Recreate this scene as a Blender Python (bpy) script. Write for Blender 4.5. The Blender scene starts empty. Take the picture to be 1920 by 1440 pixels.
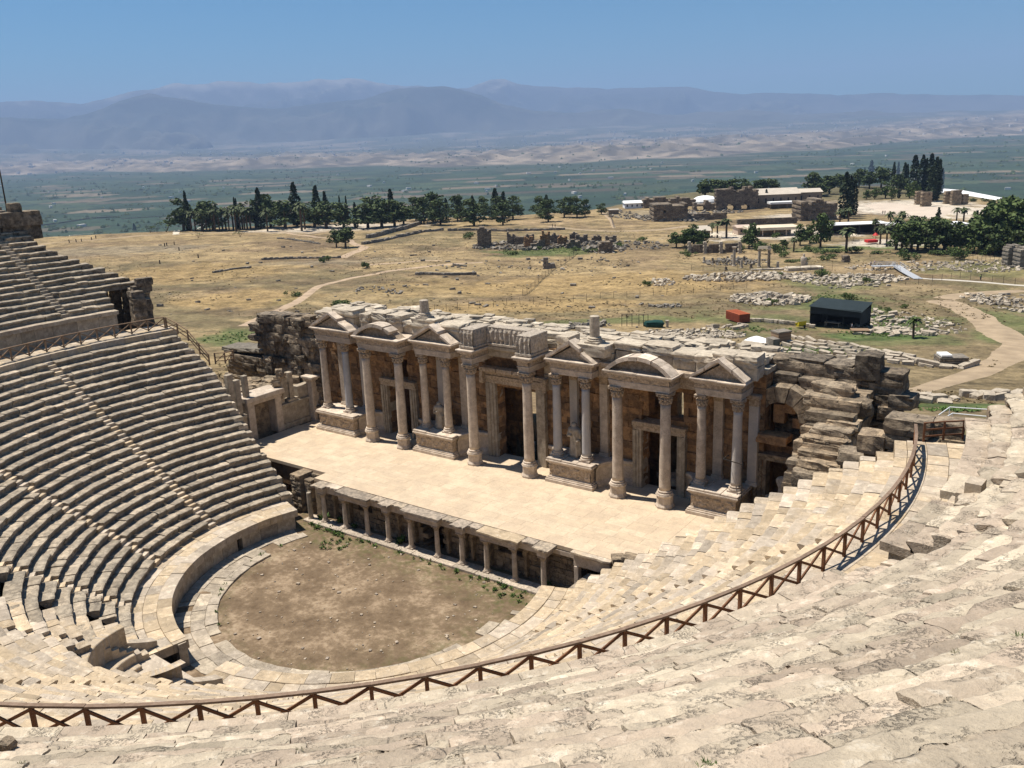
import bpy, math, random
import numpy as np
from mathutils import Matrix, Vector
S = bpy.context.scene
COL = S.collection
# ------------------------------------------------------------------ camera, sky, sun, exposure
CAM = np.array([43.1417, -57.0581, 31.3882])
YAW, PITCH, ROLL, FPX = 0.6314, 0.27524, -0.04007, 1665.0
def cam_axes():
    cy, sy, cp, sp = math.cos(YAW), math.sin(YAW), math.cos(PITCH), math.sin(PITCH)
    cr, sr = math.cos(ROLL), math.sin(ROLL)
    f = np.array([-sy*cp, cy*cp, -sp]); r = np.array([cy, sy, 0.0]); u = np.cross(r, f)
    return cr*r + sr*u, -sr*r + cr*u, f
CR, CU, CF = cam_axes()
cam = bpy.data.cameras.new('camera')
cam.sensor_width = 36.0; cam.lens = FPX/1920*36.0
cam.clip_start = 0.2; cam.clip_end = 120000
camo = bpy.data.objects.new('camera', cam); COL.objects.link(camo)
M = Matrix.Identity(4)
for i in range(3):
    M[i][0] = CR[i]; M[i][1] = CU[i]; M[i][2] = -CF[i]; M[i][3] = CAM[i]
camo.matrix_world = M
S.camera = camo
SUN_EL, SUN_AZ = math.radians(68), math.atan2(-0.24, -1.0)      # azimuth measured from +X
SD = np.array([math.cos(SUN_EL)*math.cos(SUN_AZ), math.cos(SUN_EL)*math.sin(SUN_AZ), math.sin(SUN_EL)])
W = bpy.data.worlds.new('World'); S.world = W; W.use_nodes = True
nt = W.node_tree; nt.nodes.clear()
sky = nt.nodes.new('ShaderNodeTexSky'); sky.sky_type = 'NISHITA'; sky.sun_disc = False
sky.sun_elevation = SUN_EL; sky.sun_rotation = math.pi/2 - SUN_AZ
sky.altitude = 350; sky.air_density = 1.0; sky.dust_density = 0.25; sky.ozone_density = 3.0
bg = nt.nodes.new('ShaderNodeBackground'); bg.inputs[1].default_value = 0.055
wo = nt.nodes.new('ShaderNodeOutputWorld')
skm = nt.nodes.new('ShaderNodeMix'); skm.data_type = 'RGBA'; skm.blend_type = 'MULTIPLY'; skm.inputs[0].default_value = 1.0
skm.inputs[7].default_value = (0.36, 0.90, 1.18, 1)            # a clearer, bluer midsummer sky
nt.links.new(sky.outputs[0], skm.inputs[6]); nt.links.new(skm.outputs[2], bg.inputs[0]); nt.links.new(bg.outputs[0], wo.inputs[0])
sl = bpy.data.lights.new('sun', 'SUN'); sl.energy = 5.0; sl.angle = math.radians(0.53); sl.color = (1.0, 0.945, 0.855)
so = bpy.data.objects.new('sun', sl); COL.objects.link(so)
so.rotation_euler = Vector((-SD[0], -SD[1], -SD[2])).to_track_quat('-Z', 'Y').to_euler()
so.location = (0, 0, 120)
S.view_settings.view_transform = 'Standard'; S.view_settings.look = 'None'
S.view_settings.exposure = 0.50; S.view_settings.gamma = 1.0
S.cycles.max_bounces = 6; S.cycles.diffuse_bounces = 2; S.cycles.volume_bounces = 0
S.cycles.use_denoising = True

# ------------------------------------------------------------------ helpers
random.seed(7)
RNG = np.random.default_rng(11)
def _h(ix, iy, iz, seed):
    n = (ix*374761393 + iy*668265263 + iz*2147483647 + seed*974634777) & 0xFFFFFFFF
    n = ((n ^ (n >> 13))*1274126177) & 0xFFFFFFFF
    n = ((n ^ (n >> 16))*2246822519) & 0xFFFFFFFF
    return ((n ^ (n >> 15)) & 0xFFFF)/32767.5 - 1.0
def vn(P, s=1.0, seed=0):
    P = np.asarray(P, float)*s
    I = np.floor(P).astype(np.int64); F = P - I; F = F*F*(3 - 2*F)
    out = 0
    for dx in (0, 1):
        wx = F[..., 0] if dx else 1 - F[..., 0]
        for dy in (0, 1):
            wy = F[..., 1] if dy else 1 - F[..., 1]
            for dz in (0, 1):
                wz = F[..., 2] if dz else 1 - F[..., 2]
                out = out + wx*wy*wz*_h(I[..., 0]+dx, I[..., 1]+dy, I[..., 2]+dz, seed)
    return out
def fbm(P, s=1.0, oct=3, seed=0):
    a, t, o = 1.0, 0.0, 0
    for k in range(oct):
        o = o + a*vn(P, s*2**k, seed+k*17); t += a; a *= 0.5
    return o/t
def vn2(X, Y, s, seed=0):
    return vn(np.stack([X, Y, np.zeros_like(X)], -1), s, seed)
def fbm2(X, Y, s, oct=3, seed=0):
    return fbm(np.stack([X, Y, np.zeros_like(X)], -1), s, oct, seed)

class MB:
    """collects geometry in world coordinates, builds ONE mesh object"""
    def __init__(self):
        self.V = []; self.F = {3: [], 4: []}; self.T = []; self.n = 0
    def add(self, v, q=None, t=None, tint=1.0):
        v = np.asarray(v, float).reshape(-1, 3)
        self.V.append(v)
        self.T.append(np.broadcast_to(np.asarray(tint, float), (len(v),)))
        if q is not None and len(q): self.F[4].append(np.asarray(q, np.int64).reshape(-1, 4) + self.n)
        if t is not None and len(t): self.F[3].append(np.asarray(t, np.int64).reshape(-1, 3) + self.n)
        self.n += len(v)
    def build(self, name, mat, parent=None, smooth=False, loc=None):
        me = bpy.data.meshes.new(name)
        V = np.concatenate(self.V) if self.V else np.zeros((0, 3))
        off = np.zeros(3)
        if parent is not None: off = abs_loc(parent)
        if loc is not None: off = np.array(loc, float)
        V = V - off
        me.vertices.add(len(V)); me.vertices.foreach_set('co', V.ravel().astype(np.float32))
        qs = np.concatenate(self.F[4]) if self.F[4] else np.zeros((0, 4), np.int64)
        ts = np.concatenate(self.F[3]) if self.F[3] else np.zeros((0, 3), np.int64)
        li = np.concatenate([qs.ravel(), ts.ravel()]).astype(np.int32)
        me.loops.add(len(li)); me.loops.foreach_set('vertex_index', li)
        npoly = len(qs) + len(ts); me.polygons.add(npoly)
        st = np.concatenate([np.arange(len(qs))*4, len(qs)*4 + np.arange(len(ts))*3]).astype(np.int32)
        me.polygons.foreach_set('loop_start', st)
        try: me.polygons.foreach_set('loop_total', np.concatenate([np.full(len(qs), 4), np.full(len(ts), 3)]).astype(np.int32))
        except Exception: pass
        me.polygons.foreach_set('use_smooth', np.full(npoly, bool(smooth)))
        at = me.attributes.new('tint', 'FLOAT', 'POINT')
        at.data.foreach_set('value', np.concatenate(self.T).astype(np.float32) if self.T else np.zeros(0, np.float32))
        me.update(); me.validate()
        o = bpy.data.objects.new(name, me); COL.objects.link(o)
        if mat is not None: me.materials.append(mat)
        if parent is not None: o.parent = parent
        if loc is not None: o.location = tuple(off)
        return o
def abs_loc(o):
    p = np.zeros(3)
    while o is not None:
        p = p + np.array(o.location); o = o.parent
    return p
def tag(o, label, cat, group=None):
    o['label'] = label; o['category'] = cat
    if group: o['group'] = group
    return o
def thing(name, loc, label, cat, group=None):
    o = bpy.data.objects.new(name, None); COL.objects.link(o); o.location = tuple(float(v) for v in loc)
    o.empty_display_size = 0.5
    return tag(o, label, cat, group)
def struct(o, kind='structure'):
    o['kind'] = kind; return o
def copy_tree(o, loc=None, parent=None):
    c = o.copy(); COL.objects.link(c)
    if parent is not None: c.parent = parent
    if loc is not None: c.location = tuple(float(v) for v in loc)
    for ch in list(o.children): copy_tree(ch, None, c)
    return c
def rz(v, a, c=(0, 0, 0)):
    v = np.asarray(v, float); ca, sa = math.cos(a), math.sin(a); x, y = v[:, 0], v[:, 1]
    return np.stack([ca*x - sa*y + c[0], sa*x + ca*y + c[1], v[:, 2] + c[2]], 1)
BOXQ = [[0, 3, 2, 1], [4, 5, 6, 7], [0, 1, 5, 4], [1, 2, 6, 5], [2, 3, 7, 6], [3, 0, 4, 7]]
def box(mb, x0, x1, y0, y1, z0, z1, tint=1.0):
    v = [[x0, y0, z0], [x1, y0, z0], [x1, y1, z0], [x0, y1, z0], [x0, y0, z1], [x1, y0, z1], [x1, y1, z1], [x0, y1, z1]]
    mb.add(v, BOXQ, tint=tint)
def obox(mb, c, s, a=0.0, tint=1.0):
    v = np.array([[x, y, z] for z in (-.5, .5) for x, y in ((-.5, -.5), (.5, -.5), (.5, .5), (-.5, .5))])*np.array(s)
    mb.add(rz(v, a, c), BOXQ, tint=tint)
def cube_grid(n):
    t = np.linspace(-1, 1, n+1); V = []; Q = []; k = 0
    for ax in range(3):
        for sg in (-1, 1):
            a, b = np.meshgrid(t, t, indexing='ij')
            p = np.zeros(((n+1)**2, 3)); o1, o2 = [(1, 2), (2, 0), (0, 1)][ax]
            p[:, ax] = sg; p[:, o1] = a.ravel(); p[:, o2] = b.ravel()
            V.append(p)
            for i in range(n):
                for j in range(n):
                    q = [k+i*(n+1)+j, k+(i+1)*(n+1)+j, k+(i+1)*(n+1)+j+1, k+i*(n+1)+j+1]
                    Q.append(q if sg > 0 else q[::-1])
            k += (n+1)**2
    return np.concatenate(V), np.array(Q)
CG = {n: cube_grid(n) for n in (2, 3, 4, 5, 6)}
def rock(mb, c, s, a=0.0, seed=0, rnd=0.25, rough=0.12, n=3, tint=1.0, tilt=None):
    """worn stone block: s = full size, rnd = rounding of edges, rough = relative surface noise"""
    P, Q = CG[n]
    L = np.linalg.norm(P, axis=1, keepdims=True)
    p = P*(1 - rnd) + P/L*rnd*1.25
    d = vn(P*1.3 + seed*3.71, 1.0, seed) * rough + vn(P*3.1 + seed*1.3, 1.0, seed+5)*rough*0.45
    p = p*(1 + d[:, None])
    v = p*np.array(s)*0.5
    if tilt is not None:
        ca, sa = math.cos(tilt), math.sin(tilt)
        v = np.stack([v[:, 0]*ca + v[:, 2]*sa, v[:, 1], -v[:, 0]*sa + v[:, 2]*ca], 1)
    mb.add(rz(v, a, c), Q, tint=tint)
def dressed(mb, x0, x1, y0, y1, z0, z1, b=0.03, tint=1.0, seed=0, rough=0.0):
    """squared block with chamfered edges"""
    t = np.array([-1, -1, 1, 1.0])
    P, Q = CG[3]
    s = np.array([x1-x0, y1-y0, z1-z0])*0.5; c = np.array([x1+x0, y1+y0, z1+z0])*0.5
    g = np.where(np.abs(P) > 0.9, 1.0, 0.0)                       # coordinate lies on a face
    lim = np.maximum(1 - b/np.maximum(s, 1e-6), 0.2)
    k = g.sum(1, keepdims=True)
    p = np.where(g > 0, np.sign(P), np.sign(P)*lim)
    p = np.where((g > 0) & (k >= 2), np.sign(P)*(1 - (1-lim)*0.45), p)
    v = p*s + c
    if rough: v = v + vn(v*1.7, 1.0, seed)[:, None]*rough
    mb.add(v, Q, tint=tint)
def tube(mb, p0, p1, r0, r1=None, n=8, tint=1.0, cap=True):
    p0, p1 = np.array(p0, float), np.array(p1, float); r1 = r0 if r1 is None else r1
    d = p1-p0; d = d/max(np.linalg.norm(d), 1e-9)
    a = np.cross(d, [0, 0, 1.0]) if abs(d[2]) < 0.95 else np.cross(d, [1.0, 0, 0]); a /= np.linalg.norm(a); b = np.cross(d, a)
    t = np.arange(n)*2*math.pi/n
    ring = np.cos(t)[:, None]*a + np.sin(t)[:, None]*b
    v = np.concatenate([p0 + ring*r0, p1 + ring*r1, [p0], [p1]])
    q = [[i, (i+1) % n, n+(i+1) % n, n+i] for i in range(n)]
    tr = [[2*n, (i+1) % n, i] for i in range(n)] + [[2*n+1, n+i, n+(i+1) % n] for i in range(n)] if cap else None
    mb.add(v, q, tr, tint=tint)
def beam(mb, p0, p1, w, h, tint=1.0):
    """rectangular bar from p0 to p1, w across (horizontal), h deep"""
    p0, p1 = np.array(p0, float), np.array(p1, float); d = p1-p0; d = d/np.linalg.norm(d)
    a = np.cross(d, [0, 0, 1.0]); 
    if np.linalg.norm(a) < 1e-4: a = np.array([1.0, 0, 0])
    a /= np.linalg.norm(a); b = np.cross(a, d)
    v = [p + a*w/2*sx + b*h/2*sy for p in (p0, p1) for sx, sy in ((-1, -1), (1, -1), (1, 1), (-1, 1))]
    mb.add(v, BOXQ, tint=tint)
def lathe(mb, prof, c, n=20, tint=1.0, flute=0.0, a0=0.0):
    """prof: list of (r, z); closed top and bottom"""
    prof = np.array(prof, float); m = len(prof); t = np.arange(n)*2*math.pi/n + a0
    fl = 1 - flute*(0.5+0.5*np.cos(t*n/2)) if flute else np.ones(n)
    v = np.stack([np.outer(prof[:, 0], np.cos(t)*fl), np.outer(prof[:, 0], np.sin(t)*fl), np.repeat(prof[:, 1:2], n, 1)], -1).reshape(-1, 3) + np.array(c)
    q = [[i*n+j, i*n+(j+1) % n, (i+1)*n+(j+1) % n, (i+1)*n+j] for i in range(m-1) for j in range(n)]
    v = np.concatenate([v, [[c[0], c[1], c[2]+prof[0, 1]], [c[0], c[1], c[2]+prof[-1, 1]]]])
    tr = [[m*n, (j+1) % n, j] for j in range(n)] + [[m*n+1, (m-1)*n+j, (m-1)*n+(j+1) % n] for j in range(n)]
    mb.add(v, q, tr, tint=tint)
def prism_xz(mb, poly, y0, y1, tint=1.0, jit=0.0):
    """polygon in XZ (ccw seen from -Y), extruded in Y"""
    p = np.array(poly, float)
    if jit:                                                       # chipped outline
        q = []
        for i in range(len(p)):
            a, b = p[i], p[(i+1) % len(p)]; k = max(1, int(np.linalg.norm(b-a)/.3))
            for j in range(k):
                w = a+(b-a)*j/k; q.append(w + np.array([vn(np.array([[w[0]*2.1, w[1]*2.1, y0]]))[0], vn(np.array([[w[0]*2.1+9, w[1]*2.1, y0]]))[0]])*jit)
        p = np.array(q)
    n = len(p); c = p.mean(0)
    v = np.concatenate([np.stack([p[:, 0], np.full(n, y0), p[:, 1]], 1), np.stack([p[:, 0], np.full(n, y1), p[:, 1]], 1),
                        [[c[0], y0, c[1]], [c[0], y1, c[1]]]])
    q = [[(i+1) % n, i, n+i, n+(i+1) % n] for i in range(n)]
    t = [[2*n, i, (i+1) % n] for i in range(n)] + [[2*n+1, n+(i+1) % n, n+i] for i in range(n)]
    mb.add(v, q, t, tint=tint)
def grid(mb, P, tint=1.0, flip=False):
    """P: (m, n, 3) grid of points"""
    m, n = P.shape[:2]
    i, j = np.meshgrid(np.arange(m-1), np.arange(n-1), indexing='ij')
    a = (i*n+j).ravel(); q = np.stack([a, a+n, a+n+1, a+1], 1)
    if flip: q = q[:, ::-1]
    mb.add(P.reshape(-1, 3), q, tint=tint if np.isscalar(tint) else np.asarray(tint).ravel())

# ------------------------------------------------------------------ materials
def nodes_of(name):
    m = bpy.data.materials.new(name); m.use_nodes = True
    t = m.node_tree; t.nodes.clear()
    o = t.nodes.new('ShaderNodeOutputMaterial'); b = t.nodes.new('ShaderNodeBsdfPrincipled')
    t.links.new(b.outputs[0], o.inputs[0])
    b.inputs['Roughness'].default_value = 0.9
    try: b.inputs['Specular IOR Level'].default_value = 0.15
    except Exception: pass
    return m, t, b
def N(t, kind, **kw):
    n = t.nodes.new(kind)
    for k, v in kw.items():
        if k.startswith('i_'): n.inputs[k[2:].replace('_', ' ')].default_value = v
        else: setattr(n, k, v)
    return n
def noise(t, vec, scale, detail=4.0, rough=0.6, dist=0.0):
    n = N(t, 'ShaderNodeTexNoise'); n.inputs['Scale'].default_value = scale; n.inputs['Detail'].default_value = detail
    n.inputs['Roughness'].default_value = rough; n.inputs['Distortion'].default_value = dist
    t.links.new(vec, n.inputs['Vector']); return n.outputs['Fac']
def ramp(t, fac, stops):
    r = N(t, 'ShaderNodeValToRGB'); e = r.color_ramp.elements
    while len(e) < len(stops): e.new(0.5)
    for k, (p, c) in enumerate(stops):
        e[k].position = p; e[k].color = (c[0], c[1], c[2], 1) if not np.isscalar(c) else (c, c, c, 1)
    t.links.new(fac, r.inputs[0]); return r.outputs[0]
def mix(t, fac, a, b, mode='MIX'):
    n = N(t, 'ShaderNodeMix', data_type='RGBA', blend_type=mode)
    for s, val in ((n.inputs[0], fac), (n.inputs[6], a), (n.inputs[7], b)):
        if isinstance(val, bpy.types.NodeSocket): t.links.new(val, s)
        elif np.isscalar(val): s.default_value = val
        else: s.default_value = (val[0], val[1], val[2], 1)
    return n.outputs[2]
def math_(t, op, a, b=None):
    n = N(t, 'ShaderNodeMath', operation=op)
    for s, val in ((n.inputs[0], a), (n.inputs[1], b)):
        if val is None: continue
        if isinstance(val, bpy.types.NodeSocket): t.links.new(val, s)
        else: s.default_value = val
    return n.outputs[0]
def stone(name, base, alt, dark, sc=1.0, dark_amt=0.5, spots=0.5, bump=0.5, bdist=0.04, var=0.35, stretch=None, light=None, crack=0.0, pits=0.0):
    """weathered stone: base/alt patches, dark lichen stains, pits; per-block brightness comes from 'tint'"""
    m, t, b = nodes_of(name)
    g = N(t, 'ShaderNodeNewGeometry'); vec = g.outputs['Position']
    at = N(t, 'ShaderNodeAttribute', attribute_name='tint'); tint = at.outputs['Fac']
    # shift the pattern from block to block
    ofs = N(t, 'ShaderNodeVectorMath', operation='ADD'); cmb = N(t, 'ShaderNodeCombineXYZ')
    t.links.new(math_(t, 'MULTIPLY', tint, 37.0), cmb.inputs[0]); t.links.new(math_(t, 'MULTIPLY', tint, 91.0), cmb.inputs[2])
    t.links.new(vec, ofs.inputs[0]); t.links.new(cmb.outputs[0], ofs.inputs[1]); v2 = ofs.outputs[0]
    if stretch:
        mp = N(t, 'ShaderNodeMapping'); mp.inputs['Scale'].default_value = stretch; t.links.new(v2, mp.inputs[0]); v2 = mp.outputs[0]
    n1 = noise(t, v2, 0.55*sc, 5, 0.62); n2 = noise(t, vec, 2.3*sc, 5, 0.7); n3 = noise(t, v2, 9.0*sc, 4, 0.7)
    hue = math_(t, 'FRACT', math_(t, 'MULTIPLY', tint, 53.7))
    f1 = math_(t, 'ADD', math_(t, 'MULTIPLY', math_(t, 'SUBTRACT', n1, 0.5), 1.6), hue)
    c = mix(t, ramp(t, f1, [(0.25, 0.0), (0.85, 1.0)]), base, alt)
    if light is not None:
        c = mix(t, ramp(t, n2, [(0.56, 0.0), (0.68, 0.8)]), c, light)
    c = mix(t, math_(t, 'MULTIPLY', ramp(t, n2, [(0.42, 1.0), (0.60, 0.0)]), dark_amt), c, dark)
    c = mix(t, math_(t, 'MULTIPLY', ramp(t, n3, [(0.28, 1.0), (0.42, 0.0)]), spots), c, dark)
    br = math_(t, 'ADD', math_(t, 'MULTIPLY', math_(t, 'SUBTRACT', tint, 1.0), var/0.35), 1.0)
    n4 = noise(t, vec, 24.0*sc, 3, 0.6)
    pk = None
    if pits:
        area = ramp(t, noise(t, v2, 1.25*sc, 4, 0.65), [(0.50, 0.0), (0.62, 1.0)])
        pk = math_(t, 'MULTIPLY', area, ramp(t, noise(t, vec, 15.0*sc, 3, 0.65), [(0.40, 1.0), (0.50, 0.0)]))
        c = mix(t, math_(t, 'MULTIPLY', pk, pits), c, [x*0.75 for x in dark])
    if crack:
        vo = N(t, 'ShaderNodeTexVoronoi', feature='DISTANCE_TO_EDGE'); vo.inputs['Scale'].default_value = 0.42*sc
        dv = N(t, 'ShaderNodeVectorMath', operation='ADD'); nv = N(t, 'ShaderNodeTexNoise'); nv.inputs['Scale'].default_value = 1.3; nv.inputs['Detail'].default_value = 4
        t.links.new(v2, nv.inputs['Vector']); t.links.new(v2, dv.inputs[0]); sc_ = N(t, 'ShaderNodeVectorMath', operation='SCALE'); sc_.inputs['Scale'].default_value = 1.1
        t.links.new(nv.outputs['Color'], sc_.inputs[0]); t.links.new(sc_.outputs[0], dv.inputs[1]); t.links.new(dv.outputs[0], vo.inputs['Vector'])
        ck = math_(t, 'MULTIPLY', ramp(t, vo.outputs['Distance'], [(0.0, 1.0), (0.016, 0.0)]), ramp(t, noise(t, vec, 0.5, 3, .6), [(0.46, 0.0), (0.54, 1.0)]))
        c = mix(t, math_(t, 'MULTIPLY', ck, crack), c, [x*0.55 for x in dark]); pk = ck if pk is None else math_(t, 'MAXIMUM', pk, ck)
    br = math_(t, 'MULTIPLY', br, math_(t, 'ADD', math_(t, 'MULTIPLY', n4, 0.36), 0.82))
    cb = N(t, 'ShaderNodeCombineColor')
    for i in range(3): t.links.new(br, cb.inputs[i])
    c = mix(t, 1.0, c, cb.outputs[0], 'MULTIPLY')
    t.links.new(c, b.inputs['Base Color'])
    bp = N(t, 'ShaderNodeBump'); bp.inputs['Strength'].default_value = bump; bp.inputs['Distance'].default_value = bdist
    h = math_(t, 'ADD', math_(t, 'MULTIPLY', n2, 1.0), math_(t, 'MULTIPLY', n3, 0.7))
    h = math_(t, 'ADD', h, math_(t, 'MULTIPLY', n4, 0.25))
    if pk is not None: h = math_(t, 'SUBTRACT', h, math_(t, 'MULTIPLY', pk, 0.7))
    t.links.new(h, bp.inputs['Height']); t.links.new(bp.outputs[0], b.inputs['Normal'])
    return m
def plain(name, col, rough=0.7, var=0.25, sc=3.0, metal=0.0, bump=0.0):
    m, t, b = nodes_of(name)
    g = N(t, 'ShaderNodeNewGeometry'); n = noise(t, g.outputs['Position'], sc, 4, 0.6)
    lo = [c*(1-var) for c in col]; hi = [min(1, c*(1+var)) for c in col]
    t.links.new(mix(t, ramp(t, n, [(0.3, 0.0), (0.7, 1.0)]), lo, hi), b.inputs['Base Color'])
    b.inputs['Roughness'].default_value = rough; b.inputs['Metallic'].default_value = metal
    if bump:
        bp = N(t, 'ShaderNodeBump'); bp.inputs['Strength'].default_value = bump; bp.inputs['Distance'].default_value = 0.03
        t.links.new(noise(t, g.outputs['Position'], sc*4, 4, 0.6), bp.inputs['Height']); t.links.new(bp.outputs[0], b.inputs['Normal'])
    return m
MT = {}
MT['seat_old'] = stone('weathered seat limestone', (0.49, 0.40, 0.29), (0.40, 0.335, 0.25), (0.12, 0.10, 0.08), 1.0, 0.55, 0.5, 0.7, 0.05, crack=.4, pits=.5)
MT['seat_new'] = stone('pale seat limestone', (0.54, 0.415, 0.27), (0.475, 0.395, 0.305), (0.22, 0.18, 0.135), 1.0, 0.32, 0.4, 0.6, 0.04, var=.42, light=(0.61, 0.52, 0.395), crack=.25, pits=.4)
MT['seat_top'] = stone('worn upper tier limestone', (0.50, 0.415, 0.30), (0.465, 0.365, 0.268), (0.225, 0.19, 0.15), 0.95, 0.30, 0.48, 0.9, 0.06, var=.40, light=(0.59, 0.515, 0.405), crack=.24, pits=.55)
MT['marble'] = stone('cream marble', (0.64, 0.53, 0.415), (0.57, 0.475, 0.38), (0.26, 0.20, 0.145), 0.8, 0.45, 0.4, 0.45, 0.03, pits=.5)
MT['marble_grey'] = stone('blue grey marble', (0.40, 0.40, 0.41), (0.58, 0.50, 0.41), (0.27, 0.255, 0.25), 0.5, 0.3, 0.2, 0.2, 0.02)
MT['carved'] = stone('carved ornament marble', (0.62, 0.48, 0.335), (0.55, 0.435, 0.32), (0.20, 0.145, 0.095), 2.2, 0.6, 0.6, 0.9, 0.08)
MT['relief'] = stone('pale relief marble', (0.58, 0.48, 0.37), (0.50, 0.42, 0.33), (0.18, 0.15, 0.12), 2.0, 0.55, 0.6, 0.9, 0.08)
MT['brown'] = stone('brown travertine masonry', (0.38, 0.215, 0.10), (0.27, 0.165, 0.09), (0.085, 0.056, 0.036), 0.8, 0.6, 0.5, 0.7, 0.05, crack=.4, pits=.5)
MT['ruin'] = stone('dark weathered travertine', (0.25, 0.20, 0.145), (0.33, 0.255, 0.175), (0.06, 0.05, 0.04), 0.9, 0.7, 0.7, 0.9, 0.08, crack=.6, pits=.7)
MT['ruin_warm'] = stone('warm weathered travertine', (0.40, 0.30, 0.195), (0.33, 0.26, 0.18), (0.09, 0.07, 0.053), 0.9, 0.6, 0.6, 0.9, 0.08, crack=.6, pits=.7)
MT['stage'] = stone('pale stage floor', (0.60, 0.475, 0.33), (0.555, 0.43, 0.295), (0.40, 0.315, 0.23), 0.4, 0.45, 0.14, 0.2, 0.015, var=0.35, crack=.15, pits=.15)
MT['block'] = stone('white marble rubble', (0.56, 0.475, 0.36), (0.46, 0.385, 0.29), (0.18, 0.15, 0.115), 1.2, 0.45, 0.5, 0.7, 0.06)
MT['block_grey'] = stone('grey field rubble', (0.30, 0.26, 0.205), (0.24, 0.205, 0.165), (0.09, 0.08, 0.065), 1.0, 0.5, 0.5, 0.7, 0.06)
MT['slab'] = stone('lichen stained cornice stone', (0.42, 0.34, 0.26), (0.50, 0.40, 0.285), (0.16, 0.135, 0.11), 1.4, 0.75, 0.6, 0.6, 0.04)
MT['wall_face'] = stone('parapet limestone', (0.50, 0.415, 0.305), (0.43, 0.36, 0.275), (0.18, 0.145, 0.11), 0.9, 0.5, 0.45, 0.6, 0.04, crack=.25, pits=.4)
def wood(name, c1, c2):
    m, t, b = nodes_of(name)
    g = N(t, 'ShaderNodeNewGeometry'); at = N(t, 'ShaderNodeAttribute', attribute_name='tint')
    mp = N(t, 'ShaderNodeMapping'); mp.inputs['Scale'].default_value = (6, 6, 22); t.links.new(g.outputs['Position'], mp.inputs[0])
    n = noise(t, mp.outputs[0], 1.0, 5, 0.7)
    c = mix(t, ramp(t, n, [(0.3, 0.0), (0.7, 1.0)]), c1, c2)
    cb = N(t, 'ShaderNodeCombineColor')
    for i in range(3): t.links.new(at.outputs['Fac'], cb.inputs[i])
    t.links.new(mix(t, 1.0, c, cb.outputs[0], 'MULTIPLY'), b.inputs['Base Color'])
    b.inputs['Roughness'].default_value = 0.75
    bp = N(t, 'ShaderNodeBump'); bp.inputs['Strength'].default_value = 0.4; bp.inputs['Distance'].default_value = 0.01
    t.links.new(n, bp.inputs['Height']); t.links.new(bp.outputs[0], b.inputs['Normal'])
    return m
MT['wood'] = wood('brown stained timber', (0.125, 0.055, 0.027), (0.205, 0.098, 0.05))
MT['wood_top'] = wood('sun bleached handrail timber', (0.16, 0.105, 0.07), (0.27, 0.19, 0.135))
MT['wood_old'] = wood('weathered tan timber', (0.22, 0.145, 0.085), (0.30, 0.20, 0.125))
# ------------------------------------------------------------------ terrain
YO = -16.85                                                    # centre of the orchestra circle lies at (0, YO)
def ray(px, py):
    d = CF + (px-960)/FPX*CR - (py-720)/FPX*CU
    return d/np.linalg.norm(d)
def sst(x, a, b):
    t = np.clip((x-a)/(b-a), 0, 1); return t*t*(3-2*t)
UT = [-90, -74, -45, -26, -10, 0, 10, 25, 45, 75, 110, 140, 200, 300, 400, 450, 5000]
ZT = [30, 28, 19, 12.5, 8.6, 6.6, 4.6, 1.5, -2, -5.5, -9.0, -10.8, -13.0, -15, -16.3, -17, -17]
FANG = math.atan2(CF[1], CF[0])
def polar(X, Y):
    dx, dy = X-CAM[0], Y-CAM[1]
    r = np.hypot(dx, dy); th = np.angle(np.exp(1j*(np.arctan2(dy, dx) - FANG)))
    return r, th
TH_T = np.radians([-34, -30, -25.5, -19, -8, 0, 16, 30, 40])
H0_T = [10500, 10000, 8800, 6700, 5900, 5900, 7600, 10500, 11500]
def cone(R):
    return np.where(R < 13.4, -0.7, np.where(R < 34.2, 1.9+(R-15.6)*0.65, np.where(R < 37.8, 14.2, 17.2+(R-38.4)*0.6125)))
def _carve(X, Y, z):
    R = np.hypot(X, Y-YO)
    ins = (R < 61) & ((Y < -7.5) | (R < 33))
    stg = (np.abs(X) < 30.5) & (Y > -14) & (Y < 7.0)
    z = np.where(ins, np.minimum(z, cone(R)-2.6), z)
    return np.where(stg, np.minimum(z, -0.7), z)
def h(X, Y, carve=True):
    X = np.asarray(X, float); Y = np.asarray(Y, float)
    u = -0.4*X + 0.917*(Y-5)
    z = np.interp(u, UT, ZT)
    r, th = polar(X, Y)
    near = sst(u, 3, 45)*(1-sst(r, 600, 1200))
    z = z + near*(0.9*fbm2(X, Y, 1/38., 3, 3) + 0.22*fbm2(X, Y, 1/7., 2, 9))
    E = np.interp(th, np.radians([-33, -30, -28.1, -25.7, -24, -21, -12, -8, -5, 0, 35]), [525, 560, 600, 655, 705, 730, 700, 610, 560, 545, 570]) + 12*vn2(X, Y, 1/90., 5)
    z = z - 155*sst(r, E, E+420)
    if r.max() < 4200: return _carve(X, Y, z) if carve else z
    H0 = np.interp(th, TH_T, H0_T)*(1+0.05*vn2(th*14, th*0, 1.0, 8))
    ex = sst(r, H0, H0+900)
    rg = 1-np.abs(fbm2(X, Y, 1/900., 4, 21)); rg2 = 1-np.abs(fbm2(X, Y, 1/2600., 3, 31))
    rg3 = 1-np.abs(fbm2(X, Y, 1/330., 3, 27))
    hills = ex*(1-sst(r, H0+3600, H0+6500))*(38*rg2*rg2 + 62*rg**2.5 + 40*rg3**2 + 16*fbm2(X, Y, 1/130., 2, 29) - 48)
    z = z + np.maximum(hills, 0) + 60*ex*sst(r, H0+1500, 15000) + 190*sst(r, 11500, 18500) + sst(r, 9000, 16000)*40*fbm2(X, Y, 1/1500., 3, 41)
    return _carve(X, Y, z) if carve else z
_TS = (np.linspace(40, 900, 290), np.geomspace(890, 30000, 900))
_GC = {}
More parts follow.
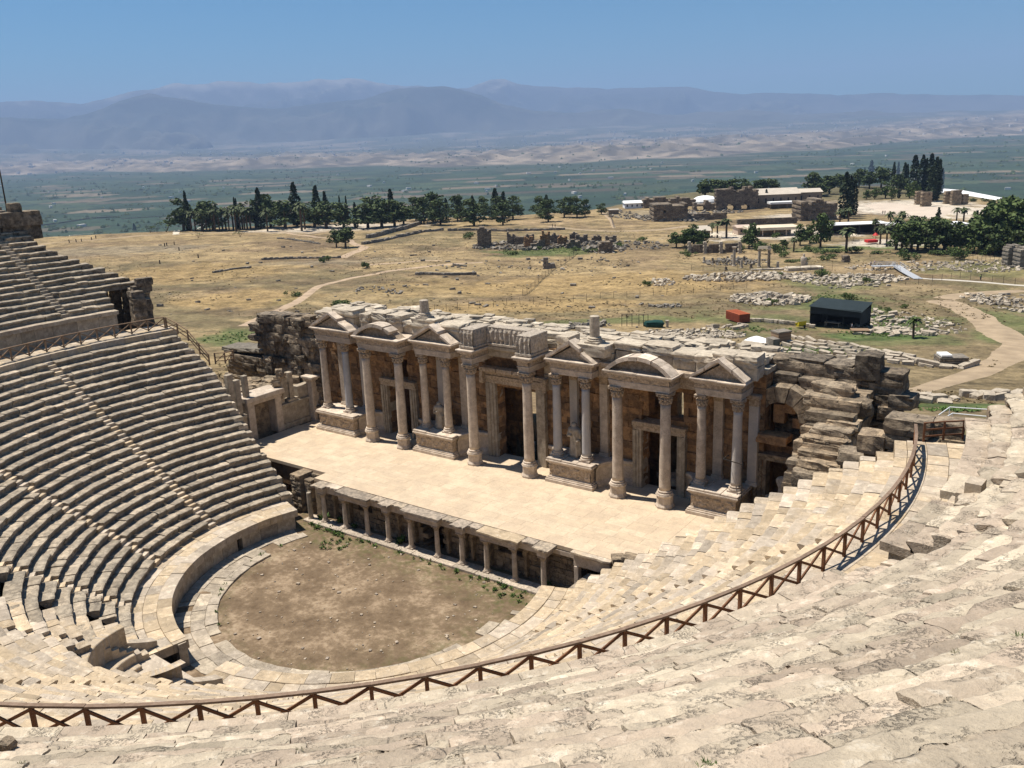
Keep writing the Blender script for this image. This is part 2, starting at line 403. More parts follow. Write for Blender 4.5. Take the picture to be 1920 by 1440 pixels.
def ground_at(px, py):
    if (px, py) not in _GC: _GC[(px, py)] = _ground_at(px, py)
    return _GC[(px, py)].copy()
def _ground_at(px, py):
    d = ray(px, py)
    for T in _TS:
        P = CAM + T[:, None]*d
        below = P[:, 2] < h(P[:, 0], P[:, 1], False)
        if below.any(): break
    k = int(np.argmax(below)) if below.any() else len(T)-1
    k = max(k, 1); a = P[k-1]; b = P[k]
    for _ in range(12):
        m = (a+b)/2
        if m[2] < float(h(m[0], m[1], False)): b = m
        else: a = m
    return b
def hz(x, y): return float(h(np.array([x]), np.array([y]), False)[0])
def dist(P): return float(np.linalg.norm(np.asarray(P)-CAM))
def mpp(P): return dist(P)/FPX                                  # metres in one photo pixel at P
def strip(pts, w, step=1.5, seed=0, jit=0.25, lift=0.05, nc=5):
    """a band w wide (one value or one per point) draped over the terrain along pts"""
    pts = np.array([p[:2] for p in pts], float)
    seg = np.hypot(*np.diff(pts, axis=0).T); s = np.concatenate([[0], np.cumsum(seg)])
    n = max(4, int(s[-1]/step)); q = np.linspace(0, s[-1], n)
    # smooth (Catmull-like) by interpolating then box filtering
    X = np.interp(q, s, pts[:, 0]); Y = np.interp(q, s, pts[:, 1])
    k = max(1, min(n//6, int(10/step)))
    if k > 1:
        ker = np.ones(2*k+1)/(2*k+1)
        X = np.convolve(np.pad(X, k, mode='reflect', reflect_type='odd'), ker, 'valid'); Y = np.convolve(np.pad(Y, k, mode='reflect', reflect_type='odd'), ker, 'valid')
    tx, ty = np.gradient(X), np.gradient(Y); L = np.hypot(tx, ty)+1e-9; nx, ny = -ty/L, tx/L
    wv = np.interp(q, s, np.broadcast_to(np.array(w, float), (len(pts),)))*0.5
    P = np.zeros((n, nc, 3))
    for j in range(nc):
        f = j/(nc-1)*2-1
        e = wv*f*(1+jit*vn2(q*0.16, np.full(n, np.sign(f)*5.0), 1.0, seed)+jit*.5*vn2(q*0.6, np.full(n, np.sign(f)*9.0), 1.0, seed))
        P[:, j, 0] = X+nx*e; P[:, j, 1] = Y+ny*e
    P[..., 2] = h(P[..., 0], P[..., 1], False)+lift
    P[:, [0, -1], 2] -= 0.22
    return P
# paths, given by where they run over the ground (found from the photograph)
G = ground_at
PATHS = {
 'dirt_path': [([(462, 612), (490, 596), (540, 574), (578, 552), (590, 538), (640, 525), (720, 509), (820, 497), (905, 492)], [6.5, 6, 5, 4.4, 4.2, 4.2, 4.4, 5, 4]),
               ([(640, 484), (668, 470), (690, 465), (664, 458), (655, 448), (600, 446), (540, 437)], [7, 7, 6.5, 5.5, 4.5, 4.5, 4.5]),
               ([(690, 497), (780, 490), (830, 488)], [4, 4.5, 4])],
 'gravel_road': [([(75, 458), (200, 448), (330, 438), (420, 436), (560, 436), (660, 435), (760, 426), (840, 416)], [4.5]*8),
                 ([(1920, 646), (1893, 640), (1860, 612), (1825, 590), (1790, 570), (1760, 563)], [13, 12, 9, 9, 10, 10]),
                 ([(1655, 765), (1710, 735), (1780, 712), (1850, 695), (1905, 660), (1915, 640)], [3.5, 4.5, 5.5, 6.5, 8, 9]),
                 ([(1770, 561), (1820, 550), (1920, 545)], [8, 7, 7]),
                 ([(1030, 424), (1080, 430), (1160, 434), (1230, 432), (1290, 424)], [7, 6, 6, 7, 8]),
                 ([(1130, 398), (1146, 414), (1152, 428)], [2.5, 2.5, 2.5])],
 'paved_walk': [([(1700, 520), (1760, 524), (1840, 529), (1925, 536)], [3.2]*4)],
 'white_road': [([(75, 446), (130, 441), (190, 436)], [2.6]*3), ([(330, 440), (370, 428), (395, 418)], [5, 5, 5])],
}
# pads: (px, py, half width px, half height px, material key)
def terrain_colours(X, Y, Z):
    r, th = polar(X, Y)
    n1 = fbm2(X, Y, 1/26., 4, 51); n2 = fbm2(X, Y, 1/5.5, 3, 61); n3 = fbm2(X, Y, 1/70., 3, 71)
    u = -0.4*X + 0.917*(Y-5)
    straw = np.array([0.265, 0.192, 0.098]); olive = np.array([0.118, 0.097, 0.05]); earth = np.array([0.165, 0.115, 0.068]); grn = np.array([0.075, 0.095, 0.03])
    def mx(a, b, f): return a*(1-f[..., None]) + b*f[..., None]
    c = np.broadcast_to(straw, X.shape+(3,)).copy()
    c = mx(c, earth, sst(n1, -0.1, 0.45)*0.75)
    c = mx(c, olive, sst(n3+0.6*n2, 0.0, 0.5)*0.75)
    n5 = fbm(np.stack([X*.35+Y*.1, Y*1.0-X*.4, 0*X], -1), 1/9., 3, 77); c = mx(c, earth*.75, sst(n5, .12, .4)*.55); c = mx(c, straw*1.25, sst(-n5, .12, .45)*.6)
    # right of the scene the ground is trodden, greener
    rt = sst(-th, math.radians(9), math.radians(17))*(1-sst(u, 150, 210))
    c = mx(c, np.array([0.155, 0.118, 0.065]), rt*0.8)
    c = mx(c, grn*1.15, rt*sst(n1+0.5*n2, 0.05, 0.4)*0.55)
    for (px, py, rx, ry, col, st) in PAINT:
        P = PAINTP[(px, py)]; m = mpp(P)
        dx, dy = X-P[0], Y-P[1]
        ca, sa = math.cos(FANG), math.sin(FANG)
        de = (dx*ca+dy*sa)/(ry*m*dist(P)/max(CAM[2]-P[2], 5)); la = (-dx*sa+dy*ca)/(rx*m)
        f = sst(1.25-np.hypot(de, la)+0.55*n2, 0.0, 0.5)*st
        c = mx(c, np.array(col), f)
    # the plain: fields
    f = sst(r, 720, 1000)
    wx = X + 160*vn2(X, Y, 1/1500., 81); wy = Y + 160*vn2(X, Y, 1/1500., 82)
    a = 0.5; fx = (wx*math.cos(a)+wy*math.sin(a)); fy = (-wx*math.sin(a)+wy*math.cos(a))
    row = np.floor(fy/150.); fx2 = fx + 170*_h(row.astype(np.int64), row.astype(np.int64)*0, row.astype(np.int64)*0, 4)
    cw = 260 + 120*_h(row.astype(np.int64), row.astype(np.int64)*0+3, row.astype(np.int64)*0, 14)
    cell = np.floor(fx2/cw).astype(np.int64); hsh = _h(cell, row.astype(np.int64), cell*0, 90)*0.5+0.5
    hs2 = _h(cell, row.astype(np.int64), cell*0+7, 91)*0.5+0.5
    fld = np.zeros(X.shape+(3,)); fld[:] = [0.030, 0.050, 0.026]
    fld = np.where((hsh > 0.3)[..., None], np.array([0.040, 0.060, 0.031]), fld)
    fld = np.where((hsh > 0.6)[..., None], np.array([0.055, 0.072, 0.037]), fld)
    fld = np.where((hsh > 0.80)[..., None], np.array([0.085, 0.075, 0.048]), fld)
    fld = np.where((hsh > 0.92)[..., None], np.array([0.15, 0.12, 0.08]), fld)
    fld = fld*(0.8+0.4*hs2)[..., None]
    edge = (np.abs(fy/150.-row-0.5) > 0.45)
    fld = np.where(edge[..., None], np.array([0.024, 0.036, 0.02]), fld)
    c = mx(c, fld, f)
    slope = sst(r, 560, 640)*(1-sst(r, 900, 1100)); c = mx(c, np.array([0.09, 0.085, 0.045]), slope*0.8)
    H0 = np.interp(th, TH_T, H0_T)*(1+0.05*vn2(th*14, th*0, 1.0, 8))
    dk = sst(r, H0-1500, H0-500); c = mx(c, np.array([0.042, 0.058, 0.032]), dk*0.8*sst(fbm2(X, Y, 1/420., 3, 93), -0.5, 0.1))
    hb = np.zeros(X.shape+(3,)); hb[:] = [0.19, 0.155, 0.115]
    hn = .6*fbm2(X, Y, 1/330., 4, 95)+.7*fbm2(X, Y, 1/110., 2, 96)
    hb = mx(hb, np.array([0.10, 0.085, 0.065]), sst(hn, -0.05, 0.2)); hb = mx(hb, np.array([0.30, 0.24, 0.175]), sst(-hn, 0.2, 0.4))
    c = mx(c, hb, sst(r, H0-100, H0+250))
    tn = np.zeros(X.shape+(3,)); tn[:] = [0.07, 0.075, 0.055]
    t2 = fbm2(X, Y, 1/500., 4, 97); tn = mx(tn, np.array([0.17, 0.145, 0.115]), sst(t2, 0.05, 0.35))
    right = sst(-th, math.radians(1), math.radians(8))
    c = mx(c, tn, sst(r, H0+2600+2500*right, H0+3900+3500*right))
    return c
GREEN = (0.06, 0.10, 0.028); GREEN2 = (0.095, 0.115, 0.04); TAN = (0.30, 0.215, 0.12); STR = (0.31, 0.21, 0.092); GREYD = (0.22, 0.18, 0.12); PALE = (0.50, 0.43, 0.34); LAWN = (0.10, 0.13, 0.04)
PAINT = [(440, 630, 55, 22, GREEN2, .8), (545, 560, 28, 12, GREEN2, .7), (1030, 472, 110, 8, GREEN, .7), (1080, 603, 200, 8, GREEN2, .7),
  (1430, 600, 120, 14, GREEN2, .6), (1590, 575, 60, 22, GREEN2, .75), (1660, 610, 60, 26, GREEN, .7), (1500, 655, 160, 12, GREEN2, .7), (1600, 690, 70, 10, GREEN, .7),
  (1860, 590, 40, 18, GREEN2, .6), (1700, 640, 130, 16, GREEN2, .6), (1540, 685, 90, 10, GREEN, .8), (1790, 760, 90, 12, GREEN, .8), (1640, 630, 90, 10, GREEN, .75),
  (1150, 530, 260, 26, STR, .7), (1000, 575, 220, 14, STR, .7), (450, 560, 120, 20, STR, .7), (380, 510, 160, 18, STR, .6), (800, 540, 120, 18, STR, .45),
  (1690, 545, 90, 12, TAN, .6), (1650, 500, 120, 10, TAN, .6), (1450, 478, 150, 8, TAN, .5), (1620, 462, 120, 5, LAWN, .8), (1720, 392, 110, 16, PALE, .95),
  (1450, 440, 160, 10, PALE, .8), (1660, 455, 80, 6, PALE, .8), (470, 423, 110, 8, PALE, .85), (640, 426, 150, 6, PALE, .8), (815, 408, 60, 6, PALE, .9), (1030, 415, 60, 7, TAN, .8), (1500, 405, 60, 6, PALE, .7),
  (200, 470, 180, 8, GREYD, .6), (640, 490, 160, 5, GREYD, .5), (1200, 400, 60, 6, GREYD, .6), (300, 425, 180, 10, TAN, .6), (1900, 480, 90, 12, GREYD, .5), (1850, 505, 120, 14, GREEN2, .5), (1560, 530, 70, 14, GREEN2, .6)]
PAINTP = {(p[0], p[1]): G(p[0], p[1]) for p in PAINT}
ang = np.concatenate([np.radians(np.arange(-180, -47, 4.0)), np.radians(np.arange(-47, 43, 0.2)), np.radians(np.arange(43, 180, 4.0))])
rad = np.concatenate([[0.5, 6, 14, 22], np.geomspace(30, 700, 280), np.geomspace(710, 13000, 250), np.geomspace(13400, 27000, 45)])
TA, TR = np.meshgrid(ang, rad, indexing='ij')
TX = CAM[0] + TR*np.cos(TA+FANG); TY = CAM[1] + TR*np.sin(TA+FANG)
TZ = h(TX, TY)
TC = terrain_colours(TX, TY, TZ)
mb = MB(); m_, n_ = TX.shape
P = np.stack([TX, TY, TZ], -1)
i, j = np.meshgrid(np.arange(m_), np.arange(n_-1), indexing='ij')
a = (i*n_+j).ravel(); b = (((i+1) % m_)*n_+j).ravel()
mb.add(P.reshape(-1, 3), np.stack([a, a+1, b+1, b], 1))
def ground_mat():
    m, t, b = nodes_of('dry ground')
    at = N(t, 'ShaderNodeAttribute', attribute_name='col'); g = N(t, 'ShaderNodeNewGeometry'); p = g.outputs['Position']
    n1 = noise(t, p, 0.9, 5, 0.7); n2 = noise(t, p, 0.16, 4, 0.65); n3 = noise(t, p, 4.0, 3, 0.6)
    v = math_(t, 'ADD', math_(t, 'MULTIPLY', n1, 0.9), math_(t, 'MULTIPLY', n2, 0.9)); v = math_(t, 'ADD', v, math_(t, 'MULTIPLY', n3, 0.4))
    br = ramp(t, math_(t, 'MULTIPLY', v, 0.5), [(0.40, 0.28), (0.51, 0.80), (0.60, 1.25), (0.70, 1.8)])
    c = mix(t, 1.0, at.outputs['Color'], br, 'MULTIPLY')
    sp = ramp(t, noise(t, p, 1.7, 3, 0.6), [(0.27, 1.0), (0.36, 0.0)])
    c = mix(t, math_(t, 'MULTIPLY', sp, 0.55), c, (0.11, 0.09, 0.055))
    t.links.new(c, b.inputs['Base Color']); b.inputs['Roughness'].default_value = 1.0
    bp = N(t, 'ShaderNodeBump'); bp.inputs['Strength'].default_value = 0.7; bp.inputs['Distance'].default_value = 0.25
    t.links.new(v, bp.inputs['Height']); t.links.new(bp.outputs[0], b.inputs['Normal'])
    return m
MT['ground'] = ground_mat()
gr = mb.build('ground', MT['ground'], smooth=True)
ca = gr.data.attributes.new('col', 'FLOAT_COLOR', 'POINT')
ca.data.foreach_set('color', np.concatenate([TC.reshape(-1, 3), np.ones((m_*n_, 1))], 1).ravel().astype(np.float32))
struct(gr)
MT['dirt'] = plain('trodden dirt', (0.39, 0.285, 0.19), 1.0, 0.25, 0.35, bump=0.3)
MT['dirt2'] = plain('pale dirt road', (0.34, 0.255, 0.165), 1.0, 0.2, 0.3, bump=0.3)
MT['paving'] = plain('pale concrete paving', (0.50, 0.45, 0.38), 0.9, 0.12, 0.8)
MT['whitepath'] = plain('whitish gravel', (0.56, 0.49, 0.38), 1.0, 0.15, 0.4)
pm = {'dirt_path': 'dirt', 'gravel_road': 'dirt2', 'paved_walk': 'paving', 'white_road': 'whitepath'}
sd = 0
for nm, lst in PATHS.items():
    for pts, w in lst:
        mb = MB(); sd += 1
        grid(mb, strip([G(*q) for q in pts], w, 1.5, sd, 0.10 if 'paved' not in nm else 0.0, 0.05 + 0.004*sd), flip=True)
        struct(mb.build(nm, MT[pm[nm]], smooth=True))
# mountains beyond the valley: two ridges with real depth, skyline after the photograph
SKY1 = [(-250, 205), (0, 191), (80, 190), (150, 196), (200, 186), (240, 174), (270, 170), (300, 165), (325, 158), (390, 156), (425, 152), (460, 155), (500, 157), (545, 155), (590, 150), (650, 146), (690, 152), (720, 158), (755, 163), (785, 162), (830, 168), (880, 165), (920, 151), (945, 148), (960, 155), (1000, 163), (1100, 165), (1140, 168), (1180, 166), (1240, 165), (1290, 164), (1340, 174), (1400, 177), (1450, 175), (1520, 177), (1600, 179), (1640, 175), (1680, 173), (1720, 178), (1800, 178), (1920, 181), (2200, 190)]
SKY2 = [(-250, 232), (0, 222), (120, 226), (230, 190), (280, 176), (330, 186), (420, 200), (520, 205), (600, 196), (680, 188), (740, 170), (780, 163), (830, 164), (862, 166), (900, 180), (940, 196), (990, 208), (1080, 212), (1180, 205), (1260, 214), (1400, 208), (1500, 216), (1620, 206), (1700, 210), (1800, 206), (1920, 212), (2200, 216)]
def sky_prof(tab):
    th, el = [], []
    for px, py in tab:
        d = ray(px, py); th.append(math.atan2(d[1], d[0])-FANG); el.append(d[2]/math.hypot(d[0], d[1]))
    o = np.argsort(th); return np.array(th)[o], np.array(el)[o]
def ridge(name, tab, D0, Dp, D1, mat, seed, zb):
    th_, el_ = sky_prof(tab)
    A = np.radians(np.arange(-47, 43, 0.12)); Rr = np.concatenate([np.linspace(D0, Dp, 70), np.linspace(Dp, D1, 14)[1:]])
    a, r = np.meshgrid(A, Rr, indexing='ij')
    X = CAM[0]+r*np.cos(a+FANG); Y = CAM[1]+r*np.sin(a+FANG)
    top = CAM[2] + np.interp(a, th_, el_)*Dp
    f = np.where(r < Dp, np.clip((r-D0)/(Dp-D0), 0, 1)**1.35, 1-np.clip((r-Dp)/(D1-Dp), 0, 1))
    rn = 1-np.abs(fbm2(X, Y, 1/2600., 5, seed))
    z = zb + (top-zb)*f
    z = z - (1-rn**2.2)*(top-zb)*1.0*np.sin(np.pi*np.clip(f, 0, 1))**0.7 + (1-np.abs(fbm2(X, Y, 1/900., 5, seed+3)))*95*f - 70*f
    mb = MB(); grid(mb, np.stack([X, Y, z], -1), flip=True)
    return struct(mb.build(name, mat, smooth=True))
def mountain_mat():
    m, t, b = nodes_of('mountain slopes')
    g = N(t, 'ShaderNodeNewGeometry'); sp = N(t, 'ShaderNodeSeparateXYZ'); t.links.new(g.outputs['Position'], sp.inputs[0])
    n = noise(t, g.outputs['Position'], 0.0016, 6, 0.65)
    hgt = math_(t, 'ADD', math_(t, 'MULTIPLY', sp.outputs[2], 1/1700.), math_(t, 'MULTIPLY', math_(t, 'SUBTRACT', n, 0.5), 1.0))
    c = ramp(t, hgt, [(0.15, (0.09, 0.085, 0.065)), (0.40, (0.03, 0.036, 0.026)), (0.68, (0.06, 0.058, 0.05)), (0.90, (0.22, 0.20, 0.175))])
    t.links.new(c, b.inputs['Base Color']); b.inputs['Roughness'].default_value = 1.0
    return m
MT['mount'] = mountain_mat()
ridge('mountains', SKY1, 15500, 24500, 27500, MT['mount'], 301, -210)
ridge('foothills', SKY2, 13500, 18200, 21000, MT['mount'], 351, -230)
# the air over the valley
hb = MB(); box(hb, -32000, 32000, -16000, 30000, -178, 1650)
hm = bpy.data.materials.new('haze'); hm.use_nodes = True; ht = hm.node_tree; ht.nodes.clear()
ho = ht.nodes.new('ShaderNodeOutputMaterial'); hv = ht.nodes.new('ShaderNodeVolumePrincipled')
hv.inputs['Color'].default_value = (0.48, 0.665, 1.0, 1); hv.inputs['Density'].default_value = 6.6e-5; hv.inputs['Anisotropy'].default_value = 0.0
ht.links.new(hv.outputs[0], ho.inputs['Volume'])
hz_o = hb.build('haze', hm); struct(hz_o, 'stuff')
# ------------------------------------------------------------------ the seating
D2R = math.pi/180
def pol(R, az, z):
    return np.stack([R*np.cos(az), YO + R*np.sin(az), z + 0*R*az], -1)
STAIRS = [185.5, 209.6, 233.8, 257.9, 282.1, 306.2, 330.4, 354.5]
UST = [178.0, 192.0, 206.0, 221.0, 345.5, 355.5]
def az_end_low(R): return np.interp(R, [13.2, 15.6, 18.5, 20.5, 26.5, 29.5, 34.6], [160.5, 158.8, 160.0, 161.2, 161.8, 162.6, 165.6])
def az_end_up(R): return np.interp(R, [34.2, 37.6, 40.4, 42.3, 44.6, 47.4, 60], [165.6, 166.2, 165.2, 168.0, 171.4, 174.5, 176.5])
def row(mb, R0, R1, zt, zb, a0, a1, gaps, stepf, rng, rough, lmin, lmax, nose=0.05, dark=1.0, wear=1.0, seed=0):
    """one ring of seat blocks from azimuth a0 to a1 (degrees), left open at gaps [(centre, half width m)]"""
    a = a0*D2R; end = a1*D2R
    while a < end - 1e-4:
        # skip the gaps
        skip = False
        for g, hw in gaps:
            g0, g1 = g*D2R - hw/R0, g*D2R + hw/R0
            if g0 - 1e-6 <= a < g1: a = g1; skip = True; break
        if skip: continue
        L = rng.uniform(lmin, lmax); b = min(a + L/R0, end)
        for g, hw in gaps:
            g0 = g*D2R - hw/R0
            if a < g0 < b + 0.35/R0: b = g0
        if end - b < 0.3/R0: b = end
        mid = (a+b)/2; c = np.array([R0*math.cos(mid), YO+R0*math.sin(mid), zt])
        step = stepf(np.linalg.norm(c-CAM))
        n = max(1, int(math.ceil((b-a)*R0/step)))
        dz = rng.normal(0, 0.022)*wear; dr = rng.normal(0, 0.028)*wear; ti = float(np.clip(rng.normal(1.0, 0.10), 0.74, 1.25))*dark
        tiltr = rng.normal(0, 0.012)*wear; tilta = rng.normal(0, 0.014)*wear
        gp = (0.012 + 0.02*rng.random())*wear/R0
        A = np.linspace(a+gp, b-gp, n+1)
        fine = step < 0.12
        if fine:
            rt = np.linspace(R0+0.10, R1+0.18, 7)
            pr = np.array([[R0+.10, zb-.12], [R0+.08, zt-.30], [R0+.02, zt-.20], [R0-nose, zt-.12], [R0-nose+.015, zt-.045], [R0+.04, zt-.005]] + [[x, zt] for x in rt])
        else:
            pr = np.array([[R0+.13, zb-.12], [R0+.11, zt-.27], [R0+.0, zt-.19], [R0-nose, zt-.13], [R0-nose+.01, zt-.03], [R0+.06, zt], [(R0+R1)/2, zt], [R1+.18, zt]])
        RR = np.broadcast_to(pr[:, 0], (n+1, len(pr))) + dr; ZZ = np.broadcast_to(pr[:, 1], (n+1, len(pr))).copy()
        top = pr[:, 1] > zt - 0.05
        sa = np.linspace(-1, 1, n+1)[:, None]
        ZZ = ZZ + dz + (RR-R0)*tiltr + sa*tilta*top
        AA = np.broadcast_to(A[:, None], RR.shape)
        Pt = pol(RR, AA, ZZ)
        d1 = fbm(Pt, 1.6, 3 if fine else 2, 100+seed); d2 = fbm(Pt, 0.55, 2, 200+seed)
        ed = ((pr[:, 1] > zt-0.24) & (pr[:, 0] < R0+0.12))[None, :]
        chip = np.maximum(0, vn(Pt, 1.1, 300+seed) - 0.25)
        endw = (np.abs(sa) > 0.999)*1.0
        if fine: d1 = d1 + 0.45*fbm(Pt, 5.5, 2, 400+seed)
        ZZ = ZZ + rough*(d1*0.55 + d2*0.7)*top - ed*chip*0.16*wear - endw*top*0.012 - (rough > .1)*top*ed*(.045+.05*d2)
        RR = RR + ed*(rough*d1*1.2 + chip*0.20*wear + endw*0.02)
        Pt = pol(RR, AA, ZZ)
        grid(mb, Pt, ti, flip=False)
        # block ends
        m = len(pr)
        for e, fl in ((0, True), (n, False)):
            core = pol(np.array([R0+0.5*(R1-R0)]), np.array([A[e]]), np.array([zb-0.1]))
            v = np.concatenate([Pt[e], core]); t = [[k, k+1, m] if fl else [k+1, k, m] for k in range(m-1)]
            mb.add(v, t=t, tint=ti)
        a = b
def stepf_low(d): return float(np.clip(d*0.0062, 0.16, 0.55))
def stepf_up(d): return float(np.clip(d*0.0046, 0.04, 0.55))
NL = 23
def RL(i): return 15.6 + 0.804*i
def ZL(i): return 1.85 + 0.52*(i+1)
rng = np.random.default_rng(5)
low = thing('seating_tier', (0, YO, 0), 'lower tier of curved stone seat rows rising from the round orchestra to the timber railing', 'seating')
def stair_blocks(mb, st, R0, R1, zt, rise, hw=0.36):
    for az in st:
        a = az*D2R; c, s = math.cos(a), math.sin(a)
        d = R1-R0
        for k, (f0, f1, dz) in enumerate(((-0.02, 0.5, -rise/2), (0.5, 1.12, 0))):
            r0, r1 = R0+f0*d, R0+f1*d; zz = zt+dz
            ti = float(np.clip(rng.normal(1.08, 0.10), .8, 1.3))
            v = []
            w = hw*0.98*rng.uniform(0.92, 1.0); dzz = rng.normal(0, .015)
            for z in (zt-rise*1.6, zz+dzz):
                for r, t in ((r0, -w), (r1, -w), (r1, w), (r0, w)):
                    v.append([c*r - s*t, YO + s*r + c*t, z])
            mb[az].add(v, BOXQ, tint=ti)
stl = {az: MB() for az in STAIRS}
def seat_mat(az): return MT['seat_old']
EXC, EXH = 267.5, 3.15                                        # the recessed box of honour: azimuth, half width
for i in range(NL):
    mb = MB(); R0, R1 = RL(i), RL(i+1); zt = ZL(i)
    gaps = [(s, 0.36) for s in STAIRS]
    if R0 < 20.0: gaps.append((EXC, EXH if R0 < 18.7 else 2.1))
    aL = float(az_end_low(R0)) + rng.normal(0, .7)/R0*10; aR = 540 - float(az_end_low(R0)) + rng.normal(0, .5)/R0*10
    split = 318 + rng.normal(0, 4)
    row(mb, R0, R1, zt, ZL(i-1) if i else 1.75, aL, 246 + rng.normal(0, 8), gaps, stepf_low, rng, 0.05, 0.8, 2.1, 0.06, 1.0, 1.0, i)
    mb.build('seat_row', MT['seat_old'], low)
    for b0, b1 in (((246, EXC), (EXC, aR)) if R0 < 20.0 else ((246, aR),)):
        mb = MB()
        row(mb, R0, R1, zt, ZL(i-1) if i else 1.75, b0, b1, gaps, stepf_low, rng, 0.06, 0.7, 2.0, 0.06, 1.0, 0.6, i+40)
        o = mb.build('seat_row', MT['seat_new'], low); o['label'] = 'cleaner cream coloured seat row of the near side'
    stair_blocks(stl, [s for s in STAIRS if not (abs(s-EXC) < 3)], R0, R1, zt, 0.52)
for az in STAIRS: stl[az].build('stairway', MT['seat_new'], low)
# orchestra parapet wall, its coping walk
def ring_blocks(mb, R0, R1, z0, z1, a0, a1, lmin, lmax, rng, gap=0.012, dzs=0.012, seg=0.5, rough=0.02, tints=.08, gaps=(), skip=0.0):
    a = a0*D2R
    while a < a1*D2R - 1e-4:
        b = min(a+rng.uniform(lmin, lmax)/R0, a1*D2R)
        if a1*D2R - b < 0.25/R0: b = a1*D2R
        mid = math.degrees((a+b)/2)
        if any(abs(mid-g) < hw for g, hw in gaps) or rng.random() < skip: a = b; continue
        n = max(1, int((b-a)*R0/seg)); A = np.linspace(a+gap/R0, b-gap/R0, n+1); dz = rng.normal(0, dzs)
        zz1 = z1+dz
        prof = np.array([[R0, z0], [R0, zz1-.02], [R0+.015, zz1], [R1-.015, zz1], [R1+.006, zz1-.02], [R1+.006, z0]])
        RR = np.broadcast_to(prof[:, 0], (n+1, 6)); ZZ = np.broadcast_to(prof[:, 1], (n+1, 6)); AA = np.broadcast_to(A[:, None], RR.shape)
        Pt = pol(RR, AA, ZZ); Pt = Pt + (fbm(Pt, 1.3, 2, 77)*rough)[..., None]
        ti = float(np.clip(rng.normal(1, tints), .75, 1.25))
        grid(mb, Pt, ti)
        for e, fl in ((0, True), (n, False)):
            q = [[0, 1, 4, 5], [1, 2, 3, 4]]; q = [x[::-1] for x in q] if fl else q
            mb.add(Pt[e], [x[::-1] for x in q], tint=ti)
        a = b
for b0, b1 in ((161, 182.4), (184.6, 258.5), (276, 379)):
    mb = MB(); ring_blocks(mb, 13.22, 13.75, -0.25, 1.72, b0, b1, 0.9, 1.7, rng, tints=.10); mb.build('parapet_wall', MT['wall_face'], low)
for b0, b1 in ((160, 258), (276, 380)):
    mb = MB()
    for (r0, r1, l0, l1) in ((13.05, 14.0, 1.1, 2.0), (14.02, 14.9, 0.9, 1.6), (14.92, 15.9, 0.8, 1.5)):
        ring_blocks(mb, r0, r1, 1.2, 1.82 if r0 < 13.5 else 1.78, b0, b1, l0, l1, rng, rough=0.03, tints=.09)
    mb.build('parapet_walk', MT['seat_new'], low)
# box of honour: curved benches between two sloping cheek walls, in the middle of the seats
A0 = EXC*D2R; er = np.array([math.cos(A0), math.sin(A0)]); et = np.array([-er[1], er[0]])
def ex_pt(r, t, z): 
    r, t, z = np.broadcast_arrays(np.asarray(r, float), np.asarray(t, float), np.asarray(z, float))
    return np.stack([er[0]*r + et[0]*t, YO + er[1]*r + et[1]*t, z], -1)
mb = MB()
for (rad0, rad1, z0, z1) in ((1.55, 2.15, 1.2, 2.0), (2.1, 3.0, 1.2, 2.55), (2.95, 3.5, 1.2, 4.1)):
    n = 26; ph = np.linspace(-math.pi/2, math.pi/2, n)
    pr = [(rad0, z0), (rad0, z1-.04), (rad0+.04, z1), (rad1+.02, z1)]
    Pg = np.stack([ex_pt(16.3 + r*np.cos(ph)*1.15, r*np.sin(ph), z + 0*ph) for r, z in pr], 1)
    Pg = Pg + (fbm(Pg, 1.6, 2, 7)*0.025)[..., None]
    grid(mb, Pg, np.repeat(0.95+0.1*RNG.random((n, 1)), 4, 1), flip=False)
v = []
for z in (1.2, 1.74):
    for r, t in ((15.0, -3.0), (18.2, -1.9), (18.2, 1.9), (15.0, 3.0)): v.append(ex_pt(r, t, z))
mb.add(np.array(v).reshape(-1, 3), BOXQ, tint=1.06)
mb.build('curved_bench', MT['seat_new'], low)
mb = MB()
for sg in (-1, 1):
    pf = [(14.4, 1.5), (14.4, 2.15), (15.0, 2.35), (19.2, 4.25), (20.2, 4.9), (20.2, 1.5)]
    v = [ex_pt(r, sg*3.1, z) for r, z in pf] + [ex_pt(r, sg*3.75, z) for r, z in pf]
    q = [[k, (k+1) % 6, 6+(k+1) % 6, 6+k] for k in range(6)]
    if sg < 0: q = [x[::-1] for x in q]
    f1 = [[0, 1, 2, 5], [2, 3, 4, 5]]; f2 = [[x+6 for x in r[::-1]] for r in f1]
    if sg < 0: f1, f2 = [r[::-1] for r in f1], [r[::-1] for r in f2]
    mb.add(np.array(v), [x[::-1] for x in q] + f1 + f2, tint=1.0)
o = mb.build('cheek_wall', MT['seat_new'], low)

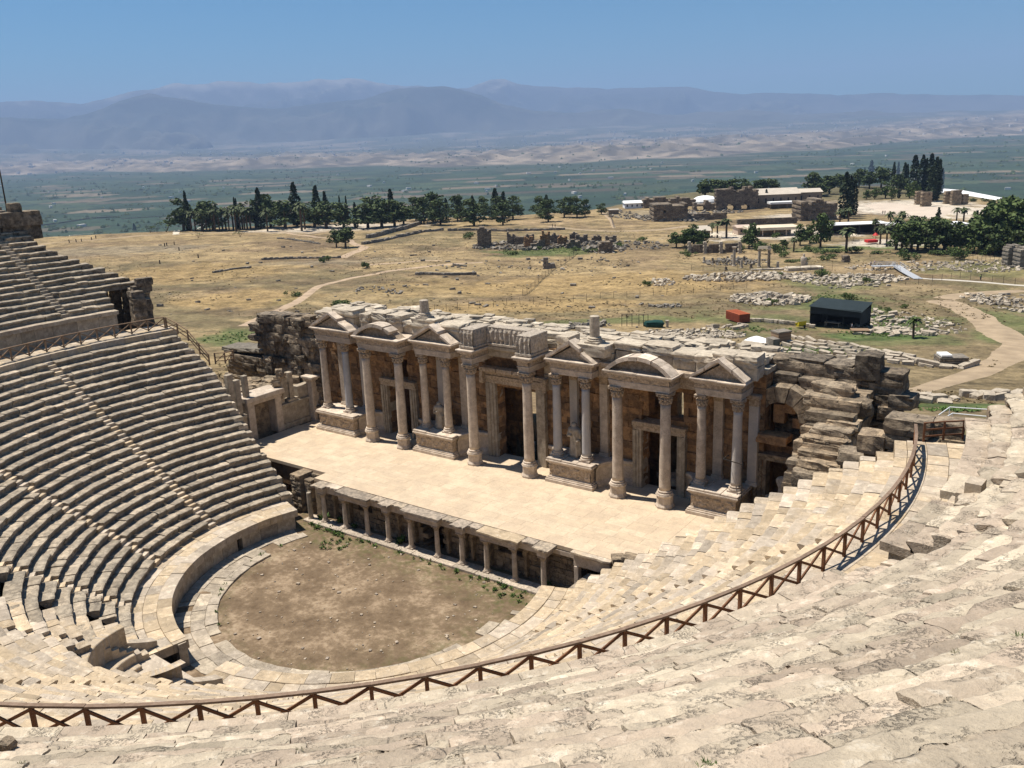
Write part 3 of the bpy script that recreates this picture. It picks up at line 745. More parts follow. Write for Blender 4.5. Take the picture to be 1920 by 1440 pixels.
# ------------------------------------------------------------------ upper tier
NU = 28
def RU(i): return 38.4 + 0.8*i
def ZU(i): return 16.53 + 0.488*(i+1)
up = thing('seating_tier', (0, YO, 14.4), 'worn upper tier of curved stone seat rows above the walkway, nearest the viewer', 'seating')
rng = np.random.default_rng(9)
stu = {az: MB() for az in UST}
for i in range(NU):
    R0, R1 = RU(i), RU(i+1); zt = ZU(i)
    ust = [s for s in UST if az_end_up(R0)+2 < s < 540-az_end_up(R0)-2 and (s < 300 or R0 < 42.5)]
    gaps = [(s, 0.38) for s in ust]
    if R0 < 40.8: gaps = [g for g in gaps if g[0] != 345.5] + [(344.6, 1.35)]
    aL = float(az_end_up(R0)) + rng.normal(0, .35); aR = 540-float(az_end_up(R0)) + rng.normal(0, .35)
    if R0 < 44: gaps_l = gaps + [(169.3 if R0 < 40.2 else 400, 1.1)]
    else: gaps_l = gaps
    mb = MB(); row(mb, R0, R1, zt, ZU(i-1) if i else 16.4, aL, 236, gaps_l, stepf_up, rng, 0.055, 0.9, 2.3, 0.07, 0.92, 1.2, i+80)
    mb.build('seat_row', MT['seat_old'], up)
    for b0, b1 in (((236, 344.6), (344.6, aR)) if R0 < 40.8 else ((236, aR),)):
        mb = MB(); row(mb, R0, R1, zt, ZU(i-1) if i else 16.4, b0, b1, gaps, stepf_up, rng, 0.13, 1.2, 2.9, 0.05, 1.0, 0.85, i+120)
        o = mb.build('seat_row', MT['seat_top'], up, smooth=True); o['label'] = 'eroded pale seat row close to the viewer'
    # steps only where the flight still exists
    for s in ust:
        if s == 345.5 and R0 < 40.8: continue
        stair_blocks(stu, [s], R0, R1, zt, 0.49, 0.38)
for az in UST: stu[az].build('stairway', MT['seat_old'] if az < 240 else MT['seat_top'], up)
# podium wall between walkway and upper rows, with a moulded cap
for b0, b1 in ((171.3, 342.0), (347.1, 354.5), (356.5, 372.5)):
    mb = MB(); ring_blocks(mb, 37.6, 38.9, 13.9, 16.12, b0, b1, 1.2, 2.4, rng, rough=.03, tints=.09); mb.build('podium_wall', MT['wall_face'], up)
    mb = MB(); ring_blocks(mb, 37.3, 38.9, 16.12, 16.48, b0-.2, b1+.2, 1.3, 2.6, rng, rough=.03, tints=.10); mb.build('podium_cornice', MT['seat_top'], up)
mb = MB()
for s in UST:                                                    # short flights from the walkway
    if s != 355.5: continue
    for k in range(6):
        a = s*D2R; c, sn = math.cos(a), math.sin(a); r0, r1 = 36.9+0.3*k, 39.0; z1 = 14.4+0.5*(k+1)
        v = [[c*r - sn*t, YO + sn*r + c*t, z] for z in (13.8, z1) for r, t in ((r0, -.42), (r1, -.42), (r1, .42), (r0, .42))]
        mb.add(v, BOXQ, tint=1.0)
mb.build('stairway', MT['seat_new'], up)
mb = MB()
for (r0, r1, l0, l1) in ((34.15, 34.75, .9, 1.9), (34.77, 35.7, 1.0, 2.1), (35.72, 36.7, .9, 1.9), (36.72, 37.65, .9, 1.9)):
    ring_blocks(mb, r0, r1, 13.2, 14.40 if r0 > 34.5 else 14.36, 164.5, 375.5, l0, l1, rng, rough=.02, tints=.07)
mb.build('walkway', MT['seat_new'], up)
# end walls that close the seating at both sides, stepped like the rows
def end_wall(parent, azf, Rs, zf, side, mat, bottom=-1.0, jit=0.12):
    mb = MB(); rg = np.random.default_rng(3)
    for k in range(len(Rs)-1):
        R0, R1 = Rs[k], Rs[k+1]; zt = zf(k); z = bottom; az = float(azf(R0)); 
        if side > 0: az = 540-az
        a = az*D2R
        while z < zt - 0.12:
            hh = min(rg.uniform(0.45, 0.62), zt-0.05-z)
            if zt - 0.05 - (z+hh) < 0.2: hh = zt-0.05-z
            c = pol(np.array([(R0+R1)/2]), np.array([a + side*(-0.25)/R0]), np.array([z+hh/2]))[0]
            rock(mb, c + rg.normal(0, .03, 3), ((R1-R0)*1.06, 0.95+rg.uniform(-.15, .2), hh*1.02), a, rg.integers(9999), 0.10, 0.05, 3, float(np.clip(rg.normal(1, .12), .7, 1.3)))
            z += hh
    return mb.build('end_wall', mat, parent)
for sd_ in (-1, 1):
    end_wall(low, az_end_low, [RL(i) for i in range(NL+1)], lambda k: ZL(k)-0.1, sd_, MT['ruin_warm' if sd_ > 0 else 'wall_face'], -0.5)
    end_wall(up, lambda R: az_end_up(R), [34.2, 35.3, 36.5, 37.6], lambda k: 14.2, sd_, MT['ruin_warm' if sd_ > 0 else 'wall_face'], 6)
    end_wall(up, az_end_up, [RU(i) for i in range(NU)], lambda k: ZU(k)-0.1, sd_, MT['ruin_warm' if sd_ > 0 else 'ruin'], 8)
# doorway block and loose course stones at the far end of the upper tier
mb = MB(); rg = np.random.default_rng(21)
for k in range(5):
    P_ = pol(np.array([38.4+rg.uniform(-.2, .3)]), np.array([167.6*D2R]), np.array([14.9+.66*k]))[0]
    rock(mb, P_, (1.3, 1.25, .68), 167*D2R, k+5, .12, .07, 3, rg.normal(1, .1))
for (R_, az_, z_, sx, sy, sz) in ((39.3, 165.9, 18.6, .9, 1.6, .75), (39.5, 166.3, 17.9, 1.0, 1.9, .7)):
    rock(mb, pol(np.array([R_]), np.array([az_*D2R]), np.array([z_]))[0], (sx, sy, sz), az_*D2R, int(R_), .12, .07, 3, .95)
mb.build('doorway_block', MT['ruin'], up)
mb = MB()
for lev, (z_, h_) in enumerate(((22.9, 1.4), (24.3, 1.4))):
    for k in range(8):
        az_ = 173.9 + 2.2*k + rg.normal(0, .1)
        rock(mb, pol(np.array([50.6-.25*lev]), np.array([az_*D2R]), np.array([z_+h_/2]))[0], (1.5, 2.0, h_*1.02), az_*D2R, k+lev*9, .10, .07, 4, rg.normal(.95, .1))
rock(mb, pol(np.array([50.4]), np.array([175.2*D2R]), np.array([26.1]))[0], (.95, 1.15, 0.95), 174*D2R, 77, .25, .1, 4, 1.0)
mb.build('top_wall', MT['ruin'], up)
# ------------------------------------------------------------------ orchestra floor
def orchestra():
    n = 150
    xs = np.linspace(-14.6, 14.6, n); ys = np.linspace(-31.4, -8.9, 116)
    X, Y = np.meshgrid(xs, ys, indexing='ij')
    Z = 0.03*fbm2(X, Y, .5, 3, 5) + 0.02*fbm2(X, Y, 2.2, 2, 6) + 0.06
    mb = MB(); grid(mb, np.stack([X, Y, Z], -1), flip=False)
    m, t, b = nodes_of('orchestra earth')
    g = N(t, 'ShaderNodeNewGeometry'); p = g.outputs['Position']
    n1 = noise(t, p, 0.33, 6, 0.68); n2 = noise(t, p, 2.2, 6, 0.75); n3 = noise(t, p, 0.7, 4, 0.6)
    c = ramp(t, math_(t, 'ADD', math_(t, 'MULTIPLY', n1, .6), math_(t, 'MULTIPLY', n2, .4)), [(0.38, (0.115, 0.078, 0.047)), (0.50, (0.185, 0.13, 0.08)), (0.57, (0.29, 0.21, 0.135)), (0.68, (0.42, 0.325, 0.22))])
    at = N(t, 'ShaderNodeAttribute', attribute_name='tint')
    gm = math_(t, 'MULTIPLY', math_(t, 'SUBTRACT', at.outputs['Fac'], 1.0), ramp(t, noise(t, p, 1.3, 5, 0.7), [(0.44, 0.0), (0.60, 1.0)]))
    c = mix(t, gm, c, (0.10, 0.095, 0.038))
    c = mix(t, ramp(t, noise(t, p, 6.0, 3, 0.6), [(0.70, 0.0), (0.76, 0.7)]), c, (0.42, 0.35, 0.26))
    t.links.new(c, b.inputs['Base Color']); b.inputs['Roughness'].default_value = 1.0
    bp = N(t, 'ShaderNodeBump'); bp.inputs['Strength'].default_value = 0.6; bp.inputs['Distance'].default_value = 0.05
    t.links.new(math_(t, 'ADD', n2, noise(t, p, 9.0, 4, 0.6)), bp.inputs['Height']); t.links.new(bp.outputs[0], b.inputs['Normal'])
    R = np.hypot(X, Y-YO)
    gm_ = np.clip(1-np.abs(Y+11.6)/3.2, 0, 1)*0.9 + np.clip((X-2)/12, 0, 1)*np.clip((R-4)/6, 0, 1)*0.45 + np.clip(1-np.abs(R-10.0)/.7, 0, 1)*0.35
    mb.T = [(1+np.clip(gm_, 0, 1)).ravel()]
    struct(mb.build('ground', m, smooth=True))
orchestra()
rng = np.random.default_rng(31)
mb = MB()
for (r0, r1, z1, l0, l1, a0, a1) in ((10.35, 11.15, .17, .7, 1.7, 172, 372), (11.17, 12.1, .13, .6, 1.5, 160, 376), (12.12, 13.2, .12, .6, 1.4, 162, 376)):
    ring_blocks(mb, r0, r1, -.3, z1, a0, a1, l0, l1, rng, rough=.07, dzs=.025, tints=.12, skip=.07)
struct(mb.build('pavement', MT['wall_face']))
mb = MB(); x = -13.2
while x < 13.0:
    L = rng.uniform(1.3, 2.6); dressed(mb, x, min(x+L-.015, 13.2), -11.15, -9.95, -.2, .24+rng.normal(0, .008), .03, float(rng.normal(1.05, .08)), int(x*7)); x += L
struct(mb.build('kerb', MT['relief']))
# weeds along the kerb and in the orchestra
def leaf_tufts(mb, pts, size, rng, blades=14, up=1.0, wid=0.18):
    for p in pts:
        k = blades; s = size*rng.uniform(.6, 1.3)
        az = rng.uniform(0, 2*math.pi, k); el = rng.uniform(.3, 1.3, k)
        d = np.stack([np.cos(az)*np.cos(el), np.sin(az)*np.cos(el), np.sin(el)*up], 1)*s*rng.uniform(.6, 1.2, (k, 1))
        sd = np.stack([-np.sin(az), np.cos(az), 0*az], 1)*s*wid
        b = np.array(p) + np.stack([np.cos(az), np.sin(az), 0*az], 1)*s*.1
        v = np.stack([b-sd*.5, b+d*.55-sd, b+d, b+d*.55+sd], 1).reshape(-1, 3)
        mb.add(v, (np.arange(k)*4)[:, None] + np.array([0, 1, 2, 3]), tint=np.repeat(rng.uniform(.7, 1.3, k), 4))
def leafmat(name, c1, c2, tr=0.25):
    m, t, b = nodes_of(name)
    at = N(t, 'ShaderNodeAttribute', attribute_name='tint'); g = N(t, 'ShaderNodeNewGeometry')
    f = math_(t, 'ADD', math_(t, 'MULTIPLY', math_(t, 'SUBTRACT', at.outputs['Fac'], .7), 1.2), math_(t, 'MULTIPLY', math_(t, 'SUBTRACT', noise(t, g.outputs['Position'], .6, 3), .5), .8))
    c = mix(t, ramp(t, f, [(0.0, 0.0), (1.0, 1.0)]), c1, c2)
    t.links.new(c, b.inputs['Base Color']); b.inputs['Roughness'].default_value = 0.7
    return m
MT['weed'] = leafmat('green weeds', (0.045, 0.085, 0.018), (0.11, 0.17, 0.04))
MT['drygrass'] = leafmat('dry grass', (0.20, 0.16, 0.08), (0.40, 0.32, 0.16))
MT['sprig'] = leafmat('dry grey green herb', (0.13, 0.125, 0.06), (0.26, 0.235, 0.13))
mb = MB(); rg = np.random.default_rng(41)
pts = [(rg.uniform(-12.5, -8), -11.35 + rg.normal(0, .25), .08) for _ in range(40)] + [(rg.normal(-7.4, .8), rg.normal(-12.6, .7), .08) for _ in range(26)] + [(rg.uniform(-12, 12), -11.35+rg.normal(0, .15), .08) for _ in range(36)] + [(rg.normal(9.2, 1.3), rg.normal(-12.0, .6), .08) for _ in range(26)]
pts += [(11.0*math.cos(a), YO + 10.1*math.sin(a), .1) for a in rg.uniform(2.9, 4.3, 14)]
leaf_tufts(mb, pts, .24, rg); pts2 = [(-11.9, -10.35, .25), (-11.5, -10.2, .25), (-9.9, -10.0, .25), (-8.0, -10.1, .25), (-2.7, -10.2, .25), (11.2, -10.2, .25)]
leaf_tufts(mb, pts2*3, .5, rg, 18)
struct(mb.build('weeds', MT['weed']), 'stuff')

mb = MB()
for k in range(240):
    a_, q_ = rg.uniform(0, 6.283), 10.2*math.sqrt(rg.random()); x_, y_ = q_*math.cos(a_), YO+q_*math.sin(a_)
    if y_ > -11.3: continue
    s_ = .05+.16*rg.random()**3; rock(mb, (x_, y_, .08), (s_*1.3, s_, s_*.7), a_, k, .25, .15, 2, float(rg.normal(1, .15)))
struct(mb.build('pebbles', MT['slab'], None), 'stuff')

# ------------------------------------------------------------------ stage platform with the low colonnade
ZS = 3.6
plat = thing('stage_platform', (0, -6, 0), 'raised stage platform paved in pale slabs with a low column front facing the orchestra', 'stage')
mb = MB(); rg = np.random.default_rng(51)
def floor_slabs(x0, x1, y0, y1, z):
    y = y0
    while y < y1-.05:
        w = min(rg.uniform(.8, 1.3), y1-y)
        if y1-(y+w) < .3: w = y1-y
        x = x0
        while x < x1-.05:
            L = min(rg.uniform(1.2, 2.6), x1-x)
            if x1-(x+L) < .4: L = x1-x
            dressed(mb, x+.004, x+L-.004, y+.004, y+w-.004, z-.3, z+rg.normal(0, .0015), .006, float(np.clip(rg.normal(1, .013), .96, 1.04)), 0)
            x += L
        y += w
floor_slabs(-12.9, 18.2, -9.72, -.35, ZS); floor_slabs(-25.4, -12.9, -8.35, -.35, ZS); floor_slabs(18.2, 22.0, -6.6, -.35, ZS)
floor_slabs(-25.3, 22.0, -.35, 3.4, ZS-.03)
mb.build('stage_floor', MT['stage'], plat)
mb = MB()
box(mb, -25.4, 22, -6.4, 3, -.4, ZS-.28); box(mb, -25.4, -14.8, -8.2, -6.4, 1.4, ZS-.28)
mb.build('core', MT['brown'], plat)
# back wall of the colonnade: coursed brown blocks with arched niches between columns
HX = [-11.148, -8.64, -6.112, -3.782, -1.362, 1.362, 3.782, 6.112, 8.64, 11.148]
HYC = -10.44
mb = MB(); z = -.1
while z < 2.95:
    hh = .42
    x = -12.9
    while x < 17.5:
        L = rg.uniform(.5, 1.1)
        dark_gap = (abs(x+L/2-0.0) < .95 and z < 2.3) or (abs(x+L/2+7.4) < .75 and 1.35 < z < 2.2) or (abs(x+L/2-7.4) < .75 and 1.35 < z < 2.2) or (13.6 < x+L/2 < 15.6 and z < 2.4)
        if not dark_gap: dressed(mb, x, x+L-.012, -9.3+rg.normal(0, .03), -8.3, z, z+hh-.01, .03, float(np.clip(rg.normal(.95, .14), .6, 1.3)), int(rg.integers(999)), .02)
        x += L
    z += hh
box(mb, -12.7, 17.2, -9.6, -8.1, 2.92, 3.32); box(mb, -12.95, -12.3, -9.7, -6.5, 0, 3.3, .9); box(mb, 15.7, 18.0, -9.6, -6.6, 0, 3.3, .95)
mb.build('back_wall', MT['ruin_warm'], plat)
for a, bb in zip(HX[:-1], HX[1:]):                                # shallow arched niche heads in alternate bays
    k = HX.index(a)
    if k in (0, 3, 5, 6, 8):
        mb = MB(); c0 = (a+bb)/2; r = .72; n = 12
        t = np.linspace(0, math.pi, n)
        inn = np.stack([c0 + r*np.cos(t), 2.05 + .55*np.sin(t)], 1); out = np.stack([c0 + 1.05*np.cos(t), 2.05 + .86*np.sin(t)], 1)
        v = np.concatenate([np.stack([p[:, 0], np.full(n, y), p[:, 1]], 1) for p in (inn, out) for y in (-9.75, -9.2)])
        q = []
        for i in range(n-1):
            q += [[i, i+1, 2*n+i+1, 2*n+i], [i+n, i+n+1, i+1, i], [2*n+i, 2*n+i+1, 3*n+i+1, 3*n+i]]
        mb.add(v, q, tint=1.05); 
        dressed(mb, a+.25, c0-.72, -9.7, -9.2, .25, 2.05, .03, .95); dressed(mb, c0+.72, bb-.25, -9.7, -9.2, .25, 2.05, .03, 1.0)
        mb.build('niche', MT['ruin_warm'], plat)
def hypo_col(x):
    mb = MB()
    dressed(mb, x-.27, x+.27, HYC-.27, HYC+.27, .24, .36, .02)
    lathe(mb, [(.255, .36), (.27, .41), (.255, .46), (.215, .48), (.225, .53), (.205, .56)], (x, HYC, 0), 14)
    lathe(mb, [(.195, .56), (.20, 1.2), (.175, 2.42), (.195, 2.46)], (x, HYC, 0), 12)
    o = mb.build('column', MT['marble'], plat)
    mb = MB(); lathe(mb, [(.18, 2.46), (.20, 2.55), (.26, 2.68), (.30, 2.76)], (x, HYC, 0), 8); dressed(mb, x-.31, x+.31, HYC-.31, HYC+.31, 2.76, 2.86, .02)
    mb.build('capital', MT['carved'], o)
for x in HX: hypo_col(x)
# entablature: projecting pieces over column pairs, recessed between
mb = MB()
pairs = [(-11.148, -11.148), (-8.64, -6.112), (-3.782, -3.782), (-1.362, 1.362), (3.782, 3.782), (6.112, 8.64), (11.148, 11.148)]
for a, bb in pairs:
    x0, x1 = a-.36, bb+.36
    dressed(mb, x0, x1, HYC-.28, -9.35, 2.86, 3.08, .02, 1.0); dressed(mb, x0-.03, x1+.03, HYC-.32, -9.35, 3.08, 3.24, .02, .95); dressed(mb, x0-.10, x1+.10, HYC-.42, -9.35, 3.24, 3.40, .03, 1.0)
for (a, bb) in zip([p[1] for p in pairs[:-1]], [p[0] for p in pairs[1:]]):
    dressed(mb, a+.36, bb-.36, -10.35, -9.3, 2.86, 3.40, .02, .97)
dressed(mb, 11.5, 13.4, -9.72, -9.3, 2.86, 3.22, .02, .97)
dressed(mb, 13.3, 16.2, -9.9, -9.2, 2.45, 3.25, .04, .95)
dressed(mb, 13.35, 13.7, -9.95, -9.5, .1, 2.45, .03, 1.05)
mb.build('entablature', MT['marble'], plat)
def slab(x0, x1, y0, y1, z1, seed, mat='slab', th=.16):
    """broken edged cornice slab"""
    r_ = np.random.default_rng(seed); n = 7
    top = [(x, y0 + r_.uniform(-.06, .10)) for x in np.linspace(x0, x1, n)]
    bk = [(x, y1 + r_.uniform(-.04, .04)) for x in np.linspace(x1, x0, n)]
    p = np.array(top+bk); c = p.mean(0); m = len(p); mb = MB()
    zt = z1 + r_.normal(0, .008)
    v = np.concatenate([np.c_[p, np.full(m, zt-th)], np.c_[p, np.full(m, zt-.02)], np.c_[c + (p-c)*.97, np.full(m, zt)], [[c[0], c[1], zt], [c[0], c[1], zt-th]]])
    q = [[i, (i+1) % m, m+(i+1) % m, m+i] for i in range(m)] + [[m+i, m+(i+1) % m, 2*m+(i+1) % m, 2*m+i] for i in range(m)]
    t = [[3*m, 2*m+i, 2*m+(i+1) % m] for i in range(m)] + [[3*m+1, (i+1) % m, i] for i in range(m)]
    mb.add(v, q, t, tint=float(r_.normal(1, .1)))
    mb.build('cornice_slab', MT[mat], plat)
for k, (x0, x1, y0, y1, mt_) in enumerate([(-12.0, -10.6, -10.95, -9.75, 'slab'), (-10.7, -9.3, -10.5, -9.7, 'seat_new'), (-9.15, -5.5, -10.95, -9.76, 'slab'), (-5.45, -4.35, -10.55, -9.74, 'slab'), (-4.3, -3.2, -10.95, -9.75, 'slab'), (-3.15, -2.0, -10.55, -9.74, 'slab'), (-1.95, 1.95, -10.95, -9.76, 'slab'), (2.0, 3.1, -10.55, -9.74, 'slab'), (3.15, 4.45, -10.98, -9.75, 'slab'), (4.5, 5.5, -10.5, -9.73, 'slab'), (5.55, 9.3, -10.95, -9.75, 'seat_new'), (9.35, 10.45, -10.55, -9.74, 'slab'), (10.5, 11.9, -10.98, -9.75, 'slab'), (13.2, 16.3, -10.15, -9.3, 'seat_new')]):
    slab(x0, x1, y0, y1, 3.575, k+3, mt_)
# masonry at the left re-entrant and right parodos
mb = MB()
for (x0, x1, y0, y1, z1) in ((-14.8, -12.9, -8.55, -8.0, 3.3), (-15.8, -14.6, -9.9, -8.3, 3.45), (-14.4, -13.6, -9.6, -8.9, 3.1), (16.0, 19.8, -9.75, -8.9, 3.35)):
    z = -.2
    while z < z1-.05:
        hh = min(.34, z1-z); x = x0
        while x < x1-.02:
            L = min(rg.uniform(.5, .9), x1-x)
            rock(mb, (x+L/2, (y0+y1)/2+rg.normal(0, .02), z+hh/2), (L*1.03, y1-y0, hh*1.03), 0, int(rg.integers(9999)), .12, .06, 3, float(rg.normal(1, .14))); x += L
        z += hh
mb.build('rubble_wall', MT['ruin_warm'], plat)
mb = MB()
for k in range(9):
    rock(mb, (16.6+.75*k, -9.4+.33*k+rg.normal(0, .15), 3.62+rg.uniform(0, .15)), (1.0, .9, .4), rg.uniform(0, 3), k, .2, .12, 3, rg.normal(.95, .1))
mb.build('edge_stone', MT['ruin_warm'], plat)
mb = MB(); v = [[13.0, -11.4, .2], [13.6, -11.4, .2], [14.9, -9.6, .2], [14.3, -9.6, .2], [13.0, -11.4, .75], [13.6, -11.4, .75], [14.9, -9.6, 2.0], [14.3, -9.6, 2.0]]
mb.add(v, BOXQ); mb.build('sloping_kerb', MT['slab'], plat)
# ------------------------------------------------------------------ stage facade
fac = thing('stage_facade', (0, 1.5, 3.6), 'long two level stage facade with marble columns, pediments and brown block back wall', 'facade')
rg = np.random.default_rng(61)
PODS = [(-22.75, -17.55), (-9.85, -5.2), (4.75, 9.05), (17.3, 21.2)]
DOORS = [(-15.25, -12.25, 8.5), (-2.15, 2.15, 10.45), (12.15, 15.2, 8.5)]
# ---- back wall of large brown blocks, with the doors and holes broken above the side doors
def coursed(mb, x0, x1, yf, depth, z0, z1, hole, hmin=.45, hmax=.7, lmin=.8, lmax=1.7, jy=.05, mat_t=1.0, rnd=.06, rough=.04):
    z = z0
    while z < z1-.1:
        hh = min(rg.uniform(hmin, hmax), z1-z)
        if z1-(z+hh) < .25: hh = z1-z
        x = x0
        while x < x1-.05:
            L = min(rg.uniform(lmin, lmax), x1-x)
            if x1-(x+L) < .35: L = x1-x
            segs = [(x, x+L)]
            for (a, b, zz0, zz1) in hole:
                if z+hh*.5 < zz1 and z+hh*.5 > zz0:
                    ns = []
                    for s0, s1 in segs:
                        if s1 <= a or s0 >= b: ns.append((s0, s1)); continue
                        if s0 < a-.12: ns.append((s0, a))
                        if s1 > b+.12: ns.append((b, s1))
                    segs = ns
            for s0, s1 in segs:
                yj = rg.normal(0, jy)
                rock(mb, ((s0+s1)/2, yf+depth/2+yj, z+hh/2), (s1-s0+.015, depth, hh+.015), 0, int(rg.integers(9999)), rnd, rough, 3, float(np.clip(rg.normal(1, .17), .55, 1.4))*mat_t)
            x += L
        z += hh
holes = [(a, b, 3.0, zt) for a, b, zt in DOORS] + [(-14.6, -12.7, 8.5, 11.2), (12.0, 14.0, 8.5, 9.4), (12.6, 15.6, 9.4, 12.0), (-22.0, -20.9, 8.0, 10.8)]
mb = MB(); coursed(mb, -24.6, 21.9, 2.65, 1.1, 3.5, 14.1, holes); mb.build('back_wall', MT['brown'], fac)
# pale facing slabs kept beside the middle door
mb = MB()
for (x0, x1, z0, z1) in ((3.05, 4.6, 10.6, 11.9), (3.05, 4.7, 11.95, 13.4), (-4.5, -3.2, 12.2, 13.5)):
    dressed(mb, x0, x1, 2.35, 2.75, z0, z1, .03, 1.0, 1, .01)
mb.build('facing_slab', MT['wall_face'], fac)
# ---- rear part of the building: rooms behind, rubble covered roof, rear wall
mb = MB()
coursed(mb, -24.6, 21.9, 7.0, .9, 1.5, 14.2, [(a-.2, b+.2, 3, zt-1) for a, b, zt in DOORS] + [(13.0, 14.6, 8.2, 11.0)], .6, .8, 1.2, 2.2)
for x in (-24.2, -17, -9, 9, 17, 21.5): box(mb, x-.45, x+.45, 3.75, 7.0, 2.5, 14.1, .9)
mb.build('rear_wall', MT['brown'], fac)
mb = MB()
for (x0, x1) in ((-24.6, -15.6), (-12.0, -2.6), (-2.6, 2.6), (2.6, 11.9), (15.8, 21.9)): box(mb, x0, x1, 2.8, 7.9, 14.1, 14.45, .9)
for k in range(330):
    x, y = rg.uniform(-24.3, 21.6), rg.uniform(2.7, 8.0)
    if -15.2 < x < -12.4 and y < 6 or (12.3 < x < 15.4 and y < 6): continue
    rock(mb, (x, y, 14.55+rg.uniform(0, .25)+.25*math.sin(x*.7)**2), (rg.uniform(.6, 1.9), rg.uniform(.5, 1.1), rg.uniform(.25, .5)), rg.normal(0, .25), int(rg.integers(9999)), .18, .14, 3, float(np.clip(rg.normal(1.0, .13), .7, 1.3)))
mb.build('rubble_roof', MT['block'], fac)
# ---- pedestals (podia) with moulded base and cap, carved front
def podium(xa, xb, name='podium'):
    y0, y1 = -.05, 2.7
    mb = MB()
    def ring(z0, z1, o, t=1.0): dressed(mb, xa-o, xb+o, y0-o, y1, z0, z1, .02, t)
    ring(3.56, 3.86, .30, 1.05); ring(3.86, 3.98, .24); ring(3.98, 4.10, .14, 1.05); ring(4.10, 4.16, .06)
    ring(5.18, 5.28, .07); ring(5.28, 5.38, .15); ring(5.38, 5.50, .24, 1.05); 
    n = max(3, int((xb-xa)/1.3)); xs = np.linspace(xa-.2, xb+.2, n+1)
    for i in range(n): dressed(mb, xs[i]+.01, xs[i+1]-.01, y0-.2+rg.uniform(-.02, .05), y1, 5.50, 5.66+rg.normal(0, .015), .03, float(rg.normal(1, .06)), 3, .01)
    o = mb.build(name, MT['marble'], fac)
    mb = MB()
    X, Z = np.meshgrid(np.linspace(xa, xb, int((xb-xa)*22)), np.linspace(4.14, 5.2, 26), indexing='ij')
    P0 = np.stack([X, 0*X, Z], -1); d = np.clip(fbm(P0, 2.6, 4, int(abs(xa)*7)), -.2, .6)*.16*np.clip((5.14-Z)*8, 0, 1)*np.clip((Z-4.2)*8, 0, 1)
    grid(mb, np.stack([X, y0-d-.005, Z], -1))
    Yg, Z = np.meshgrid(np.linspace(y0, y1, 44), np.linspace(4.14, 5.2, 20), indexing='ij')
    for xs_, sg in ((xa, -1), (xb, 1)):
        d = np.clip(fbm(np.stack([0*Yg+xs_, Yg, Z], -1), 2.6, 3, 7), -.2, .6)*.08
        grid(mb, np.stack([xs_+sg*d, Yg, Z], -1), flip=sg < 0)
    mb.build('carved_panel', MT['carved'], o)
for xa, xb in PODS: podium(xa+.2, xb-.2)
# curved low walls sweeping from the podia to the doors
def sweep(xp, xd):
    """quarter curve from podium side (xp, .6) to door jamb (xd, 2.5), concave to the front"""
    t = np.linspace(0, math.pi/2, 9); mb = MB(); sg = 1 if xd > xp else -1
    cx, cy = xd, .45                                               # centre of the curve lies in front
    w = abs(xd-xp); pr = [(3.56, .22), (3.9, .22), (4.0, .12), (4.14, .02), (5.16, .02), (5.3, .10), (5.42, .2), (5.62, .2), (5.66, .12), (5.66, -.8)]
    P = np.zeros((len(t), len(pr), 3))
    for i, a in enumerate(t):
        for j, (z, o) in enumerate(pr):
            P[i, j] = (cx - sg*(w-o)*math.cos(a), cy + (2.15-o)*math.sin(a), z)
    grid(mb, P, 1.0, flip=sg > 0); mb.build('curved_podium', MT['marble'], fac)
for xp, xd in ((-17.55, -15.75), (-9.85, -11.75), (-5.2, -3.2), (4.75, 3.2), (9.05, 11.6), (17.3, 15.75)): sweep(xp, xd)
# ---- columns
def capital(x, y, z0, hgt, r, sq, par):
    mb = MB()
    lathe(mb, [(r*.98, z0), (r*1.06, z0+.03), (r*1.0, z0+.07), (r*1.02, z0+hgt*.45), (r*1.22, z0+hgt*.72), (r*1.5, z0+hgt*.86)], (x, y, 0), 16)
    for lev, (za, zb, k, off) in enumerate(((.08, .44, 8, 0), (.30, .70, 8, math.pi/8))):
        for i in range(k):
            a = off + i*2*math.pi/k; c, s = math.cos(a), math.sin(a)
            for (zz, rr, w, hh) in ((za+.02, 1.10, .34, .5), (zb-.06, 1.26+.1*lev, .30, .22)):
                P_, Q_ = CG[2]; v = P_/np.linalg.norm(P_, axis=1, keepdims=True)*np.array([.14*r/.4, w*r*.9, hh*hgt*.36])*.9
                mb.add(rz(v, a, (x+c*r*rr, y+s*r*rr, z0+hgt*(zz+.12))), Q_, tint=1.0)
    for i in range(4):
        a = math.pi/4 + i*math.pi/2; c, s = math.cos(a), math.sin(a)
        P_, Q_ = CG[2]; v = P_/np.linalg.norm(P_, axis=1, keepdims=True)*np.array([.13, .13, .12])*r/.36
        mb.add(rz(v, a, (x+c*r*1.66, y+s*r*1.66, z0+hgt*.80)), Q_)
    dressed(mb, x-sq, x+sq, y-sq, y+sq, z0+hgt*.87, z0+hgt, .04)
    mb.build('capital', MT['carved'], par)
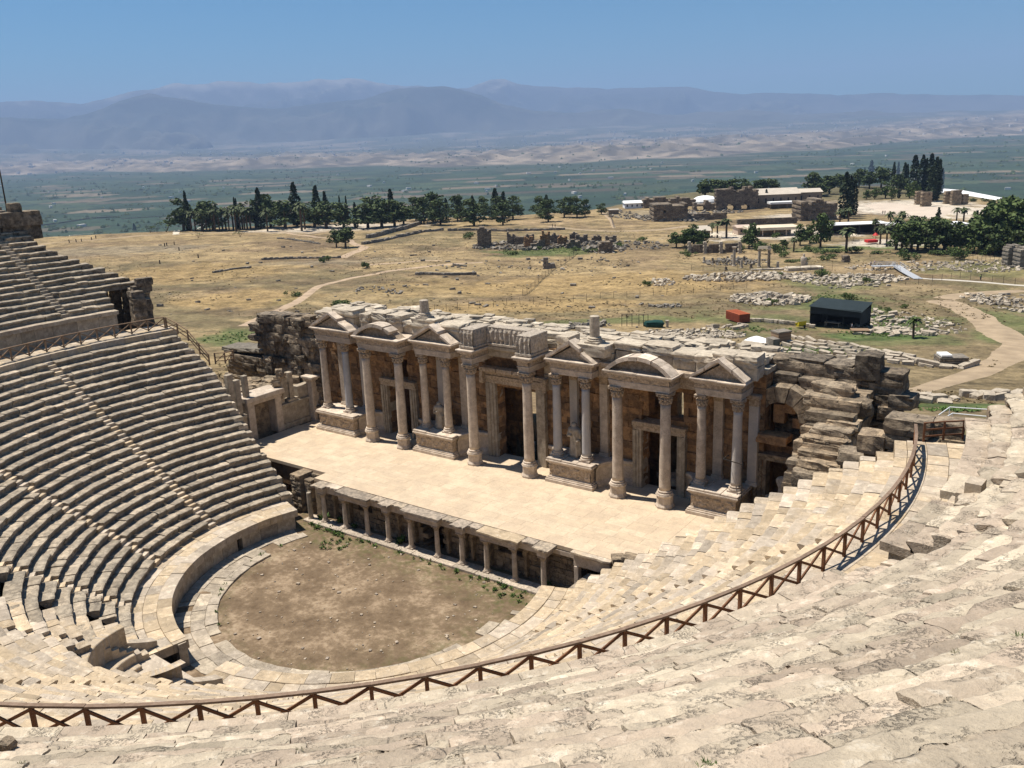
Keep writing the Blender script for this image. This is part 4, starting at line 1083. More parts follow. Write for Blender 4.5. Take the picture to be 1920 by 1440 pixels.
def column(x, y, z0, z1, r, big, shaft_mat, seed, joints=()):
    root = None; z = z0
    if big:
        mb = MB(); c8 = math.pi/8
        lathe(mb, [(.74, z0-.05), (.74, z0+.14), (.70, z0+.2), (.64, z0+.30), (.62, z0+.34), (.62, z0+.86), (.66, z0+.92), (.72, z0+1.0), (.70, z0+1.06)], (x, y, 0), 8, 1.0, 0, c8)
        z = z0+1.05
    else:
        mb = MB(); dressed(mb, x-.5, x+.5, y-.5, y+.5, z0-.03, z0+.14, .02); z = z0+.14
    lathe(mb, [(r*1.42, z), (r*1.48, z+.05), (r*1.42, z+.13), (r*1.2, z+.16), (r*1.16, z+.20), (r*1.28, z+.25), (r*1.26, z+.30), (r*1.1, z+.33)], (x, y, 0), 20)
    base = mb.build('column', MT['marble'], fac)
    zb, zt = z+.33, z1-.95
    mb = MB(); n = 22; prof = []
    for f in np.linspace(0, 1, n):
        prof.append((r*(1.06 if f in (0,) else 1.0)*(1-.145*f**1.6) + (0.02 if f > .985 else 0), zb+(zt-zb)*f))
    lathe(mb, prof, (x, y, 0), 24, float(1+.06*((seed*37 % 11)/11-.5)))
    v = mb.V[-1]; d = vn(v*1.1, 1.0, seed)*.012; rr = v[:, :2]-np.array([x, y]); ln = np.linalg.norm(rr, axis=1, keepdims=True)+1e-6
    v[:, :2] += rr/ln*d[:, None]
    for jz in joints:
        zz = zb+(zt-zb)*jz; k = np.abs(v[:, 2]-zz) < (zt-zb)/n*.55; v[k, :2] -= (rr/ln)[k]*.012
    mb.build('shaft', MT[shaft_mat], base, smooth=True)
    capital(x, y, zt, .95, r*.86, r*1.28, base)
ZC = 12.68
for k, x in enumerate((-15.356, -11.315, -2.92, 2.92, 11.315, 15.356)):
    column(x, 0.0, 3.6, ZC, .435, True, 'marble', k+1, ((), (.5,), (.35,), (.7,), (.27, .62), (.45,))[k])
SC = [(-22.15, 1.15, 'marble'), (-19.05, 1.15, 'marble_grey'), (-9.1, 1.15, 'marble'), (-6.45, 1.15, 'marble'), (5.3, 1.0, 'marble_grey'), (8.05, 1.0, 'marble_grey'), (17.85, 1.1, 'marble'), (20.6, 1.1, 'marble_grey')]
for k, (x, y, mt_) in enumerate(SC): column(x, y-.25, 5.66, ZC, .365, False, mt_, k+20, (.3,) if k % 2 else (.62,))
# pilasters on the wall behind the columns
for k, x in enumerate((-21.3, -18.3, -8.4, -5.75, 5.9, 8.75, 18.5, 21.2)):
    mb = MB(); w = .36
    dressed(mb, x-w-.1, x+w+.1, 2.2, 2.75, 5.66, 5.86, .02); dressed(mb, x-w-.06, x+w+.06, 2.24, 2.75, 5.86, 5.98, .02); dressed(mb, x-w, x+w, 2.3, 2.75, 5.98, 11.8, .03, 1, k, .01)
    o = mb.build('pilaster', MT['marble_grey' if k in (1, 2, 4, 7) else 'marble'], fac)
    mb = MB(); dressed(mb, x-w-.02, x+w+.02, 2.28, 2.75, 11.8, 12.3, .02); dressed(mb, x-w-.12, x+w+.12, 2.16, 2.75, 12.3, 12.66, .06); mb.build('capital', MT['carved'], o)
# ---- door frames
def doorframe(a, b, zt, wj, cons):
    mb = MB(); y0, y1 = 2.2, 3.5
    for x0, x1 in ((a-wj, a), (b, b+wj)):
        for i, (f0, f1, dy) in enumerate(((0, .4, 0), (.4, .72, .06), (.72, 1, .12))):
            if x1 > 0 and x0 >= b-.01: f0, f1 = 1-f1, 1-f0
            dressed(mb, x0+(x1-x0)*f0, x0+(x1-x0)*f1, y0+dy, y1, 3.5, zt, .02, float(rg.normal(1, .05)), 1, .01)
    o = mb.build('doorway', MT['wall_face'], fac)
    mb = MB(); dressed(mb, a-wj-.02, b+wj+.02, y0+.05, y1, zt, zt+.34, .02); dressed(mb, a-wj-.06, b+wj+.06, y0-.04, y1, zt+.34, zt+.72, .03, .95)
    if cons:
        dressed(mb, a-wj-.1, b+wj+.1, y0+.02, y1, zt+.72, zt+1.1, .03, .9); x = a-wj-.4
        for L in (1.9, 1.7, 1.9): rock(mb, (x+L/2, 2.35, zt+1.27), (L*.96, 1.1, .36), 0, int(x*9), .1, .06, 3, 1.05); x += L
        for x in (a-wj-.22, b+wj+.22):
            rock(mb, (x, 2.1, zt+.55), (.34, .5, 1.1), 0, int(x*3), .25, .12, 4, .95)
    mb.build('lintel', MT['carved'], o)
for k, (a, b, zt) in enumerate(DOORS): doorframe(a, b, zt, .95 if k == 1 else .72, k == 1)
# ---- entablatures
def dentils(mb, x0, x1, y, z, w=.09, hgt=.12, d=.1, step=.19):
    x = x0
    while x < x1: box(mb, x, x+w, y-d, y+.02, z, z+hgt); x += step
def entab(xa, xb, yf, yb, z0=ZC, top=.42, name='entablature'):
    mb = MB()
    for (a, bb, o) in ((0, .20, 0), (.20, .42, .03), (.42, .52, .08)): dressed(mb, xa-o, xb+o, yf-o, yb, z0+a, z0+bb, .015, float(rg.normal(1, .04)), 2, .006)
    o_ = mb.build(name, MT['marble'], fac)
    mb = MB(); n = max(8, int((xb-xa)*14)); X, Z = np.meshgrid(np.linspace(xa-.03, xb+.03, n), np.linspace(z0+.5, z0+.95, 9), indexing='ij')
    d = np.clip(fbm(np.stack([X, 0*X, Z], -1), 3.2, 3, int(abs(xa)*5)+3), -.3, .5)*.10
    grid(mb, np.stack([X, yf-.04-d-.06*(Z-z0-.5)/.4, Z], -1))
    Yg, Z = np.meshgrid(np.linspace(yf-.02, yb, 24), np.linspace(z0+.5, z0+.95, 7), indexing='ij')
    for xs, sg in ((xa-.03, -1), (xb+.03, 1)):
        d = np.clip(fbm(np.stack([0*Yg+xs, Yg, Z], -1), 3.2, 3, 5), -.3, .5)*.08; grid(mb, np.stack([xs+sg*d, Yg, Z], -1), flip=sg < 0)
    mb.build('frieze', MT['carved'], o_)
    mb = MB(); dentils(mb, xa-.05, xb, yf-.04, z0+.88)
    for (a, bb, o) in ((.92, 1.02, .14), (1.02, 1.16, .30), (1.16, 1.30, .42)):
        xs = np.linspace(xa-o, xb+o, 3 if xb-xa > 2.4 else 2)
        for i in range(len(xs)-1): dressed(mb, xs[i]+.004, xs[i+1]-.004, yf-o+rg.uniform(-.01, .03), yb, z0+a, z0+bb, .03, float(rg.normal(1, .06)), int(rg.integers(99)), .02)
    mb.build('cornice', MT['marble'], o_)
    return o_
for xa, xb in PODS: entab(xa+.25, xb-.25, .45, 3.2)
SEG = [(-15.85, -10.85), (10.85, 15.85)]
for xa, xb in SEG: entab(xa, xb, -.42, 3.2)
for xa, xb in ((-3.42, -2.42), (2.42, 3.42)): entab(xa, xb, -.42, 3.2)
for xa, xb in ((-2.4, 2.4), (-4.9, -3.45), (3.45, 4.7)):                       # recessed wall entablature
    mb = MB(); dressed(mb, xa, xb, 1.9, 3.3, ZC+.3, ZC+.8, .03, 1, 3, .01); dressed(mb, xa, xb, 1.8, 3.3, ZC+.8, ZC+1.0, .03, .95, 3, .01); dressed(mb, xa, xb, 1.5, 3.3, ZC+1.0, ZC+1.3, .04, 1.05, 3, .02)
    mb.build('entablature', MT['wall_face'], fac)
for xa, xb in ((-17.3, -16.2), (-10.5, -9.75), (9.2, 10.5), (16.15, 17.2)):    # curved links between the bays
    mb = MB()
    for (a, bb, o) in ((0, .5, 0), (.5, .92, .05), (.92, 1.3, .3)): dressed(mb, xa-.3, xb+.3, 1.35-o, 3.2, ZC+a, ZC+bb, .03, 1, 5, .02)
    mb.build('entablature', MT['carved'], fac)
# ---- pediments
def tri_ped(xa, xb, yf, z0, broken=0):
    xc, hgt = (xa+xb)/2, 1.38; W = (xb-xa)/2+.34
    mb = MB()
    prism_xz(mb, [(xc-W+.35, z0), (xc+W-.35, z0), (xc, z0+hgt-.3)], yf+.18, yf+1.1, .9)
    o = mb.build('pediment', MT['carved'], fac)
    mb = MB(); th = .25
    for sg in (-1, 1):
        pcs = ((0, .47, 0), (.49, 1.0, 0)) if not (broken and sg == broken) else ((0, .52, .14), (.60, 1.0, 0))
        for f0, f1, dz in pcs:
            p = [(xc+sg*W*(1-f0), z0+hgt*f0-dz), (xc+sg*W*(1-f1), z0+hgt*f1-dz), (xc+sg*W*(1-f1), z0+hgt*f1+th-dz), (xc+sg*W*(1-f0), z0+hgt*f0+th*(.8 if f0 == 0 else 1)-dz)]
            if sg > 0: p = p[::-1]
            prism_xz(mb, p, yf-.30+rg.uniform(-.05, .10), yf+1.0+rg.uniform(-.2, .2), float(rg.normal(1.03, .08)), .07)
            pp = [(a, b-.12) for a, b in p]
            prism_xz(mb, [(a, b) for a, b in pp], yf-.12, yf+1.2, .9)
    mb.build('raking_cornice', MT['marble'], o)
for k, (xa, xb) in enumerate(PODS): tri_ped(xa+.25, xb-.25, .45, ZC+1.28, (1, 1, 1, 0)[k])
def seg_ped(xa, xb, yf, z0, k):
    xc = (xa+xb)/2; W = (xb-xa)/2+.36; hgt = 1.22; n = 17
    R_ = (W*W+hgt*hgt)/(2*hgt); zc = z0+hgt-R_; t0 = math.asin(W/R_)
    t = np.linspace(-t0, t0, n); mb = MB()
    pts = [(xc+(R_-.25)*math.sin(a), zc+(R_-.25)*math.cos(a)) for a in t]; pts = [(x, max(z, z0)) for x, z in pts]
    prism_xz(mb, [(pts[0][0], z0)] + [(pts[-1][0], z0)] + pts[::-1][1:-1], yf+.3, yf+1.2, .85)
    o = mb.build('pediment', MT['carved'], fac)
    mb = MB(); cuts = [0, 3, 6, 8, 11, 13, 16]
    for c0, c1 in zip(cuts[:-1], cuts[1:]):
        if k == 0 and c0 == 13: continue
        if k == 0 and c0 == 11: dz = -.05
        else: dz = rg.normal(0, .015)
        ti = float(rg.normal(1.0, .08)) if not (k == 1 and c0 in (3, 8)) else 1.35
        for i in range(c0, c1):
            a0, a1 = t[i]+(.006 if i == c0 else 0), t[i+1]-(.006 if i == c1-1 else 0)
            p = [(xc+r*math.sin(a), zc+r*math.cos(a)+dz) for r, a in ((R_-.25, a0), (R_-.25, a1), (R_+.05, a1), (R_+.05, a0))]
            prism_xz(mb, p, yf-.32+(.08 if c0 in (3, 11) else 0), yf+.95, ti, .035)
    mb.build('arched_cornice', MT['marble'], o)
for k, (xa, xb) in enumerate(SEG): seg_ped(xa+.1, xb-.1, -.42, ZC+1.28, k)
# ---- carved reliefs above the two middle columns and between them
def relief(x0, x1, y0, y1, z0, z1, seed, name='relief_block'):
    mb = MB()
    dressed(mb, x0-.12, x1+.12, y0-.12, y1, z0, z0+.22, .03); dressed(mb, x0, x1, y0+.06, y1, z0+.22, z1-.02, .05, 1, seed, .02)
    n = int((x1-x0)*20); X, Z = np.meshgrid(np.linspace(x0, x1, n), np.linspace(z0+.24, z1-.04, 34), indexing='ij')
    fig = .5+.5*np.cos((X-x0)/(x1-x0)*2*math.pi*max(2, round((x1-x0)/.48))); body = fig*np.clip((z1-.15-Z)*4, 0, 1)
    d = .13*body + .10*np.clip(fbm(np.stack([X, 0*X, Z], -1), 3.0, 3, seed), -.4, .6)
    grid(mb, np.stack([X, y0-d+.04, Z], -1))
    Yg, Z = np.meshgrid(np.linspace(y0, y1, max(10, int((y1-y0)*16))), np.linspace(z0+.24, z1-.04, 26), indexing='ij')
    for xs, sg in ((x0, -1), (x1, 1)):
        fg = .5+.5*np.cos((Yg-y0)/.45*2*math.pi); d = .07*fg + .07*np.clip(fbm(np.stack([0*Yg+xs, Yg, Z], -1), 3, 3, seed+4), -.4, .6); grid(mb, np.stack([xs+sg*d, Yg, Z], -1), flip=sg < 0)
    mb.build(name, MT['relief'], fac)
relief(-3.55, -2.2, -.35, 2.2, ZC+1.36, ZC+3.05, 11); relief(2.25, 3.6, -.35, 2.2, ZC+1.36, ZC+3.05, 12); relief(-2.1, 2.15, 1.55, 2.6, ZC+1.36, ZC+3.0, 13)
# ---- attic blocks and slabs on the wall top
ATT = [(-22.9, -20.6, 1.2, 14.05, 1.25), (-20.5, -17.9, 1.3, 14.05, 1.75), (-17.3, -16.2, 1.6, 13.95, 1.5), (-16.1, -14.2, 1.9, 14.1, 1.55), (-14.1, -12.2, 1.9, 14.0, 1.6), (-12.1, -10.6, 2.0, 14.0, 1.2), (-10.4, -7.6, 1.2, 14.0, 1.75), (-7.5, -5.1, 1.5, 14.0, 1.5),
       (4.9, 6.0, 1.6, 14.0, 1.5), (6.1, 7.4, 1.5, 14.0, .9), (7.5, 8.7, 1.4, 14.0, 1.1), (8.8, 10.0, 1.6, 14.0, 1.0), (10.1, 12.4, 1.9, 14.0, 1.55), (12.5, 15.0, 1.9, 14.0, 1.6), (15.1, 16.9, 1.7, 13.9, 1.45), (17.0, 18.3, 1.5, 14.0, 1.4), (18.4, 20.0, 1.3, 14.0, 1.75), (20.05, 21.7, 1.4, 14.0, 1.6)]
for k, (x0, x1, y0, z0, hg) in enumerate(ATT):
    mb = MB()
    rock(mb, ((x0+x1)/2, y0+.75, z0+hg*.27), (x1-x0-.02, 1.5, hg*.55), 0, k, .06, .06, 5, float(rg.normal(1, .07)))
    rock(mb, ((x0+x1)/2+rg.normal(0, .06), y0+.72, z0+hg*.78), (x1-x0+.05, 1.75, hg*.46*rg.uniform(.8, 1.15)), rg.normal(0, .04), k+50, .12, .13, 6, float(rg.normal(1.03, .07)))
    mb.build('attic_block', MT['block'], fac)
mb = MB()
for k in range(60):
    x = rg.uniform(-16, 21); rock(mb, (x, rg.uniform(2.8, 4.2), 14.75+rg.uniform(0, .35)), (rg.uniform(.8, 2.2), rg.uniform(.6, 1.2), rg.uniform(.3, .6)), rg.normal(0, .2), k, .12, .1, 3, float(rg.normal(1.05, .09)))
mb.build('roof_slab', MT['block'], fac)
# ---- objects standing on the facade
for (x, y, zb, hgt, r, lab) in ((-9.2, 1.7, 15.75, 1.6, .42, 'white marble column stump on moulded base standing on the left half of the facade top'), (8.45, 1.6, 15.35, 2.1, .40, 'tan column stump standing on a block above the pediment right of the middle door')):
    mb = MB(); dressed(mb, x-.62, x+.62, y-.62, y+.62, zb-.05, zb+.16, .04)
    lathe(mb, [(.60, .16), (.62, .26), (.50, .34), (.55, .42), (r, .5), (r*.97, hgt*.8), (r*.95, hgt), (r*.8, hgt+.03)], (x, y, zb), 20)
    tag(mb.build('column_stump', MT['relief' if x < 0 else 'block'], None, loc=(x, y, zb)), lab, 'column stump')
if True:
    mb = MB(); rock(mb, (8.4, 1.6, 14.85), (3.0, 1.9, .95), 0, 5, .12, .08, 4, .95); mb.build('stump_block', MT['block'], fac)
def statue(x, y, z, hgt, lab, turn=0.0, headless=True):
    mb = MB(); rock(mb, (x, y, z+.12), (.75, .62, .26), turn, 4, .05, .03, 3)
    zz = np.linspace(0, 1, 40); A = np.linspace(0, 2*math.pi, 37)[:-1]
    w = np.interp(zz, [0, .08, .3, .48, .58, .72, .80, .86, .89, .93, .97, 1.0], [.24, .235, .22, .215, .19, .225, .235, .13, .075, .10, .085, .01])
    dp = np.interp(zz, [0, .1, .45, .6, .75, .82, .87, .93, 1.0], [.20, .18, .16, .15, .17, .14, .08, .10, .01])
    P = np.zeros((40, 37, 3))
    for j, a in enumerate(np.append(A, A[0])):
        fold = 1 + .11*np.cos(a*7 + zz*5.0)*np.clip((.78-zz)*6, 0, 1)
        sway = .035*np.sin(zz*5)
        P[:, j, 0] = (w*fold*math.cos(a)+sway)*hgt*.9; P[:, j, 1] = dp*fold*math.sin(a)*hgt*.9; P[:, j, 2] = zz*hgt
    # bent arm across the chest
    V = rz(P.reshape(-1, 3), turn, (x, y, z+.24)); grid(mb, V.reshape(40, 37, 3), flip=False)
    for (p0, p1, r0, r1) in (((-.21, 0, .78), (-.23, -.10, .56), .065, .055), ((-.23, -.10, .56), (-.02, -.17, .62), .055, .045), ((.21, 0, .78), (.23, -.03, .52), .065, .052), ((.23, -.03, .52), (.17, -.14, .42), .05, .04)):
        a_ = rz(np.array([p0, p1])*np.array([hgt*.9, hgt*.9, hgt]), turn, (x, y, z+.24)); tube(mb, a_[0], a_[1], r0*hgt*.9, r1*hgt*.9, 10)
    o = mb.build('statue', MT['wall_face'], None, smooth=True, loc=(x, y, z)); tag(o, lab, 'statue'); return o
statue(-7.75, 1.25, 5.66, 2.35, 'draped standing statue between columns on the podium left of the middle door', .2)
statue(6.75, 1.15, 5.66, 2.75, 'draped veiled statue between grey columns on the podium right of the middle door', -.15)
# fallen pieces behind the doors
def loose(name, lab, cat, group, items, mat, rnd=.12, rough=.08):
    for k, (x, y, z, sx, sy, sz, a) in enumerate(items):
        mb = MB(); rock(mb, (x, y, z), (sx, sy, sz), a, k*7+int(abs(x)*10), rnd, rough, 4, float(np.clip(1+.12*math.sin(k*2.3+x), .8, 1.25)))
        tag(mb.build(name, mat, None, loc=(x, y, z-sz/2)), lab, cat, group)
loose('fallen_block', 'broken marble block lying in the room behind a facade doorway', 'stone block', 'blocks lying behind the facade doors',
      [(-.6, 5.2, 4.0, .9, .6, .7, .4), (.6, 6.0, 3.9, 1.2, .6, .5, 1.1), (.1, 4.4, 3.8, .6, .5, .4, .2), (13.2, 4.9, 3.9, 1.6, .7, .5, .6), (14.4, 5.6, 4.0, 1.5, .8, .7, -.5), (13.9, 4.2, 3.8, .9, .6, .45, .2), (-13.8, 5.0, 3.9, 1.0, .7, .6, .5)], MT['block'])
# ------------------------------------------------------------------ side walls and ruins flanking the stage
rg = np.random.default_rng(71)
lw = thing('side_wall', (-26.3, -3, 3.6), 'pale side wall with a square doorway at the far left end of the stage', 'wall')
mb = MB()
XL = -25.7
def wallbox(y0, y1, z0, z1, d=.9, t=1.0, x=XL): dressed(mb, x-d, x, y0, y1, z0, z1, .03, t, int(rg.integers(99)), .012)
wallbox(-2.1, 1.9, 3.5, 4.1, 1.0, .95, XL+.12); wallbox(-2.0, -.1, 4.1, 5.75, .9, 1.0); wallbox(-.08, 1.9, 4.1, 5.75, .9, .96); wallbox(-2.1, 1.95, 5.75, 5.95, 1.0, 1.0, XL+.08); wallbox(-2.1, 1.95, 5.95, 6.2, 1.0, .95, XL+.22)
wallbox(.2, 1.9, 6.2, 7.5, .8, 1.0); wallbox(-2.0, -1.55, 6.2, 9.0, .9, .98); wallbox(-.85, -.3, 6.25, 9.2, .6, 1.0, XL+.05)
wallbox(-1.5, -.9, 6.7, 8.8, .5, .92, XL-.1); wallbox(-1.2, .1, 6.2, 6.5, .95, 1.05, XL+.12)
wallbox(-8.6, -6.25, 3.5, 6.1, .9, .95); wallbox(-9.2, -6.3, 6.1, 6.4, .9, 1.0, XL+.15)
mb.build('wall', MT['wall_face'], lw)
mb = MB()
for y0, y1 in ((-6.15, -5.35), (-2.85, -2.05)): dressed(mb, XL-1.9, XL+.12, y0, y1, 3.55, 7.1, .03, 1, 3, .01)
dressed(mb, XL-2.0, XL+.2, -6.25, -1.95, 7.1, 7.45, .03, 1.0, 3, .01); dressed(mb, XL-2.0, XL+.42, -6.4, -1.8, 7.45, 7.95, .05, 1.02, 3, .02)
mb.build('doorway', MT['marble'], lw)
mb = MB()
for (y0, y1, zt, w) in ((-7.15, -6.55, 9.9, .5), (-6.1, -5.62, 10.1, .45), (-7.9, -7.3, 10.6, .5)):
    dressed(mb, XL-w-.1, XL-.05, y0, y1, 6.4 if y1 < -6.2 else 7.95, zt, .04, float(rg.normal(1, .05)), 5, .015)
mb.build('upright_slab', MT['wall_face'], lw)
mb = MB()
dressed(mb, XL-.2, XL+.75, 1.5, 2.5, 3.5, 7.9, .04, .95, 5, .015); dressed(mb, XL-.3, XL+1.0, 1.2, 2.6, 7.9, 8.15, .04); dressed(mb, XL-.35, XL+1.35, 1.0, 2.6, 8.15, 8.4, .05, 1.05)
for k in range(3): dressed(mb, XL+.1+.22*k, XL+.25+.22*k, 1.44, 1.6, 3.9, 7.7, .02)
mb.build('corner_pier', MT['marble'], lw)
mb = MB()
for k in range(70):
    x, y = rg.uniform(-33, -27.2), rg.uniform(-6.2, 1.6)
    rock(mb, (x, y, 7.0+rg.uniform(-.3, .5)+max(0, y)*.12), (rg.uniform(.8, 1.8), rg.uniform(.7, 1.3), rg.uniform(.4, .8)), rg.uniform(0, 3), k, .15, .12, 3, float(rg.normal(1, .14)))
box(mb, -33, -26.7, -6.3, 1.7, 2, 6.9, .9)
for k in range(14): rock(mb, (-25.95-.5*rg.random(), -2.1+rg.uniform(0, .7), 6.6+.22*k), (.7, .7, .5), rg.uniform(0, 3), k, .25, .16, 3, float(rg.normal(1, .12)))
mb.build('rubble_core', MT['ruin_warm'], lw)
# the tall stack of dark blocks at the left end of the facade
st = thing('ruined_wall', (-29.5, 3.4, 3.6), 'jagged stack of dark weathered blocks at the left end of the stage facade', 'ruin')
mb = MB(); z = 3.2; k = 0
while z < 13.6:
    hh = rg.uniform(.6, 1.05); xl = np.interp(z, [3.2, 6, 8.5, 11, 13.5], [-31.5, -31.2, -32.4, -33.6, -33.2]) + rg.normal(0, .35); x = xl
    while x < -24.7:
        L = rg.uniform(.8, 2.2)
        rock(mb, (x+L/2, 3.1+rg.normal(0, .16), z+hh/2), (L*1.02, 2.2+rg.normal(0, .2), hh*1.04), rg.normal(0, .05), k, .13, .10, 4, float(np.clip(rg.normal(1, .22), .5, 1.5))); x += L; k += 1
    z += hh*.97
for (x, y, z_, sx, sy, sz, a) in ((-31.6, 2.6, 13.7, 2.6, 1.8, .9, .3), (-29.6, 2.9, 13.9, 2.2, 1.6, .7, -.2), (-33.2, 2.4, 12.6, 1.9, 1.7, .8, .2), (-28.0, 3.6, 13.8, 1.8, 1.5, .8, .5), (-33.6, 2.6, 11.4, 2.0, 1.8, .6, 0)):
    rock(mb, (x, y, z_), (sx, sy, sz), a, k, .16, .12, 4, float(rg.normal(1, .15))); k += 1
box(mb, -31, -24.8, 3.4, 7.2, 2, 12.6, .7)
mb.build('stacked_blocks', MT['ruin'], st)
mb = MB()
for k in range(10): rock(mb, (-25.6+rg.normal(0, .2), 2.7+rg.normal(0, .1), 8.5+.62*k), (1.4, 1.3, .66), 0, k, .15, .1, 3, float(rg.normal(1, .12)))
for k in range(5): rock(mb, (-27.3+.5*k, 2.5, 13.3+rg.uniform(0, .5)), (1.0, 1.2, .5), rg.uniform(0, 1), k, .2, .12, 3, 1.2)
mb.build('wall_end', MT['ruin_warm'], st)
lo = thing('ruined_wall', (-37.5, 3.5, 5), 'low broad dark block wall left of the stage ruin under the timber rail', 'ruin')
mb = MB()
for lev in range(5):
    x = -41.0+.5*lev
    while x < -33.6:
        L = rg.uniform(1.6, 3.2); rock(mb, (x+L/2, 3.6+rg.normal(0, .1), 5.4+.8*lev), (L, 2.6, .84), 0, int(x*9+lev), .12, .08, 4, float(rg.normal(1, .15))); x += L
mb.build('wall_courses', MT['ruin'], lo)
mb = MB()
for k in range(5): rock(mb, (-39.6+1.5*k, 3.8, 9.35+.1*k), (2.4, 2.6, .4), .03, k, .14, .12, 4, .75)
mb.build('cap_slabs', MT['block_grey'], lo)

# right end: broken side building with an arch, a doorway and a stair like stack of blocks
vr = thing('ruined_building', (25, 2, 3.6), 'broken brown side building with arch and stepped block stack right of the facade', 'ruin')
mb = MB(); rgv = np.random.default_rng(73)
stack = [(25.3, 28.0, 2.6, 14.15, .95), (25.0, 27.2, 1.75, 13.5, .75), (27.0, 29.3, 1.7, 13.45, 1.0), (25.6, 27.7, .85, 12.75, .75), (27.0, 29.1, .2, 12.45, .85), (25.7, 27.1, 0.1, 12.0, .6), (26.4, 28.9, -.75, 12.2, .6), (26.1, 28.9, -1.55, 11.72, .65), (26.1, 28.95, -2.5, 11.1, .8), (28.9, 31.4, -3.4, 11.75, .95), (26.3, 29.1, -3.2, 10.7, .85), (26.3, 28.2, -4.0, 10.15, 1.25), (28.2, 29.5, -4.1, 10.2, .8), (25.7, 26.5, -.9, 11.4, .8), (25.5, 26.3, -1.9, 10.5, .9)]
for k, (x0, x1, y, zt, hh) in enumerate(stack):
    rock(mb, ((x0+x1)/2, y+.15, zt-hh/2), (x1-x0, 1.35, hh), rgv.normal(0, .03), k+3, .22, .15, 6, float(np.clip(rgv.normal(1.05, .15), .7, 1.4)))
z = 3.0
while z < 13.4:                                                     # mass under and behind the stack
    hh = rgv.uniform(.6, .9); y0 = np.interp(z, [3, 9.6, 11.5, 13.4], [-4.3, -3.7, -.5, 1.9]); y = y0
    while y < 6.2:
        L = rgv.uniform(1.0, 2.0)
        rock(mb, (27.2+rgv.normal(0, .05), y+L/2, z+hh/2), (3.2, L*1.02, hh*1.03), 0, int(rgv.integers(9999)), .10, .07, 3, float(np.clip(rgv.normal(.95, .2), .5, 1.4))); y += L
    z += hh
mb.build('stepped_stack', MT['ruin_warm'], vr)
mb = MB(); z = 8.0
while z < 14.4:
    hh = rgv.uniform(.75, 1.0); x = 19.9 + rgv.uniform(0, .5)
    while x < 29.0:
        L = rgv.uniform(1.3, 2.8); rock(mb, (x+L/2, 5.6+rgv.normal(0, .15), z+hh/2), (L, 1.9, hh*1.03), 0, int(rgv.integers(9999)), .14, .10, 4, float(np.clip(rgv.normal(1, .2), .5, 1.4))); x += L
    z += hh
for (x, y, z_, sx, sy, sz, a) in ((28.2, 5.2, 15.0, 1.7, 1.6, 1.7, .1), (21.5, 5.6, 14.7, 2.4, 2.0, .5, .1), (24.0, 6.0, 14.75, 2.6, 2.2, .5, -.1), (26.2, 5.7, 14.7, 1.9, 2, .45, .05), (22.4, 4.4, 13.6, 2.6, 1.0, .8, .02), (25.0, 4.4, 13.5, 2.3, 1.0, .75, 0), (29.6, 5.5, 14.0, 1.0, 1.5, .9, .4), (30.3, 5.2, 12.9, 1.3, 1.6, .9, .2), (29.6, 5.0, 12.0, 1.2, 1.6, .9, .2), (30.5, 4.7, 11.6, 1.0, 1.4, .9, .6), (29.3, 5.2, 10.8, 1.1, 1.8, 1.0, 0)):
    rock(mb, (x, y, z_), (sx, sy, sz), a, int(x*7), .14, .12, 4, float(rgv.normal(1, .15)))
mb.build('back_wall', MT['ruin'], vr)
mb = MB()                                                            # arch of voussoirs
cx, cz, ri, ro = 23.0, 10.9, 1.35, 2.5
for k in range(7):
    a0, a1 = math.pi*(k+.03)/7, math.pi*(k+.97)/7; rr = ro+rgv.uniform(-.12, .2)
    p = [(cx+ri*math.cos(a0), cz+ri*math.sin(a0)), (cx+rr*math.cos(a0), cz+rr*math.sin(a0)), (cx+rr*math.cos(a1), cz+rr*math.sin(a1)), (cx+ri*math.cos(a1), cz+ri*math.sin(a1))]
    prism_xz(mb, p[::-1] if False else p, 2.75+rgv.normal(0, .05), 4.6, float(rgv.normal(1.05, .12)))
mb.build('arch', MT['ruin_warm'], vr)
mb = MB()
coursed(mb, 20.3, 25.6, 3.3, 1.2, 8.1, 13.0, [(21.75, 24.3, 9.0, 12.1)], .5, .8, .8, 1.6, .06, 1.0, .1, .07)
for (x0, x1, z0, z1) in ((22.3, 23.1, 10.5, 11.9), (23.1, 23.9, 11.3, 12.2), (23.7, 24.3, 10.3, 11.0)): rock(mb, ((x0+x1)/2, 3.7, (z0+z1)/2), (x1-x0, .8, z1-z0), 0, int(x0*5), .1, .07, 3, 1.1)
rock(mb, (22.7, 2.6, 9.6), (2.2, 1.3, .65), 0, 9, .15, .1, 4, 1.2); rock(mb, (24.9, 2.2, 9.0), (1.1, 1.2, .7), 0, 12, .2, .1, 4, 1.2)
coursed(mb, 20.3, 26.0, 2.9, 1.2, 3.4, 8.3, [(22.0, 24.6, 3, 7.9)], .5, .7, .8, 1.5, .04)
box(mb, 20.5, 27, 4.9, 5.2, 3, 12.5, .6)
mb.build('front_wall', MT['brown'], vr)
mb = MB()
for i, (x0, x1, y) in enumerate(((21.25, 21.55, 2.5), (21.55, 21.85, 2.58), (21.85, 22.15, 2.66))): dressed(mb, x0, x1, y, 3.6, 3.5, 7.75, .02, float(rgv.normal(1, .06)), 2, .01)
dressed(mb, 21.2, 25.0, 2.55, 3.6, 7.75, 8.05, .03); dressed(mb, 21.1, 25.1, 2.42, 3.6, 8.05, 8.3, .03, 1.05)
mb.build('doorway', MT['ruin_warm'], vr)
ew = thing('ruined_wall', (32.8, -5, 11), 'two courses of big worn blocks beside the right end of the railing', 'ruin')
mb = MB()
